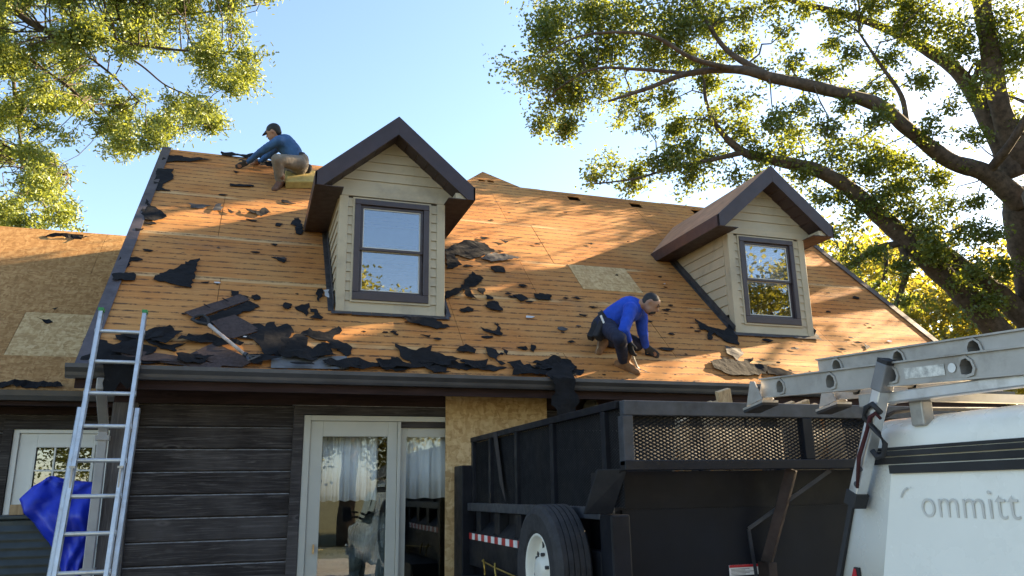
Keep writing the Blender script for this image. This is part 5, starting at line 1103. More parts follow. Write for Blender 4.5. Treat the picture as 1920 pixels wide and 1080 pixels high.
OAK_BLOBS = [(4.695, 4.503, 9.978, 0.4), (5.249, 4.744, 10.695, 0.52), (5.771, 4.382, 10.682, 0.52), (6.407, 4.061, 10.599, 0.51), (7.113, 3.89, 10.509, 0.51), (4.795, 5.094, 9.765, 0.33), (5.034, 4.6, 9.303, 0.45), (5.608, 4.607, 9.857, 0.52), (6.153, 4.307, 10.008, 0.51), (6.954, 4.301, 10.029, 0.47), (5.198, 5.325, 9.138, 0.34), (5.594, 4.903, 9.213, 0.42), (4.951, 5.296, 8.721, 0.23), (5.251, 4.684, 8.381, 0.28), (6.178, 4.902, 9.535, 0.37), (7.451, 3.71, 10.228, 0.41), (8.168, 3.848, 10.684, 0.42), (8.568, 3.376, 10.578, 0.36), (7.668, 4.119, 9.931, 0.31), (6.613, 4.667, 9.016, 0.29), (6.805, 4.417, 8.637, 0.22), (7.277, 4.371, 9.136, 0.29), (7.618, 4.619, 8.677, 0.29), (8.103, 3.868, 9.861, 0.29), (8.528, 3.424, 9.906, 0.29), (8.07, 4.059, 9.499, 0.27), (8.908, 3.374, 9.373, 0.22), (9.501, 3.455, 9.747, 0.29), (10.021, 3.358, 9.547, 0.29), (9.25, 3.202, 10.248, 0.23), (10.781, 3.275, 9.162, 0.23), (5.815, 4.816, 7.531, 0.22), (6.439, 5.147, 7.939, 0.27), (6.718, 4.82, 7.614, 0.27), (7.06, 4.373, 7.766, 0.32), (7.611, 4.351, 7.637, 0.33), (8.227, 4.517, 8.117, 0.34), (6.661, 4.953, 7.462, 0.17), (7.621, 4.29, 8.186, 0.31), (7.262, 4.305, 7.926, 0.26), (8.266, 4.283, 8.813, 0.34), (8.866, 4.304, 8.585, 0.38), (8.245, 3.545, 8.691, 0.32), (8.951, 3.991, 8.001, 0.37), (8.418, 2.755, 8.089, 0.3), (10.272, 4.289, 8.769, 0.35), (9.611, 4.02, 8.21, 0.31), (9.255, 2.43, 7.845, 0.34), (11.155, 3.829, 8.44, 0.39), (10.597, 3.858, 8.035, 0.36), (10.936, 3.412, 7.775, 0.37), (9.226, 2.987, 8.555, 0.28), (11.397, 3.44, 8.068, 0.34), (10.234, 2.893, 8.602, 0.22), (10.445, 2.526, 8.182, 0.27), (11.615, 3.16, 7.862, 0.37), (11.948, 3.446, 7.436, 0.38), (11.333, 3.53, 7.201, 0.41), (11.881, 3.231, 6.819, 0.37), (10.903, 3.814, 6.929, 0.31), (10.172, 3.627, 6.471, 0.22), (12.543, 3.203, 7.654, 0.29), (12.833, 3.315, 7.166, 0.34), (11.923, 3.106, 6.351, 0.32), (13.027, 3.364, 6.533, 0.34), (12.834, 3.091, 5.785, 0.33), (12.316, 3.298, 6.018, 0.29), (11.607, 3.408, 5.783, 0.22), (13.317, 3.272, 5.229, 0.33), (13.74, 3.157, 5.871, 0.29), (12.998, 2.668, 6.305, 0.28), (12.968, 2.852, 7.01, 0.23), (11.182, 3.716, 6.051, 0.23), (10.716, 3.799, 5.826, 0.18), (11.592, 4.112, 5.542, 0.21), (11.887, 3.789, 5.266, 0.23), (10.44, 3.718, 6.099, 0.18), (11.781, 2.719, 10.42, 0.38), (12.354, 2.459, 10.604, 0.4), (12.614, 2.32, 9.976, 0.37), (11.409, 2.974, 9.914, 0.27), (11.734, 2.617, 9.305, 0.29), (11.639, 2.514, 10.738, 0.4), (10.893, 2.567, 10.625, 0.29), (10.22, 2.955, 10.628, 0.29), (13.079, 1.827, 10.34, 0.47), (13.631, 2.06, 9.769, 0.39), (13.855, 2.58, 9.272, 0.34), (12.483, 2.053, 8.896, 0.28), (13.954, 2.544, 8.685, 0.34), (12.233, 2.452, 8.731, 0.28), (11.665, 2.517, 8.131, 0.28), (12.879, 2.652, 8.246, 0.27), (10.401, 2.725, 9.823, 0.22), (11.363, 3.155, 9.421, 0.23), (10.4, 3.236, 10.245, 0.21), (9.636, 3.138, 10.75, 0.26), (8.973, 3.081, 10.699, 0.26), (8.512, 3.955, 7.493, 0.25), (9.319, 4.231, 7.586, 0.23), (9.765, 3.84, 7.591, 0.26), (10.011, 3.761, 7.148, 0.2), (10.748, 3.87, 7.267, 0.26), (20.256, 0.807, 10.877, 0.55), (13.061, 0.679, 11.618, 0.34), (20.27, 0.154, 17.643, 0.43), (19.456, 2.24, 12.271, 0.4), (16.57, -0.864, 15.002, 0.48), (7.479, 3.917, 14.55, 0.56), (7.494, 1.252, 12.341, 0.46), (16.403, -0.677, 12.773, 0.37), (11.424, 4.231, 14.064, 0.57), (9.598, 1.253, 10.885, 0.29), (16.271, 1.103, 14.172, 0.54), (7.865, 3.52, 11.33, 0.43), (17.693, 1.788, 7.434, 0.54), (14.803, 1.386, 8.37, 0.33), (16.44, 3.652, 7.653, 0.46), (9.927, 3.86, 12.572, 0.49), (11.384, 0.858, 10.133, 0.29), (14.939, 2.353, 13.415, 0.43), (10.371, 1.169, 13.849, 0.5), (8.429, 2.299, 14.708, 0.4), (15.757, 1.902, 10.722, 0.42), (12.644, 0.807, 11.913, 0.45), (9.795, 2.457, 12.194, 0.44), (11.874, 2.413, 13.656, 0.57), (14.977, -1.556, 13.661, 0.36), (13.989, -0.328, 11.316, 0.46), (11.84, -0.247, 12.701, 0.31), (17.884, 1.727, 9.068, 0.34), (14.187, 0.049, 13.197, 0.52), (8.231, 4.13, 14.292, 0.42), (13.164, 0.057, 14.421, 0.51), (18.484, 1.467, 13.392, 0.64), (13.08, 0.794, 7.833, 0.41), (9.684, 4.879, 14.56, 0.48), (12.524, 2.877, 15.34, 0.38), (21.666, 2.887, 7.993, 0.39), (11.175, 2.011, 11.456, 0.5), (14.763, -0.929, 13.76, 0.33), (12.42, 0.899, 14.29, 0.35), (17.482, -1.281, 11.415, 0.39), (15.067, 2.833, 7.043, 0.57), (15.029, -1.212, 11.764, 0.46), (11.625, 3.652, 13.548, 0.53), (19.831, 0.721, 14.953, 0.52), (11.516, 0.682, 12.823, 0.39), (17.124, 3.567, 8.981, 0.61), (20.5, 0.818, 11.109, 0.37), (16.384, 0.918, 16.233, 0.49), (12.425, -0.32, 13.186, 0.34), (8.791, 0.71, 13.417, 0.28), (10.756, 2.655, 11.176, 0.36), (9.381, 4.105, 15.466, 0.49), (15.819, 0.322, 11.586, 0.42), (16.821, 0.436, 12.839, 0.36), (7.251, 3.579, 14.328, 0.36), (15.791, 0.962, 8.724, 0.48), (16.069, 1.596, 9.726, 0.47), (17.526, 0.43, 8.583, 0.52), (8.984, 3.005, 16.824, 0.6), (10.723, -0.156, 13.291, 0.45), (17.302, 0.338, 6.81, 0.53), (13.882, 0.703, 10.061, 0.33), (21.054, 0.821, 11.444, 0.49), (16.377, 0.596, 9.898, 0.38), (9.12, 4.493, 15.182, 0.48), (17.525, 3.823, 8.85, 0.56), (15.418, -1.081, 12.069, 0.36), (15.215, 2.224, 10.791, 0.48), (17.55, 0.795, 13.124, 0.47), (7.137, 1.805, 14.395, 0.39), (16.659, 1.26, 13.702, 0.54), (19.907, 1.459, 13.13, 0.44), (15.399, 1.977, 13.826, 0.61), (19.452, 0.751, 12.062, 0.37), (12.334, -0.179, 12.491, 0.36), (14.822, 0.146, 13.489, 0.33), (10.173, 2.166, 11.323, 0.47), (18.15, 0.266, 7.104, 0.47), (7.913, 4.848, 12.859, 0.57), (14.146, 0.874, 10.066, 0.45), (10.713, 4.571, 14.874, 0.49), (11.78, 3.972, 14.947, 0.54), (12.505, 2.095, 15.235, 0.35), (9.988, 1.662, 14.791, 0.35), (16.206, -1.333, 11.695, 0.43), (13.547, 1.801, 12.526, 0.54), (16.648, 2.573, 15.467, 0.48), (10.193, 0.583, 12.125, 0.42), (7.713, 3.478, 14.624, 0.48), (20.482, 1.345, 11.982, 0.51), (11.377, 0.164, 11.076, 0.29)]  # clump depths and unseen clumps arranged so chosen roof patches stay sunny
LEFT_BLOBS = [(-4.81, 4.667, 9.445, 0.24), (-5.384, 7.627, 9.624, 0.22), (-4.379, 5.743, 9.779, 0.18), (-2.829, 4.444, 8.567, 0.23), (-4.97, 6.617, 6.621, 0.19), (-4.378, 7.427, 6.869, 0.19), (-3.607, 5.553, 9.038, 0.22), (-0.53, 5.272, 11.864, 0.27), (-4.763, 8.177, 6.802, 0.26), (-5.517, 7.278, 9.571, 0.23), (-5.274, 6.658, 7.407, 0.17), (-3.816, 5.131, 10.593, 0.14), (-0.171, 3.913, 10.317, 0.18), (-3.499, 6.812, 10.352, 0.18), (-4.829, 5.867, 6.748, 0.22), (-0.796, 4.17, 9.889, 0.21), (-3.19, 6.82, 8.952, 0.18), (-4.653, 7.192, 8.535, 0.24), (-5.193, 5.157, 10.536, 0.15), (-5.27, 6.656, 8.325, 0.24), (-5.639, 7.212, 8.22, 0.2), (-4.508, 5.249, 7.288, 0.17), (-5.392, 5.62, 9.409, 0.21), (-1.762, 5.422, 7.624, 0.24), (-3.715, 6.439, 9.215, 0.19), (-1.018, 6.006, 8.204, 0.25), (-2.261, 4.503, 8.598, 0.15), (-4.539, 7.233, 11.116, 0.24), (-0.65, 4.289, 8.089, 0.24), (-0.905, 5.298, 11.26, 0.23), (-5.089, 6.908, 10.118, 0.18), (-4.695, 6.934, 7.246, 0.23), (-2.376, 5.994, 10.167, 0.21), (-0.473, 4.042, 8.502, 0.19), (-3.241, 5.941, 6.321, 0.25), (-5.516, 5.554, 10.337, 0.23), (-1.125, 5.568, 10.797, 0.2), (-3.235, 4.734, 9.896, 0.17), (-5.456, 6.911, 9.491, 0.2), (-3.521, 5.029, 6.944, 0.13), (-5.763, 7.081, 10.227, 0.16), (-3.85, 7.206, 8.867, 0.23), (-4.541, 5.74, 10.992, 0.25), (-0.905, 4.355, 7.718, 0.14), (-5.653, 6.442, 10.122, 0.17), (-2.451, 6.158, 10.294, 0.23), (-1.493, 5.148, 10.181, 0.26), (-5.686, 7.566, 6.762, 0.28), (-4.349, 6.748, 9.204, 0.23), (-4.743, 6.52, 7.677, 0.26), (-3.977, 7.991, 7.292, 0.27), (-2.756, 4.284, 8.772, 0.18), (-4.598, 6.966, 7.855, 0.27), (-1.867, 4.725, 9.852, 0.2), (-2.108, 4.633, 9.305, 0.21), (-5.813, 7.784, 9.744, 0.28), (-5.35, 6.63, 10.927, 0.28), (-4.762, 7.344, 11.09, 0.28), (-2.594, 7.202, 8.494, 0.22), (-5.476, 5.874, 9.879, 0.21), (-4.317, 4.785, 9.083, 0.15), (-2.785, 6.281, 12.053, 0.27), (-4.774, 5.686, 6.91, 0.19), (-4.72, 5.992, 10.605, 0.26), (-5.407, 6.14, 10.343, 0.27), (-3.63, 6.649, 6.997, 0.2), (-1.525, 4.954, 10.417, 0.15), (-5.628, 6.296, 11.083, 0.27), (-3.56, 5.814, 6.032, 0.23), (-3.368, 5.025, 6.567, 0.17), (-3.365, 6.987, 10.231, 0.19), (-5.044, 6.309, 11.471, 0.27), (-5.277, 7.698, 7.865, 0.18), (-0.448, 3.485, 9.96, 0.22), (-2.208, 4.834, 10.793, 0.27), (-4.515, 6.907, 11.238, 0.17), (-0.88, 3.456, 9.843, 0.19), (-4.637, 6.099, 9.16, 0.18), (-1.467, 5.289, 10.023, 0.25), (-3.557, 3.983, 10.178, 0.22), (-6.342, 7.794, 10.979, 0.24), (-0.326, 5.172, 10.477, 0.26), (-1.55, 4.186, 10.612, 0.16), (-4.886, 4.951, 10.632, 0.24), (-2.392, 5.45, 10.256, 0.23), (-4.243, 6.071, 11.752, 0.23), (-4.911, 5.423, 8.294, 0.18), (-1.487, 4.959, 8.024, 0.23), (-4.099, 5.776, 7.784, 0.21), (-2.657, 6.819, 8.811, 0.27), (-0.283, 5.843, 11.107, 0.26), (-4.818, 4.997, 10.848, 0.19), (-4.844, 6.364, 8.404, 0.23), (-3.81, 6.02, 6.438, 0.19), (-5.105, 8.263, 7.162, 0.29), (-5.041, 7.385, 10.455, 0.28), (-4.644, 5.039, 8.315, 0.22), (-1.119, 4.722, 8.987, 0.22), (-3.19, 6.408, 6.441, 0.2), (-0.26, 4.08, 9.687, 0.15), (-0.456, 4.831, 8.587, 0.25), (-0.597, 3.565, 9.56, 0.23), (-1.77, 4.688, 11.251, 0.15), (-5.245, 6.008, 11.226, 0.22), (-2.954, 4.875, 7.169, 0.16), (-5.105, 7.326, 9.289, 0.18), (-0.623, 3.962, 9.024, 0.17), (-1.528, 4.423, 11.171, 0.18), (-2.522, 4.35, 8.669, 0.15), (-3.702, 6.604, 10.452, 0.2), (-4.201, 5.894, 8.818, 0.26), (-0.699, 4.033, 9.616, 0.18), (-2.302, 3.821, 10.397, 0.16), (-4.856, 4.965, 9.393, 0.17), (-3.515, 6.897, 9.077, 0.19), (-3.09, 4.924, 6.391, 0.19), (-5.757, 7.055, 12.206, 0.25), (-3.692, 6.519, 12.372, 0.27), (-4.919, 5.642, 8.719, 0.25), (-4.563, 6.893, 11.489, 0.2), (-4.811, 4.869, 10.401, 0.18), (-4.688, 7.729, 8.499, 0.18), (-5.708, 7.534, 7.758, 0.26), (-4.811, 6.044, 7.554, 0.16), (-3.759, 7.475, 7.43, 0.27), (-4.088, 5.175, 8.566, 0.16), (-1.186, 5.774, 11.666, 0.29), (-3.595, 7.459, 9.025, 0.26), (-5.638, 7.647, 7.678, 0.2), (-5.676, 6.622, 9.726, 0.19), (-2.605, 6.068, 9.684, 0.28), (-6.086, 7.875, 8.73, 0.16), (-1.838, 4.805, 9.136, 0.14), (-2.893, 4.803, 9.72, 0.16), (-4.035, 5.318, 11.28, 0.24), (-3.835, 6.741, 7.098, 0.25), (-0.199, 4.06, 10.61, 0.16), (-4.404, 5.127, 7.091, 0.2), (-2.09, 5.665, 11.213, 0.26), (-1.177, 5.512, 9.938, 0.22), (-5.407, 7.783, 9.682, 0.25), (-5.621, 7.867, 9.296, 0.16), (-5.816, 7.45, 7.36, 0.25), (-3.613, 5.087, 7.988, 0.15), (-2.525, 3.628, 10.232, 0.21), (-3.601, 4.908, 9.924, 0.25), (-2.937, 4.398, 10.043, 0.14), (-3.193, 4.635, 10.624, 0.24), (-0.916, 4.417, 8.696, 0.25), (-3.7, 4.722, 9.345, 0.19), (-1.029, 6.089, 9.199, 0.2), (-1.945, 4.877, 10.39, 0.18), (-3.737, 5.581, 7.154, 0.2), (-3.368, 5.662, 6.558, 0.18), (-1.884, 5.783, 10.283, 0.28), (-3.307, 4.588, 7.909, 0.22), (-3.371, 5.229, 7.848, 0.21), (-4.94, 6.256, 10.032, 0.25), (-1.358, 5.396, 9.147, 0.18), (-2.674, 5.659, 9.558, 0.15), (-5.139, 6.517, 7.969, 0.17), (-0.43, 5.445, 12.194, 0.28), (-5.964, 7.945, 7.218, 0.18), (-5.041, 5.155, 9.228, 0.23), (-4.736, 4.711, 10.069, 0.23), (-4.031, 5.412, 5.97, 0.18), (-4.789, 5.07, 9.875, 0.2), (-4.982, 7.236, 10.326, 0.24), (-5.999, 6.761, 10.292, 0.19), (-5.235, 5.582, 10.614, 0.22), (-2.935, 4.45, 9.522, 0.17), (-0.796, 3.321, 10.058, 0.14), (-2.644, 4.491, 10.838, 0.18), (-3.658, 6.873, 9.754, 0.2), (-4.479, 5.878, 7.044, 0.15), (-5.752, 7.843, 6.711, 0.23), (-4.664, 5.527, 6.626, 0.21), (-0.962, 4.194, 8.481, 0.25), (-5.784, 6.708, 10.266, 0.23), (-4.69, 5.759, 9.869, 0.26), (-0.241, 5.279, 11.558, 0.21), (-3.943, 4.765, 8.431, 0.21), (-1.661, 3.709, 9.217, 0.21), (-0.328, 5.707, 11.649, 0.24), (-4.643, 7.493, 7.844, 0.2), (-2.656, 5.527, 10.44, 0.17), (-3.866, 7.357, 7.721, 0.24), (-2.1, 4.674, 7.437, 0.14), (-4.794, 8.175, 8.153, 0.19), (-4.593, 5.701, 8.299, 0.23), (-3.86, 6.127, 9.508, 0.19), (-1.084, 4.038, 7.583, 0.19), (-3.465, 7.908, 7.127, 0.17), (-1.345, 5.423, 8.192, 0.16), (-4.619, 4.865, 8.648, 0.16), (-4.401, 4.866, 10.413, 0.15), (-4.874, 4.625, 10.282, 0.14), (-3.025, 6.887, 10.744, 0.25), (-3.307, 4.371, 9.404, 0.24), (-4.493, 7.649, 6.627, 0.26), (-4.949, 5.784, 6.295, 0.22), (-4.91, 5.745, 6.092, 0.15), (-3.02, 4.284, 9.738, 0.17), (-5.747, 7.494, 8.832, 0.22), (-2.614, 5.232, 10.063, 0.22), (-0.467, 6.363, 9.424, 0.22), (-2.043, 4.654, 7.111, 0.23), (-1.19, 5.088, 11.081, 0.2), (-4.466, 4.89, 9.621, 0.24), (-4.44, 5.923, 7.354, 0.2), (-5.354, 6.698, 6.585, 0.22), (-5.537, 6.915, 10.936, 0.25), (-2.418, 5.833, 9.607, 0.27), (-3.543, 7.033, 9.753, 0.2), (-2.801, 5.184, 10.183, 0.17), (-3.876, 7.374, 7.733, 0.27), (-1.704, 5.356, 10.489, 0.18), (-2.866, 3.832, 10.089, 0.23), (-3.252, 6.248, 9.082, 0.15), (-1.782, 4.43, 7.082, 0.22), (-5.197, 5.272, 9.795, 0.23), (-4.826, 7.319, 7.616, 0.21), (-1.881, 5.613, 10.964, 0.19), (-2.504, 5.07, 7.592, 0.25), (-5.519, 8.584, 7.366, 0.27), (-1.934, 5.037, 10.835, 0.16), (-2.908, 5.187, 10.761, 0.24), (-5.137, 5.076, 8.868, 0.17), (-3.652, 4.84, 10.938, 0.22), (-3.195, 5.075, 10.58, 0.14), (-4.616, 5.272, 8.659, 0.2), (-5.401, 7.954, 7.902, 0.27), (-1.522, 6.503, 8.818, 0.17), (-6.204, 7.936, 10.575, 0.23), (-2.706, 5.518, 10.161, 0.24), (-2.61, 4.638, 10.868, 0.19), (-5.53, 6.526, 11.682, 0.15), (-4.39, 7.243, 8.708, 0.19), (-5.445, 7.705, 6.907, 0.25), (-1.677, 4.404, 7.196, 0.15), (-0.779, 5.098, 10.037, 0.24), (-3.021, 5.39, 11.239, 0.21), (-4.196, 6.325, 9.237, 0.15), (-3.7, 5.616, 10.365, 0.17), (-3.08, 4.812, 8.467, 0.16), (-2.711, 7.083, 8.826, 0.25), (-3.371, 5.454, 6.808, 0.16), (-4.017, 5.773, 8.623, 0.17), (-5.93, 7.244, 11.926, 0.27), (-1.239, 5.597, 8.206, 0.21), (-2.02, 6.429, 9.796, 0.19), (-2.547, 6.702, 7.828, 0.2), (-3.421, 5.004, 10.861, 0.26), (-5.703, 8.361, 7.124, 0.26), (-5.278, 8.439, 7.68, 0.21), (-4.85, 5.287, 10.143, 0.17), (-5.304, 5.791, 10.075, 0.23), (-0.278, 5.308, 12.195, 0.28), (-3.518, 5.005, 9.876, 0.17), (-3.895, 4.767, 8.52, 0.15), (-3.731, 6.285, 12.001, 0.25), (-4.745, 8.138, 8.087, 0.27), (-4.297, 7.003, 8.613, 0.26), (-3.508, 5.352, 9.892, 0.15), (-2.436, 4.36, 7.837, 0.23), (-4.043, 5.981, 8.75, 0.18), (-3.458, 5.512, 8.195, 0.17), (-5.866, 6.56, 9.804, 0.15), (-4.796, 5.472, 6.363, 0.14), (-3.854, 6.808, 8.17, 0.22), (-3.063, 4.386, 8.593, 0.21), (-3.992, 5.371, 8.697, 0.22), (-1.619, 4.111, 9.885, 0.24), (-2.403, 4.751, 10.214, 0.19), (-1.158, 3.515, 9.891, 0.21), (-1.925, 4.907, 10.961, 0.25), (-1.891, 5.744, 10.554, 0.2), (-1.39, 6.57, 8.569, 0.16), (-3.585, 6.719, 6.449, 0.19), (-3.973, 4.492, 9.02, 0.21), (-4.982, 5.453, 7.007, 0.15), (-3.074, 4.007, 10.043, 0.24), (-1.628, 3.593, 9.702, 0.16), (-2.921, 4.39, 8.769, 0.15), (-3.398, 5.386, 9.881, 0.22), (-4.154, 6.949, 6.554, 0.27), (-3.387, 7.425, 9.155, 0.21), (-4.367, 5.697, 9.275, 0.16), (-4.444, 6.795, 10.481, 0.29), (-5.926, 7.415, 8.38, 0.19), (-1.019, 3.814, 8.591, 0.14), (-5.03, 7.03, 11.038, 0.2), (-1.829, 7.057, 8.581, 0.29), (-1.821, 5.528, 9.816, 0.18), (-4.992, 7.665, 7.617, 0.28), (-4.556, 4.502, 9.741, 0.15), (-1.677, 4.53, 11.266, 0.23), (-4.845, 7.037, 8.477, 0.22), (-5.136, 5.521, 7.707, 0.14), (-0.618, 3.935, 10.444, 0.16)]
LEFT_LIMBS = {
 'A': [(-8.393, 6.83, 12.436, 0.276), (-5.88, 6.374, 10.635, 0.137), (-4.508, 5.987, 9.976, 0.091), (-3.969, 5.906, 9.616, 0.072), (-3.5, 5.706, 9.375, 0.058), (-2.876, 5.424, 9.245, 0.045), (-2.174, 5.129, 9.065, 0.035), (-1.485, 4.831, 8.911, 0.026), (-0.731, 4.594, 8.855, 0.018)],
 'B': [(-5.88, 6.374, 10.635, 0.091), (-4.789, 6.585, 9.73, 0.065), (-4.328, 6.508, 9.451, 0.051), (-3.833, 6.349, 9.028, 0.042), (-3.372, 6.283, 8.706, 0.037), (-2.791, 6.131, 8.156, 0.028), (-2.144, 5.906, 7.788, 0.018), (-1.619, 5.75, 7.717, 0.014)],
 'C': [(-3.969, 5.906, 9.616, 0.041), (-3.276, 5.201, 8.958, 0.03), (-2.827, 5.027, 8.645, 0.026), (-2.378, 4.876, 8.254, 0.021), (-2.034, 4.853, 7.918, 0.013)],
 'D': [(-4.789, 6.585, 9.73, 0.056), (-4.49, 6.944, 9.252, 0.043), (-4.389, 7.183, 8.653, 0.038), (-4.255, 7.318, 8.001, 0.029), (-4.036, 7.399, 7.44, 0.024), (-3.719, 7.474, 6.784, 0.014)],
 'E': [(-3.5, 5.706, 9.375, 0.036), (-2.83, 5.796, 9.816, 0.032), (-1.985, 5.678, 10.009, 0.024), (-0.926, 5.395, 10.141, 0.019), (-0.392, 5.194, 10.223, 0.014)],
 'F': [(-2.876, 5.424, 9.245, 0.027), (-2.121, 5.006, 8.657, 0.022), (-1.672, 4.855, 8.261, 0.017), (-1.154, 4.658, 7.951, 0.013), (-0.916, 4.597, 7.487, 0.009)],
 'G': [(-6.061, 7.608, 9.148, 0.058), (-5.117, 7.308, 8.295, 0.043), (-4.336, 7.079, 7.78, 0.028), (-3.961, 7.031, 7.501, 0.019), (-3.3, 6.764, 7.267, 0.014)],
}
# ------------------------------------------------------------------ scraps on the roof
random.seed(21)
def felt_mat():
    m, nt, b = node_mat('black_roofing_felt'); g = N(nt); co = g.coord()
    c = g.ramp(g.noise(co, 5, 7, 0.65), [(0.3, (0.006, 0.006, 0.007)), (0.6, (0.013, 0.013, 0.015)), (0.8, (0.026, 0.025, 0.025))])
    g.l(c, b.inputs['Base Color']); b.inputs['Roughness'].default_value = 0.9; b.inputs['Specular IOR Level'].default_value = 0.2
    g.l(g.bump(g.noise(co, 14, 6, 0.6), 0.6, 0.012), b.inputs['Normal']); return m
M['felt'] = felt_mat()
M['grey'] = plain('dusty_grey_felt', (0.050, 0.047, 0.046), 0.8, var=0.4, scale=9, bump=0.5, bscale=20)
M['shingle'] = plain('brown_shingle_grit', (0.050, 0.034, 0.032), 0.95, var=0.45, scale=30, bump=0.6, bscale=180)
M['metal'] = plain('grey_flashing_sheet', (0.15, 0.15, 0.15), 0.5, 0.3, var=0.3, scale=7)
M['paper'] = plain('pale_paper', (0.55, 0.55, 0.56), 0.8)
MATK = {'felt': 'felt', 'small': 'felt', 'grey': 'grey', 'shingle': 'shingle', 'metal': 'metal', 'white': 'paper'}
def scrap(poly, kind, h0, seed, fr=RP, curl=1.0, th=0.004):
    """torn sheet lying on the deck: subdivided outline with ragged edge, slight buckles"""
    rnd = random.Random(seed); pts = []
    rag = 0.0 if kind in ('shingle', 'metal') else 0.017
    n = len(poly)
    for i in range(n):
        a = V((*poly[i], 0)); c = V((*poly[(i+1) % n], 0)); L = (c-a).length; k = max(1, min(18, int(L/0.036)))
        for j in range(k):
            p = a.lerp(c, j/k)
            if j: p += V((rnd.uniform(-rag, rag), rnd.uniform(-rag, rag), 0))
            pts.append(p)
    bm = bmesh.new(); vs = [bm.verts.new(p) for p in pts]; f = bm.faces.new(vs)
    bmesh.ops.triangulate(bm, faces=[f])
    size = max(max(p.x for p in pts)-min(p.x for p in pts), max(p.y for p in pts)-min(p.y for p in pts))
    for _ in range(2 if size > 0.25 else 1):
        es = [e for e in bm.edges if e.calc_length() > 0.07]
        if es: bmesh.ops.subdivide_edges(bm, edges=es, cuts=1, use_grid_fill=False)
        bmesh.ops.triangulate(bm, faces=bm.faces[:])
    amp = {'felt': 0.022, 'grey': 0.02, 'small': 0.008, 'shingle': 0.008, 'metal': 0.002, 'white': 0.01}[kind]*curl
    for v in bm.verts:
        q = V((v.co.x*6, v.co.y*6, seed*3.7)); z = h0 + amp*max(0, 0.55+1.5*noise.noise(q)) + 0.45*amp*noise.noise(q*3)
        z += (0.016*curl if v.is_boundary else 0)*max(0, noise.noise(q*0.7+V((9, 3, 1)))+0.1) if kind not in ('metal',) else 0
        v.co = fr(v.co.x, v.co.y, max(z, h0))
    me = bpy.data.meshes.new('roofing_scrap'); bm.normal_update()
    if sum(f.normal.z for f in bm.faces) < 0: bmesh.ops.reverse_faces(bm, faces=bm.faces[:])
    bm.to_mesh(me); bm.free(); me.materials.append(M[MATK[kind]])
    nm = {'felt': 'felt_scrap', 'grey': 'felt_scrap', 'small': 'felt_scrap', 'shingle': 'shingle_strip', 'metal': 'flashing_sheet', 'white': 'paper_scrap'}[kind]
    o = bpy.data.objects.new(nm, me); col.objects.link(o)
    s = o.modifiers.new('thick', 'SOLIDIFY'); s.thickness = 0.006 if kind == 'shingle' else th; s.offset = 1
    return o
LOOSE = []
for i, (kind, poly, label) in enumerate(SCRAPS):
    h = 0.006 + (0.010 if kind == 'shingle' else 0.0) + 0.004*(i % 3)
    o = scrap(poly, kind, h, i+1, curl=0.55)
    cat = {'shingle': 'shingle', 'metal': 'flashing', 'white': 'paper'}.get(kind, 'roofing felt')
    if kind == 'small': tag(o, 'x', 'roofing felt', 'small felt scraps strewn over the roof'); LOOSE.append((o, sum(p[0] for p in poly)/len(poly), sum(p[1] for p in poly)/len(poly), 'small black felt scrap'))
    else: tag(o, label, cat)
    if kind == 'shingle' and len(poly) == 4 and i < 40:
        # tab slots cut across the strip
        a, b_, c, d_ = [V((*p, 0)) for p in poly]
        for t in (0.33, 0.66):
            p = a.lerp(b_, t); q = d_.lerp(c, t); m = MB(); q2 = p.lerp(q, 0.62)
            w = (b_-a).normalized()*0.006
            m.prism([RP(p.x-w.x, p.y-w.y, h+0.030), RP(p.x+w.x, p.y+w.y, h+0.030), RP(q2.x+w.x, q2.y+w.y, h+0.030), RP(q2.x-w.x, q2.y-w.y, h+0.030)], (0, -0.001, 0.0015))
            m.build('tab_slot', M['felt'], o)
# extra torn pieces in the pile along the left gutter
for k in range(26):
    x = random.uniform(-1.2, 3.2); s = random.uniform(0.05, 0.62) if x < 1.4 else random.uniform(0.03, 0.22); r = random.uniform(0.06, 0.15); n = random.randint(6, 10); a0 = random.uniform(0, 6)
    poly = [(x+r*random.uniform(0.35, 1.5)*1.35*math.cos(a0+6.283*j/n), max(0.02, s+r*random.uniform(0.3, 1.1)*math.sin(a0+6.283*j/n))) for j in range(n)]
    o = scrap(poly, 'felt', 0.012+0.004*(k % 5), 700+k, curl=1.4)
    tag(o, 'x', 'roofing felt', 'torn felt pieces piled along the gutter'); LOOSE.append((o, x, s, 'hand-sized torn felt piece'))
# many tiny loose bits
def free_spot(x, s):
    for cx in (1.33, 6.15):
        if abs(x-cx) < 0.95 and 0.95 < s < 4.2: return False
    return True
k = 0
while k < 150:
    x = random.uniform(-1.25, 8.3); s = random.uniform(0.08, 4.9)*random.choice((1, 1, 0.5))
    if not free_spot(x, s) or x > 1.0 + 8*(1-s/SL)+3 and False: continue
    if s > 2.6 and random.random() < 0.6: continue
    r = random.choice((0.012, 0.018, 0.025, 0.032, 0.045))*random.uniform(0.8, 1.3); n = random.randint(4, 7); a0 = random.uniform(0, 6)
    poly = [(x+r*random.uniform(0.5, 1.4)*1.5*math.cos(a0+6.283*j/n), s+r*random.uniform(0.4, 1.0)*math.sin(a0+6.283*j/n)) for j in range(n)]
    o = scrap(poly, 'small', 0.005, 300+k, th=0.003)
    if k % 9 == 0: o.data.materials[0] = M['paper'] if k % 18 == 0 else M['grey']; tag(o, 'x', 'scrap', 'tiny pale scraps on the roof'); o.name = 'paper_scrap'; LOOSE.append((o, x, s, 'tiny pale scrap'))
    else: tag(o, 'x', 'roofing felt', 'small felt scraps strewn over the roof'); LOOSE.append((o, x, s, 'small black felt scrap'))
    k += 1
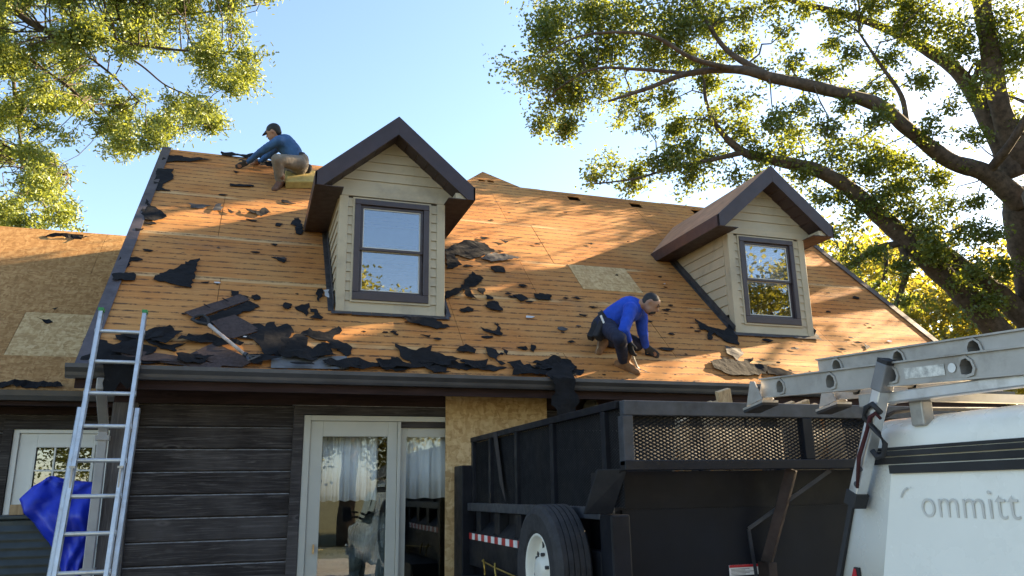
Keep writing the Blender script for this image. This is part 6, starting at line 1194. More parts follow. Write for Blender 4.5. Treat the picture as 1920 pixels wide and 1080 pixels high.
# each loose bit is told by the landmark it lies nearest to, its side of it, and its rank there
MARKS = {'left dormer': (1.33, 1.0), 'right dormer': (6.15, 1.0), 'left worker': (0.2, 4.3), 'kneeling worker': (3.75, 0.5), 'shovel': (-0.25, 0.3), 'square patch sheet': (4.25, 2.3), 'left roof edge': (-1.41, 2.2), 'hanging felt strip': (2.88, 0.0), 'kite-shaped felt': (-0.6, 2.0), 'heap beside the left dormer': (2.3, 2.2), 'right roof edge': (8.2, 1.2)}
bins = {}
for o, x, s, what in LOOSE:
    mk = min(MARKS, key=lambda m: (MARKS[m][0]-x)**2+(MARKS[m][1]-s)**2); dx, dz = x-MARKS[mk][0], s-MARKS[mk][1]
    side = ('right of' if dx > 0 else 'left of') if abs(dx) > abs(dz) else ('above' if dz > 0 else 'below')
    bins.setdefault((what, side, mk), []).append((math.hypot(dx, dz), o))
RANK = ['nearest', 'second nearest', 'third nearest', 'fourth nearest', 'fifth nearest', 'sixth nearest', 'seventh nearest', 'eighth nearest', 'ninth nearest', 'tenth nearest', 'eleventh nearest', 'twelfth nearest', 'thirteenth nearest', 'fourteenth nearest']
for (what, side, mk), lst in bins.items():
    for j, (d_, o) in enumerate(sorted(lst, key=lambda t: t[0])): o['label'] = '%s %s %s the %s' % (RANK[min(j, 13)], what, side, mk)
for poly, lab in (([(-2.55, 1.33), (-2.43, 1.36), (-2.38, 1.31), (-2.44, 1.27)], 'small felt scrap lying on the pale new sheet of the wing roof'), ([(-2.44, 1.56), (-2.38, 1.57), (-2.40, 1.52)], 'tiny felt scrap on the wing roof just above the pale sheet'),
                  ([(-4.2, 0.02), (-2.6, 0.02), (-1.99, 0.02), (-2.02, 0.07), (-2.2, 0.12), (-2.7, 0.11), (-3.4, 0.13), (-4.2, 0.10)], 'black felt strip rolled along the wing eave by the wing gutter'), ([(-3.0, 3.45), (-2.4, 3.46), (-2.45, 3.52), (-2.9, 3.53)], 'black felt flap on the wing ridge')):
    tag(scrap(poly, 'felt', 0.006, hash(lab) % 97, fr=WP, curl=1.6), lab, 'roofing felt')
# felt flap standing on the ridge beyond the left worker
tag(scrap([(-0.65, SL-0.10), (0.30, SL-0.06), (0.28, SL+0.0), (-0.2, SL+0.03), (-0.66, SL+0.04)], 'felt', 0.02, 55, curl=1.5), 'dark felt flap lifted along the ridge left of the left worker', 'roofing felt')
tag(scrap([(-0.28, SL-0.36), (0.18, SL-0.36), (0.22, SL-0.26), (-0.1, SL-0.24)], 'felt', 0.03, 56, curl=1.8), 'black felt being pulled up under the hands of the left worker', 'roofing felt')
# two pieces hanging over the gutter
def hang(pts, y, label, mat, seed):
    rnd = random.Random(seed); bm = bmesh.new(); P = []
    n = len(pts)
    for i in range(n):
        a = V((*pts[i], 0)); c = V((*pts[(i+1) % n], 0)); k = max(1, int((c-a).length/0.03))
        for j in range(k):
            p = a.lerp(c, j/k); P.append(p + (V((rnd.uniform(-0.009, 0.009), rnd.uniform(-0.009, 0.009), 0)) if j else V((0, 0, 0))))
    f = bm.faces.new([bm.verts.new(p) for p in P]); bmesh.ops.triangulate(bm, faces=[f])
    for _ in range(2): bmesh.ops.subdivide_edges(bm, edges=[e for e in bm.edges if e.calc_length() > 0.06], cuts=1); bmesh.ops.triangulate(bm, faces=bm.faces[:])
    for v in bm.verts:
        x, z = v.co.x, v.co.y; d = 0.018*noise.noise(V((x*9, z*7, seed))) + (0.0 if z < 2.87 else -(z-2.87)*0.9)
        v.co = (x, y - d*1.0 - (0.02 if z < 2.87 else 0.0), z)
    me = bpy.data.meshes.new('felt_scrap'); bm.to_mesh(me); bm.free(); me.materials.append(mat); o = bpy.data.objects.new('felt_scrap', me); col.objects.link(o)
    s = o.modifiers.new('thick', 'SOLIDIFY'); s.thickness = 0.004; tag(o, label, 'roofing felt'); return o
hang([(2.70, 2.90), (2.80, 2.96), (2.84, 3.03), (2.93, 3.02), (3.0, 3.02), (3.0, 2.80), (2.985, 2.74), (3.02, 2.70), (3.03, 2.62), (2.99, 2.58), (3.0, 2.40), (2.80, 2.38), (2.79, 2.56), (2.74, 2.60), (2.745, 2.68), (2.79, 2.72), (2.77, 2.84)], -0.595, 'torn black felt strip hanging over the gutter above the trailer', M['felt'], 3)
hang([(-1.18, 2.93), (-0.92, 2.92), (-0.93, 2.75), (-0.98, 2.66), (-1.04, 2.72), (-1.09, 2.62), (-1.16, 2.63), (-1.17, 2.80)], -0.60, 'black felt flap hanging over the gutter behind the ladder', M['felt'], 5)
hang([(-1.30, 2.94), (-1.12, 2.96), (-0.92, 2.94), (-0.93, 2.88), (-1.3, 2.88)], -0.57, 'small felt fold over the gutter lip behind the ladder', M['felt'], 8)

# shovel with D-grip lying on the pile
sh = empty('shovel', (-0.25, -0.22, 3.15), 'roofing shovel with black D-grip and pale worn shaft lying on the shingle pile', 'shovel')
S0, S1, S2, S3 = [V(p)+V((0, -0.02, 0.03)) for p in SHOVEL]
b = MB(); b.tube([S1, S1.lerp(S2, 0.5), S2], [0.017, 0.016, 0.016], 10); b.build('shaft', plain('worn_pale_shaft', (0.42, 0.36, 0.32), 0.6, var=0.4, scale=14, dirt=(0.30, 0.09, 0.07)), sh, smooth=True)
dv = (S1-S0).normalized(); sdv = dv.cross(V((0, -SA, CA))).normalized()
b = MB(); b.tube([S1, S0+dv*0.02+sdv*0.055, S0-dv*0.055+sdv*0.06, S0-dv*0.075, S0-dv*0.055-sdv*0.06, S0+dv*0.02-sdv*0.055, S1], 0.015, 8); b.build('grip', M['black'], sh, smooth=True)
b = MB(); e = (S3-S2); b.tube([S2, S2+e*0.3], [0.022, 0.024], 10)
for s in (-1, 0, 1): b.bar(S2+e*0.3, S2+e*1.0+sdv*0.055*s, 0.022, 0.010)
b.bar(S2+e*1.0-sdv*0.07, S2+e*1.0+sdv*0.07, 0.02, 0.01); b.build('fork', M['steeledge'], sh)

# ------------------------------------------------------------------ people
def capsule(b, p0, r0, p1, r1, n=14):
    p0, p1 = V(p0), V(p1); d = (p1-p0); L = d.length
    if L < 1e-5: b.ball(p0, r0, n); return
    d.normalize(); path = []; rs = []
    for k in range(5): t = math.pi/2*k/5; path.append(p0-d*r0*math.cos(t)); rs.append(max(0.0008, r0*math.sin(t)))
    path.append(p0); rs.append(r0); path.append(p1); rs.append(r1)
    for k in range(1, 6): t = math.pi/2*k/5; path.append(p1+d*r1*math.sin(t)); rs.append(max(0.0008, r1*math.cos(t)))
    b.tube(path, rs, n)
def remesh(b, name, mat, parent=None, vox=0.012, it=6, crease=0.0):
    """fuse the collected volumes into one continuous skin"""
    o = bpy.data.objects.new(name, b.mesh(name, mat)); bench = bpy.data.scenes.new('bench'); bench.collection.objects.link(o)
    r = o.modifiers.new('r', 'REMESH'); r.mode = 'VOXEL'; r.voxel_size = vox
    s = o.modifiers.new('s', 'SMOOTH'); s.iterations = it; s.factor = 0.5
    bench.view_layers[0].update(); dg = bench.view_layers[0].depsgraph
    me = bpy.data.meshes.new_from_object(o.evaluated_get(dg)); bpy.data.objects.remove(o); bpy.data.scenes.remove(bench)
    if crease:
        for v in me.vertices:
            q = v.co; k = crease*(noise.noise(q*22)*0.6+noise.noise(V((q.x*40, q.y*40, q.z*14)))*0.6); v.co = q+v.normal*k
    me.name = name; me.materials.clear(); me.materials.append(mat); me.polygons.foreach_set('use_smooth', [True]*len(me.polygons))
    ob = bpy.data.objects.new(name, me); link(ob, parent); return ob
M['skin'] = plain('skin', (0.30, 0.155, 0.095), 0.5, var=0.1, scale=8)
M['hair'] = plain('black_hair', (0.010, 0.009, 0.009), 0.6, bump=0.5, bscale=90)
M['blueshirt'] = plain('royal_blue_shirt', (0.006, 0.055, 0.44), 0.8, var=0.22, scale=7, bump=0.3, bscale=25)
M['navy'] = plain('navy_trousers', (0.010, 0.014, 0.038), 0.85, var=0.3, scale=8, bump=0.3, bscale=25)
M['tan'] = plain('tan_boot_suede', (0.19, 0.095, 0.042), 0.85, var=0.25, scale=14)
M['sole'] = plain('pale_boot_sole', (0.36, 0.27, 0.18), 0.8)
M['glove'] = plain('grey_black_glove', (0.035, 0.036, 0.040), 0.8, var=0.4, scale=30)
M['shirt2'] = plain('faded_blue_shirt', (0.035, 0.10, 0.24), 0.85, var=0.25, scale=7, bump=0.3, bscale=25)
M['khaki'] = plain('grey_khaki_trousers', (0.17, 0.145, 0.115), 0.9, var=0.25, scale=8, bump=0.3, bscale=25)
M['bootbrown'] = plain('brown_leather_boot', (0.12, 0.055, 0.030), 0.6, var=0.3, scale=14)
M['darkcloth'] = plain('dark_cloth', (0.018, 0.018, 0.022), 0.9, var=0.3)
def hand(b, wrist, fdir, palm_n, sc=1.0, curl=0.35, spread=0.12):
    """palm, four unequal bent fingers and a thumb leaving its side"""
    w = V(wrist); f = V(fdir).normalized(); nn = V(palm_n); nn = (nn-f*nn.dot(f)).normalized(); sd = f.cross(nn)
    pc = w+f*0.05*sc
    for s in (-0.026, -0.009, 0.009, 0.026): capsule(b, w+f*0.015*sc+sd*s*sc*0.8, 0.017*sc, w+f*0.085*sc+sd*s*sc, 0.0125*sc, 8)
    for s, L in ((-0.030, 0.060), (-0.010, 0.076), (0.010, 0.080), (0.030, 0.070)):
        k = w+f*0.09*sc+sd*s*sc; d1 = (f+sd*s*spread*30*0.1-nn*-curl*0.3).normalized(); m = k+d1*L*0.5*sc
        d2 = (f-nn*-curl).normalized(); capsule(b, k, 0.0105*sc, m, 0.0095*sc, 8); capsule(b, m, 0.0095*sc, m+d2*L*0.5*sc, 0.0075*sc, 8)
    t0 = w+f*0.03*sc+sd*0.032*sc; t1 = t0+(f*0.6+sd*0.8).normalized()*0.042*sc; capsule(b, t0, 0.014*sc, t1, 0.011*sc, 8); capsule(b, t1, 0.011*sc, t1+(f*0.9+sd*0.25+nn*0.3).normalized()*0.032*sc, 0.0085*sc, 8)
def boot(b, ankle, heel_dir, up, L=0.28):
    """ankle: joint; heel_dir: unit toe direction; up: sole normal"""
    a = V(ankle); t = V(heel_dir).normalized(); u = V(up).normalized(); base = a-u*0.085
    capsule(b, a+u*0.09, 0.058, a, 0.056); capsule(b, base-t*0.055+u*0.045, 0.044, base+t*0.05+u*0.045, 0.046)
    capsule(b, base+t*0.03+u*0.055, 0.048, base+t*(L-0.12)+u*0.032, 0.042); capsule(b, a, 0.052, base+t*0.09+u*0.055, 0.044)
def sole(ankle, toe, up, parent, L=0.28, mat=None):
    a = V(ankle); t = V(toe).normalized(); u = V(up).normalized(); s = t.cross(u); base = a-u*0.088
    b = MB(); pts = [(-0.10, 0.034), (-0.05, 0.043), (0.05, 0.040), (0.11, 0.050), (0.155, 0.040), (0.18, 0.015), (0.18, -0.015), (0.155, -0.040), (0.11, -0.050), (0.05, -0.040), (-0.05, -0.043), (-0.10, -0.034)]
    b.prism([base+t*p*(L/0.28)+s*q for p, q in pts], u*0.022); return b.build('boot_sole', mat or M['sole'], parent)
def face(parent, head, fwd, up, r=0.1):
    """eyes, brows, beard shadow as small pieces set into the head"""
    h = V(head); f = V(fwd).normalized(); u = V(up); u = (u-f*u.dot(f)).normalized(); s = f.cross(u)
    b = MB()
    for q in (-1, 1): b.ball(h+f*r*0.86+s*q*r*0.36+u*r*0.10, (0.011, 0.011, 0.008), 8)
    b.build('eyes', plain('eye_dark', (0.03, 0.02, 0.018), 0.3), parent)
    b = MB()
    for q in (-1, 1): capsule(b, h+f*r*0.92+s*q*r*0.18+u*r*0.30, 0.006, h+f*r*0.82+s*q*r*0.55+u*r*0.30, 0.004, 6)
    capsule(b, h+f*r*0.98-u*r*0.52-s*0.022, 0.007, h+f*r*0.98-u*r*0.52+s*0.022, 0.007, 6); b.build('brows_and_moustache', M['hair'], parent)
def head_mass(b, head, fwd, up, r=0.1):
    h = V(head); f = V(fwd).normalized(); u = V(up); u = (u-f*u.dot(f)).normalized(); s = f.cross(u); R = Matrix((s, f, u)).transposed()
    b.ball(h+u*r*0.15, (r*0.80, r*0.98, r*1.02), 18, M=R); b.ball(h+f*r*0.28-u*r*0.50, (r*0.60, r*0.68, r*0.62), 16, M=R)
    capsule(b, h+f*r*0.90+u*r*0.15, r*0.09, h+f*r*1.12-u*r*0.16, r*0.15, 8)                    # nose
    capsule(b, h+f*r*0.86-u*r*0.46-s*0.018, r*0.13, h+f*r*0.86-u*r*0.46+s*0.018, r*0.13, 8)      # lips
    b.ball(h+f*r*0.80-u*r*0.88, r*0.24, 10)                                                      # chin
    for q in (-1, 1): b.ball(h+s*q*r*0.82-u*r*0.02-f*r*0.05, (r*0.10, r*0.20, r*0.30), 10, M=R)  # ears
def hair_mass(b, head, fwd, up, r=0.1):
    h = V(head); f = V(fwd).normalized(); u = V(up); u = (u-f*u.dot(f)).normalized(); s = f.cross(u); R = Matrix((s, f, u)).transposed()
    b.ball(h+u*r*0.36-f*r*0.16, (r*0.85, r*0.96, r*0.86), 18, M=R); b.ball(h-f*r*0.52-u*r*0.10, (r*0.66, r*0.52, r*0.66), 14, M=R)

# --- right worker: kneeling, prying at the eave
J = dict(pel=(3.575, -0.130, 3.53), rhip=(3.559, -0.225, 3.485), lhip=(3.625, -0.03, 3.50), rknee=(3.545, -0.545, 3.30), rank=(3.700, -0.30, 3.095), lknee=(4.00, -0.045, 3.345), lank=(3.63, 0.0, 3.365),
         spine=(3.70, -0.225, 3.63), chest=(3.80, -0.30, 3.68), neck=(3.875, -0.375, 3.715), head=(3.985, -0.435, 3.715), rsh=(3.73, -0.46, 3.635), lsh=(3.975, -0.22, 3.66), relb=(3.60, -0.535, 3.39), rwr=(3.69, -0.465, 3.295), lelb=(4.015, -0.17, 3.45), lwr=(4.075, -0.105, 3.315))
J = {k: V(v) for k, v in J.items()}
fw = (V((0.62, -0.40, -0.62))).normalized(); hu = V((0.55, -0.1, 0.8))
b = MB(); head_mass(b, J['head'], fw, hu, 0.100); capsule(b, J['neck'], 0.055, J['head']-fw*0.03, 0.055)
capsule(b, J['pel'], 0.105, J['spine'], 0.11); capsule(b, J['spine'], 0.11, J['chest'], 0.12); capsule(b, J['chest'], 0.11, J['neck'], 0.06)
for s in 'rl':
    capsule(b, J['chest'], 0.08, J[s+'sh'], 0.06); capsule(b, J[s+'sh'], 0.052, J[s+'elb'], 0.042); capsule(b, J[s+'elb'], 0.04, J[s+'wr'], 0.028)
    capsule(b, J[s+'hip'], 0.082, J[s+'knee'], 0.056); capsule(b, J[s+'knee'], 0.054, J[s+'ank'], 0.038); capsule(b, J['pel'], 0.10, J[s+'hip'], 0.09)
hand(b, J['rwr'], V((0.25, 0.15, -1)), V((1, 0.2, 0.2)), 0.95, 0.9); hand(b, J['lwr'], V((0.62, -0.05, -0.45)), V((0, -SA, -CA)), 0.95, 0.25)
p2 = remesh(b, 'person', M['skin'], None, 0.011)
tag(p2, 'person in bright blue shirt and navy trousers kneeling above the gutter with a pry bar', 'person')
b = MB(); capsule(b, J['pel']+V((0.01, 0, 0.01)), 0.125, J['spine'], 0.135); capsule(b, J['spine'], 0.135, J['chest'], 0.145); capsule(b, J['chest'], 0.135, J['neck']-V((0.02, -0.02, 0.0)), 0.075)
for s in 'rl': capsule(b, J['chest'], 0.10, J[s+'sh'], 0.078); capsule(b, J[s+'sh'], 0.076, J[s+'elb'], 0.060); capsule(b, J[s+'elb'], 0.058, J[s+'wr'].lerp(J[s+'elb'], 0.08), 0.042)
remesh(b, 'shirt', M['blueshirt'], p2, 0.011, 5, 0.006)
b = MB(); capsule(b, J['pel']-V((0.02, 0, 0.02)), 0.13, J['pel']+V((0.02, -0.01, 0.02)), 0.128)
for s in 'rl': capsule(b, J['pel'], 0.115, J[s+'hip'], 0.108); capsule(b, J[s+'hip'], 0.105, J[s+'knee'], 0.076); capsule(b, J[s+'knee'], 0.074, J[s+'ank'].lerp(J[s+'knee'], 0.12), 0.056)
remesh(b, 'trousers', M['navy'], p2, 0.011, 5, 0.006)
rn = V((0, -SA, CA))
b = MB(); boot(b, J['rank'], V((0.75, -0.50, -0.42)), rn); remesh(b, 'boot', M['tan'], p2, 0.009, 4); sole(J['rank'], V((0.75, -0.50, -0.42)), rn, p2)
b = MB(); lt_ = V((-0.85, 0.05, 0.1)); lu = V((-0.35, -0.45, -0.15)); 
boot(b, J['lank'], V((-0.30, -0.36, -0.55)), V((0.9, 0.0, 0.2))); remesh(b, 'boot', M['tan'], p2, 0.009, 4); sole(J['lank'], V((-0.30, -0.36, -0.55)), V((0.9, 0.0, 0.2)), p2)
b = MB(); hair_mass(b, J['head'], fw, hu, 0.102); remesh(b, 'hair', M['hair'], p2, 0.009, 3)
b = MB(); h = J['head']; b.ball(h+fw*0.058-hu.normalized()*0.078, (0.040, 0.040, 0.026), 10); remesh(b, 'beard', M['hair'], p2, 0.008, 3)
face(p2, J['head'], fw, hu, 0.1)
b = MB(); hand(b, J['rwr'], V((0.25, 0.15, -1)), V((1, 0.2, 0.2)), 1.08, 0.9); capsule(b, J['rwr'], 0.036, J['rwr'].lerp(J['relb'], 0.15), 0.037); remesh(b, 'glove', M['glove'], p2, 0.0075, 2)
b = MB(); hand(b, J['lwr'], V((0.62, -0.05, -0.45)), V((0, -SA, -CA)), 1.08, 0.25); capsule(b, J['lwr'], 0.036, J['lwr'].lerp(J['lelb'], 0.12), 0.037); remesh(b, 'glove', M['glove'], p2, 0.0075, 2)
b = MB(); ax = V((0.30, -0.20, 0.22)).normalized()
c = J['pel']+V((0.03, -0.01, 0.03)); b.lathe(c, ax, [(0.137, -0.03), (0.142, -0.03), (0.142, 0.03), (0.137, 0.03), (0.137, -0.03)], 24); belt = b.build('tool_belt', M['darkcloth'], p2)
for q, nm in ((V((-0.10, -0.13, -0.08)), 1), (V((-0.13, -0.02, -0.06)), 2)):
    b = MB(); c2 = J['pel']+q; b.box(-0.055, 0.055, -0.035, 0.035, -0.12, 0.08, M=Matrix.Translation(c2) @ Matrix.Rotation(0.5, 4, 'Y') @ Matrix.Rotation(0.5*nm, 4, 'Z')); b.build('pouch', M['darkcloth'], belt, bevel=0.012)
b = MB(); c2 = J['pel']+V((-0.10, -0.175, 0.0)); b.tube([c2+V((-0.02, 0, 0.06)), c2+V((0.03, -0.01, -0.08))], 0.012, 8); b.build('pouch_tool', M['reflwhite'], belt)
# pry bar in the right hand
b = MB(); b.tube([(3.668, -0.485, 3.40), (3.70, -0.45, 3.28), (3.765, -0.385, 3.15), (3.83, -0.345, 3.045), (3.865, -0.34, 3.012)], [0.012, 0.013, 0.013, 0.012, 0.010], 8); 
b.prism([(3.855, -0.352, 3.022), (3.875, -0.322, 3.022), (3.945, -0.33, 3.000), (3.93, -0.365, 2.990)], (0, -0.004, 0.006))
tag(b.build('pry_bar', plain('bright_steel_bar', (0.55, 0.54, 0.50), 0.3, 0.7), smooth=False), 'bright steel pry bar held by the kneeling worker in bright blue', 'pry bar')

# --- left worker: sitting on a foam pad at the ridge, reaching left
J = dict(pel=(0.395, 2.74, 6.235), lhip=(0.384, 2.64, 6.205), rhip=(0.405, 2.85, 6.26), lknee=(0.105, 2.42, 6.13), lank=(0.165, 2.62, 5.895), spine=(0.29, 2.70, 6.40), chest=(0.195, 2.69, 6.49), neck=(0.115, 2.69, 6.545), head=(0.035, 2.665, 6.63),
         lsh=(0.11, 2.56, 6.47), rsh=(0.165, 2.85, 6.58), lelb=(-0.107, 2.72, 6.355), lwr=(-0.275, 2.95, 6.275), relb=(0.0, 3.02, 6.46), rwr=(-0.12, 3.13, 6.375), rknee=(0.20, 2.90, 6.17), rank=(0.50, 2.86, 6.165))
J = {k: V(v) for k, v in J.items()}
fw = V((-0.80, 0.30, -0.42)).normalized(); hu = V((-0.25, 0, 0.95))
b = MB(); head_mass(b, J['head'], fw, hu, 0.098); capsule(b, J['neck'], 0.052, J['head']-V((0, 0, 0.04)), 0.052)
capsule(b, J['pel'], 0.11, J['spine'], 0.11); capsule(b, J['spine'], 0.11, J['chest'], 0.12); capsule(b, J['chest'], 0.11, J['neck'], 0.06)
for s in 'rl':
    capsule(b, J['chest'], 0.08, J[s+'sh'], 0.058); capsule(b, J[s+'sh'], 0.05, J[s+'elb'], 0.04); capsule(b, J[s+'elb'], 0.038, J[s+'wr'], 0.027)
    capsule(b, J[s+'hip'], 0.085, J[s+'knee'], 0.056); capsule(b, J[s+'knee'], 0.054, J[s+'ank'], 0.038); capsule(b, J['pel'], 0.10, J[s+'hip'], 0.09)
hand(b, J['lwr'], V((-0.8, 0.35, -0.35)), V((0, -SA, -CA)), 0.95, 0.5); hand(b, J['rwr'], V((-0.8, 0.35, -0.35)), V((0, -SA, -CA)), 0.95, 0.5)
p1 = remesh(b, 'person', M['skin'], None, 0.011)
tag(p1, 'person in faded blue shirt and khaki trousers seated at the ridge, reaching left', 'person')
b = MB(); capsule(b, J['pel']+V((-0.03, 0, 0.05)), 0.128, J['spine'], 0.132); capsule(b, J['spine'], 0.132, J['chest'], 0.14); capsule(b, J['chest'], 0.128, J['neck']-V((-0.01, 0, 0.03)), 0.07)
for s in 'rl': capsule(b, J['chest'], 0.098, J[s+'sh'], 0.074); capsule(b, J[s+'sh'], 0.070, J[s+'elb'], 0.054); capsule(b, J[s+'elb'], 0.052, J[s+'wr'].lerp(J[s+'elb'], 0.06), 0.038)
remesh(b, 'shirt', M['shirt2'], p1, 0.011, 5, 0.006)
b = MB(); capsule(b, J['pel']+V((0.01, 0, 0.05)), 0.132, J['pel']-V((0, 0, 0.02)), 0.135)
for s in 'l': capsule(b, J['pel'], 0.12, J[s+'hip'], 0.112); capsule(b, J[s+'hip'], 0.11, J[s+'knee'], 0.082); capsule(b, J[s+'knee'], 0.080, J[s+'ank'].lerp(J[s+'knee'], 0.10), 0.062)
capsule(b, J['pel'], 0.12, J['rhip'], 0.112); capsule(b, J['rhip'], 0.10, J['rknee'], 0.078); capsule(b, J['rknee'], 0.07, J['rank'].lerp(J['rknee'], 0.2), 0.055)
remesh(b, 'trousers', M['khaki'], p1, 0.011, 5, 0.006)
b = MB(); boot(b, J['lank'], V((-0.42, -0.62, -0.60)), rn); remesh(b, 'boot', M['bootbrown'], p1, 0.009, 4); sole(J['lank'], V((-0.42, -0.62, -0.60)), rn, p1, mat=M['bootbrown'])
b = MB(); boot(b, J['rank'], V((0.75, 0.10, -0.35)), V((0.3, -0.7, 0.6))); remesh(b, 'boot', M['darkcloth'], p1, 0.009, 4)
b = MB(); hair_mass(b, J['head'], fw, hu, 0.106)
f = fw; u = (hu-f*hu.dot(f)).normalized(); capsule(b, J['head']+f*0.06+u*0.050, 0.035, J['head']+f*0.15+u*0.030, 0.012, 10); remesh(b, 'cap', M['hair'], p1, 0.009, 3)
face(p1, J['head'], fw, hu, 0.098)
b = MB(); hand(b, J['lwr'], V((-0.8, 0.35, -0.35)), V((0, -SA, -CA)), 1.08, 0.5); remesh(b, 'glove', M['glove'], p1, 0.0075, 2)
b = MB(); c = J['pel']+V((-0.035, -0.0, 0.085)); b.lathe(c, V((-0.45, 0, 0.85)), [(0.133, -0.018), (0.138, -0.018), (0.138, 0.018), (0.133, 0.018), (0.133, -0.018)], 24); b.build('belt', M['darkcloth'], p1)
# yellow foam pad under him
b = MB(); q = [RP(0.235, 4.245, 0.0), RP(0.64, 4.36, 0.0), RP(0.64, 4.78, 0.0), RP(0.22, 4.70, 0.0)]; b.prism(q, rn*0.11)
pdm = plain('yellow_foam', (0.36, 0.27, 0.085), 0.95, var=0.25, scale=12, dirt=(0.25, 0.17, 0.06), bump=0.6, bscale=60)
tag(b.build('foam_pad', pdm, bevel=0.015), 'yellow foam pad under the left worker beside the left dormer roof', 'foam pad')

# ------------------------------------------------------------------ trees
M['bark'] = plain('oak_bark', (0.075, 0.057, 0.045), 0.95, var=0.6, scale=11, bump=1.0, bscale=22)
M['leafR'] = leaf_mat('oak_leaf', (0.024, 0.050, 0.014), (0.085, 0.125, 0.028), (0.38, 0.43, 0.035), 0.38)
M['leafL'] = leaf_mat('pin_oak_leaf', (0.052, 0.095, 0.022), (0.17, 0.215, 0.045), (0.42, 0.47, 0.06), 0.40)
M['leafB'] = leaf_mat('far_leaf', (0.06, 0.08, 0.02), (0.20, 0.19, 0.03), (0.6, 0.52, 0.05), 0.45)
import numpy as np
def leaf_mesh(P, ln, wd, seed):
    """one small folded, lobed leaf at each point"""
    P = np.array(P, dtype=np.float64); n = len(P); rg = np.random.default_rng(seed)
    a = rg.uniform(0, 6.283, n); el = rg.uniform(-1.25, 0.45, n)
    d = np.stack([np.cos(a)*np.cos(el), np.sin(a)*np.cos(el), np.sin(el)], 1)
    q = np.stack([rg.uniform(-1, 1, n), rg.uniform(-1, 1, n), rg.uniform(-0.2, 1.2, n)], 1)
    s = np.cross(d, q); s /= np.linalg.norm(s, axis=1)[:, None]+1e-9; nn = np.cross(d, s)
    L = (ln*rg.uniform(0.6, 1.25, n))[:, None]; W_ = (wd*rg.uniform(0.7, 1.2, n))[:, None]; fo = nn*W_*0.28
    vs = np.stack([P, P+d*L*0.30+s*W_*0.5+fo, P+d*L*0.45+s*W_*0.26+fo*0.4, P+d*L*0.72+s*W_*0.42+fo*0.6, P+d*L, P+d*L*0.72-s*W_*0.42+fo*0.6, P+d*L*0.45-s*W_*0.26+fo*0.4, P+d*L*0.30-s*W_*0.5+fo], 1).reshape(-1, 3)
    base = (np.arange(n)*8)[:, None]
    f = np.concatenate([base+np.array([[0, 1, 2]]), base+np.array([[0, 2, 6]]), base+np.array([[0, 6, 7]]), base+np.array([[2, 3, 4]]), base+np.array([[2, 4, 6]]), base+np.array([[4, 5, 6]])], 1).reshape(-1)
    me = bpy.data.meshes.new('crown'); nf = n*6
    me.vertices.add(len(vs)); me.vertices.foreach_set('co', vs.reshape(-1))
    me.loops.add(nf*3); me.loops.foreach_set('vertex_index', f.astype(np.int32)); me.polygons.add(nf)
    me.polygons.foreach_set('loop_start', np.arange(0, nf*3, 3, dtype=np.int32)); me.update(calc_edges=True); return me
def lands(p):
    """where the shadow of a point falls on the main roof slope: (x, distance up the slope)"""
    n = V((0, -SA, CA)); t = (V(p)-V((0, YG, ZG))).dot(n)/SUN.dot(n); q = V(p)-SUN*t; return q.x, (q.y-YG)/CA
SUN_ZONES = [(2.0, 5.7, 2.3, 4.9), (6.7, 9.0, 0.3, 3.4), (3.4, 6.7, -0.3, 0.95), (-1.2, 0.6, 2.8, 3.4), (0.4, 1.6, 0.2, 1.0)]  # roof patches meant to be sunlit; oak leaves shading them are thinned out
def thin_spot(p, rnd):
    x, s = lands(p); return any(a < x < b and c < s < d for a, b, c, d in SUN_ZONES) and rnd.random() < 0.72
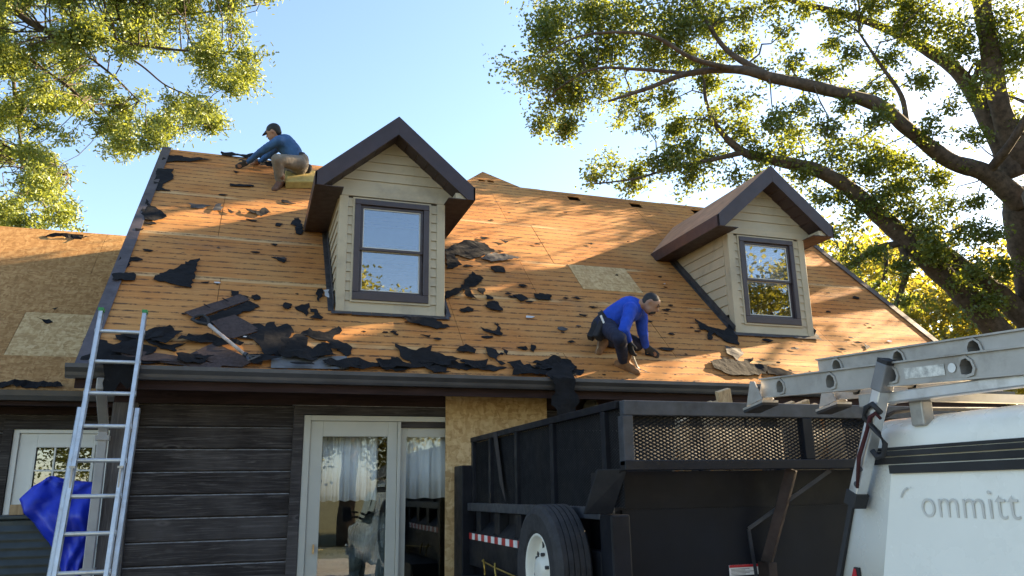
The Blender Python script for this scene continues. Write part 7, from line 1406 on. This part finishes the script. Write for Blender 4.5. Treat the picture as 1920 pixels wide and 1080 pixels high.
def tree_from(name, label, base_path, limbs, blobs, leafmat, dens, ln, wd, seed, root_loc, extra=None):
    rnd = random.Random(seed); root = empty(name, root_loc, label, 'tree')
    b = MB(); pts = []
    def wob(path, amp):
        out = []
        for i, (p, r) in enumerate(path):
            out.append((p+V((noise.noise(p*0.9)*amp, noise.noise(p*0.9+V((7, 0, 0)))*amp, noise.noise(p*0.9+V((0, 7, 0)))*amp)) if 0 < i else p, r))
        return out
    def dens_path(path):
        """smooth the polyline with Catmull-Rom and add knobbly radius"""
        out = []
        for i in range(len(path)-1):
            p0, p1, p2, p3 = path[max(i-1, 0)], path[i], path[i+1], path[min(i+2, len(path)-1)]
            for k in range(8):
                t = k/8; f = lambda a, b_, c, d: 0.5*((2*b_)+(-a+c)*t+(2*a-5*b_+4*c-d)*t*t+(-a+3*b_-3*c+d)*t**3)
                q = V([f(p0[j], p1[j], p2[j], p3[j]) for j in range(3)]); r = f(p0[3], p1[3], p2[3], p3[3])*(1+0.14*noise.noise(q*2.2)+0.10*noise.noise(q*6.5))
                out.append((q, max(0.004, r)))
        out.append((V(path[-1][:3]), max(0.004, path[-1][3]))); return out
    tr_ = MB(); tp = dens_path(base_path); tr_.tube([p for p, r in tp], [r for p, r in tp], 14)
    trunk = tr_.build('trunk', M['bark'], root, smooth=True)
    for k, path in limbs.items():
        path = [(*q[:3], q[3]*0.8) for q in path]
        dp_ = dens_path(path); b = MB(); b.tube([p for p, r in dp_], [r for p, r in dp_], 10); b.build('limb', M['bark'], root, smooth=True); pts += [(p, r) for p, r in dp_]
    # branches to each clump, twigs and leaves inside it
    bb = MB(); LP = []
    for (cx, cy, cz, r) in blobs:
        c = V((cx, cy, cz)); bp, br = min(pts, key=lambda q: (q[0]-c).length + (0.6 if q[1] > 0.15 else 0)); L = (c-bp).length
        if L > 0.05:
            n = max(3, int(L/0.25)); path = []
            for i in range(n+1):
                t = i/n; q = bp.lerp(c, t)+V((0, 0, 0.16*L*math.sin(t*math.pi)*0.6)); 
                if 0 < i < n: q += V((rnd.gauss(0, 0.05), rnd.gauss(0, 0.05), rnd.gauss(0, 0.05)))*min(1.5, L)
                path.append(q)
            r0 = min(br*0.45, 0.007+0.009*L); bb.tube(path, [r0*(1-0.75*i/n)+0.003 for i in range(n+1)], 5, cap=False)
        nt_ = max(4, int(7*r/0.35))
        for k in range(nt_):
            e = c+V((rnd.gauss(0, 0.8), rnd.gauss(0, 0.8), rnd.gauss(0, 0.6)))*r; m = c.lerp(e, 0.5)+V((rnd.uniform(-.1, .1), rnd.uniform(-.1, .1), rnd.uniform(-.02, .1)))*r
            bb.tube([c, m, e], [0.005, 0.0035, 0.0018], 4, cap=False)
            nl = int(dens*r*r/nt_*rnd.uniform(0.5, 1.5))
            for j in range(nl):
                t = rnd.random()**0.6; q = (c.lerp(m, t*2) if t < 0.5 else m.lerp(e, t*2-1))+V((rnd.gauss(0, 0.36), rnd.gauss(0, 0.36), rnd.gauss(0, 0.32)))*max(r, 0.25)
                if not (name == 'oak_tree' and thin_spot(q, rnd)): LP.append(tuple(q))
    bb.build('twigs', M['bark'], root, recalc=False)['kind'] = 'stuff'
    me = leaf_mesh(LP, ln, wd, seed); me.materials.append(leafmat); o = bpy.data.objects.new('crown', me); link(o, root); o['kind'] = 'stuff'
    return root
oakr = [(15.9, 4.1, 0.0, 0.62), (15.75, 4.05, 1.4, 0.52), (15.5, 3.85, 3.2, 0.46), (15.35, 3.72, 4.4, 0.44), (14.9, 3.4, 5.7, 0.40), (14.35, 3.0, 6.7, 0.36), (14.03, 2.75, 7.35, 0.32)]
oak = tree_from('oak_tree', 'large spreading oak with dark twisting limbs behind the right end of the house', oakr, OAK_LIMBS, OAK_BLOBS, M['leafR'], 5600, 0.080, 0.052, 5, (15.9, 4.1, 0))
# weathered board strapped to the trunk
b = MB(); c = V((13.98, 2.55, 6.6)); sx = V((0.95, -0.31, 0)); upv = V((-0.06, 0.02, 1))
q = [c-sx*0.28+upv*-0.95, c+sx*0.35+upv*-0.95, c+sx*0.35+upv*1.2, c+sx*0.12+upv*1.05, c-sx*0.30+upv*0.45]
b.prism([p+V((-0.12, -0.32, 0)) for p in q], V((0.02, 0.06, 0))); bdx = b.build('tree_board', M['post']); tag(bdx, 'weathered grey board strapped to the oak trunk at the right edge', 'board')
b = MB(); b.tube([c+V((-0.60, -0.25, -0.82)), c+V((-0.35, -0.42, -0.74)), c+V((0.0, -0.52, -0.70)), c+V((0.4, -0.62, -0.66))], 0.02, 8); tag(b.build('cable', M['black'], smooth=True), 'black cable looped round the board on the oak trunk', 'cable')
leftb = [(-9.6, 7.4, 0, 0.45), (-9.5, 7.3, 4, 0.38), (-9.1, 7.1, 8.5, 0.32), (-8.39, 6.83, 12.4, 0.25)]
lt2 = tree_from('pin_oak', 'sunlit yellow-green tree hanging over the wing roof at upper left', leftb, LEFT_LIMBS, LEFT_BLOBS, M['leafL'], 9500, 0.085, 0.032, 9, (-9.6, 7.4, 0))
# whole trees further off, one built and the rest copied: beyond the roof, beside the drive and behind the viewer
def round_tree(h, cr, nb, seed, ln, wd, dens, label, mat):
    rnd = random.Random(seed); limbs = {}; blobs = []
    for k in range(7):
        a = k*0.9+rnd.uniform(-.3, .3); z0 = h*rnd.uniform(0.28, 0.5); e = V((math.cos(a)*cr*0.7, math.sin(a)*cr*0.7, h*rnd.uniform(0.55, 0.85)))
        limbs[k] = [(0, 0, z0, 0.12), (e.x*0.4, e.y*0.4, z0+(e.z-z0)*0.5, 0.08), (e.x, e.y, e.z, 0.03)]
    while len(blobs) < nb:
        p = V((rnd.uniform(-1, 1), rnd.uniform(-1, 1), rnd.uniform(-1, 1)))
        if p.length > 1 or p.length < 0.45: continue
        blobs.append((p.x*cr, p.y*cr, h*0.62+p.z*h*0.38, rnd.uniform(0.45, 0.85)))
    return tree_from('broadleaf_tree', label, [(0, 0, 0, 0.3), (0.05, 0, h*0.3, 0.24), (0, 0.05, h*0.6, 0.16), (0, 0, h*0.9, 0.05)], limbs, blobs, mat, dens, ln, wd, seed, (0, 0, 0))
t0 = round_tree(9.0, 3.6, 95, 31, 0.17, 0.12, 420, 'distant yellow-green tree low behind the right roof edge, under the leaning limbs', M['leafB'])
t0.location = (21.0, 12.3, -0.4); t0.scale = (1.15, 1.15, 1.15); t0['group'] = 'broadleaf trees around the yard'
spots = [(21.6, 8.6, -1.2, 1.0, 'yellow-green tree low beyond the oak at the far right'), (20.5, 16.8, 0, 1.3, 'taller distant tree seen beneath the twisted oak branches'),
         (21.5, -3.2, 0, 1.25, 'tall tree right of the truck, outside the picture'), (27.0, 0.5, 0, 1.3, 'tall tree behind the roadside tree, outside the picture'),
         (3.5, -22, 0, 1.15, 'tree across the yard behind the viewer, mirrored in the left dormer window'), (-5.5, -24, 0, 1.1, 'tree across the yard mirrored in the entry door'), (12, -25, 0, 1.2, 'tree across the yard behind the truck'), (22.5, -21, 0, 1.35, 'tree across the yard mirrored in the right dormer window')]
for i, (x, y, z, s, lab) in enumerate(spots):
    t = copy_thing(t0); t.location = (x, y, z); t.scale = (s, s, s); t.rotation_euler = (0, 0, 1.3*i+0.4); t['label'] = lab; t['group'] = 'broadleaf trees around the yard'
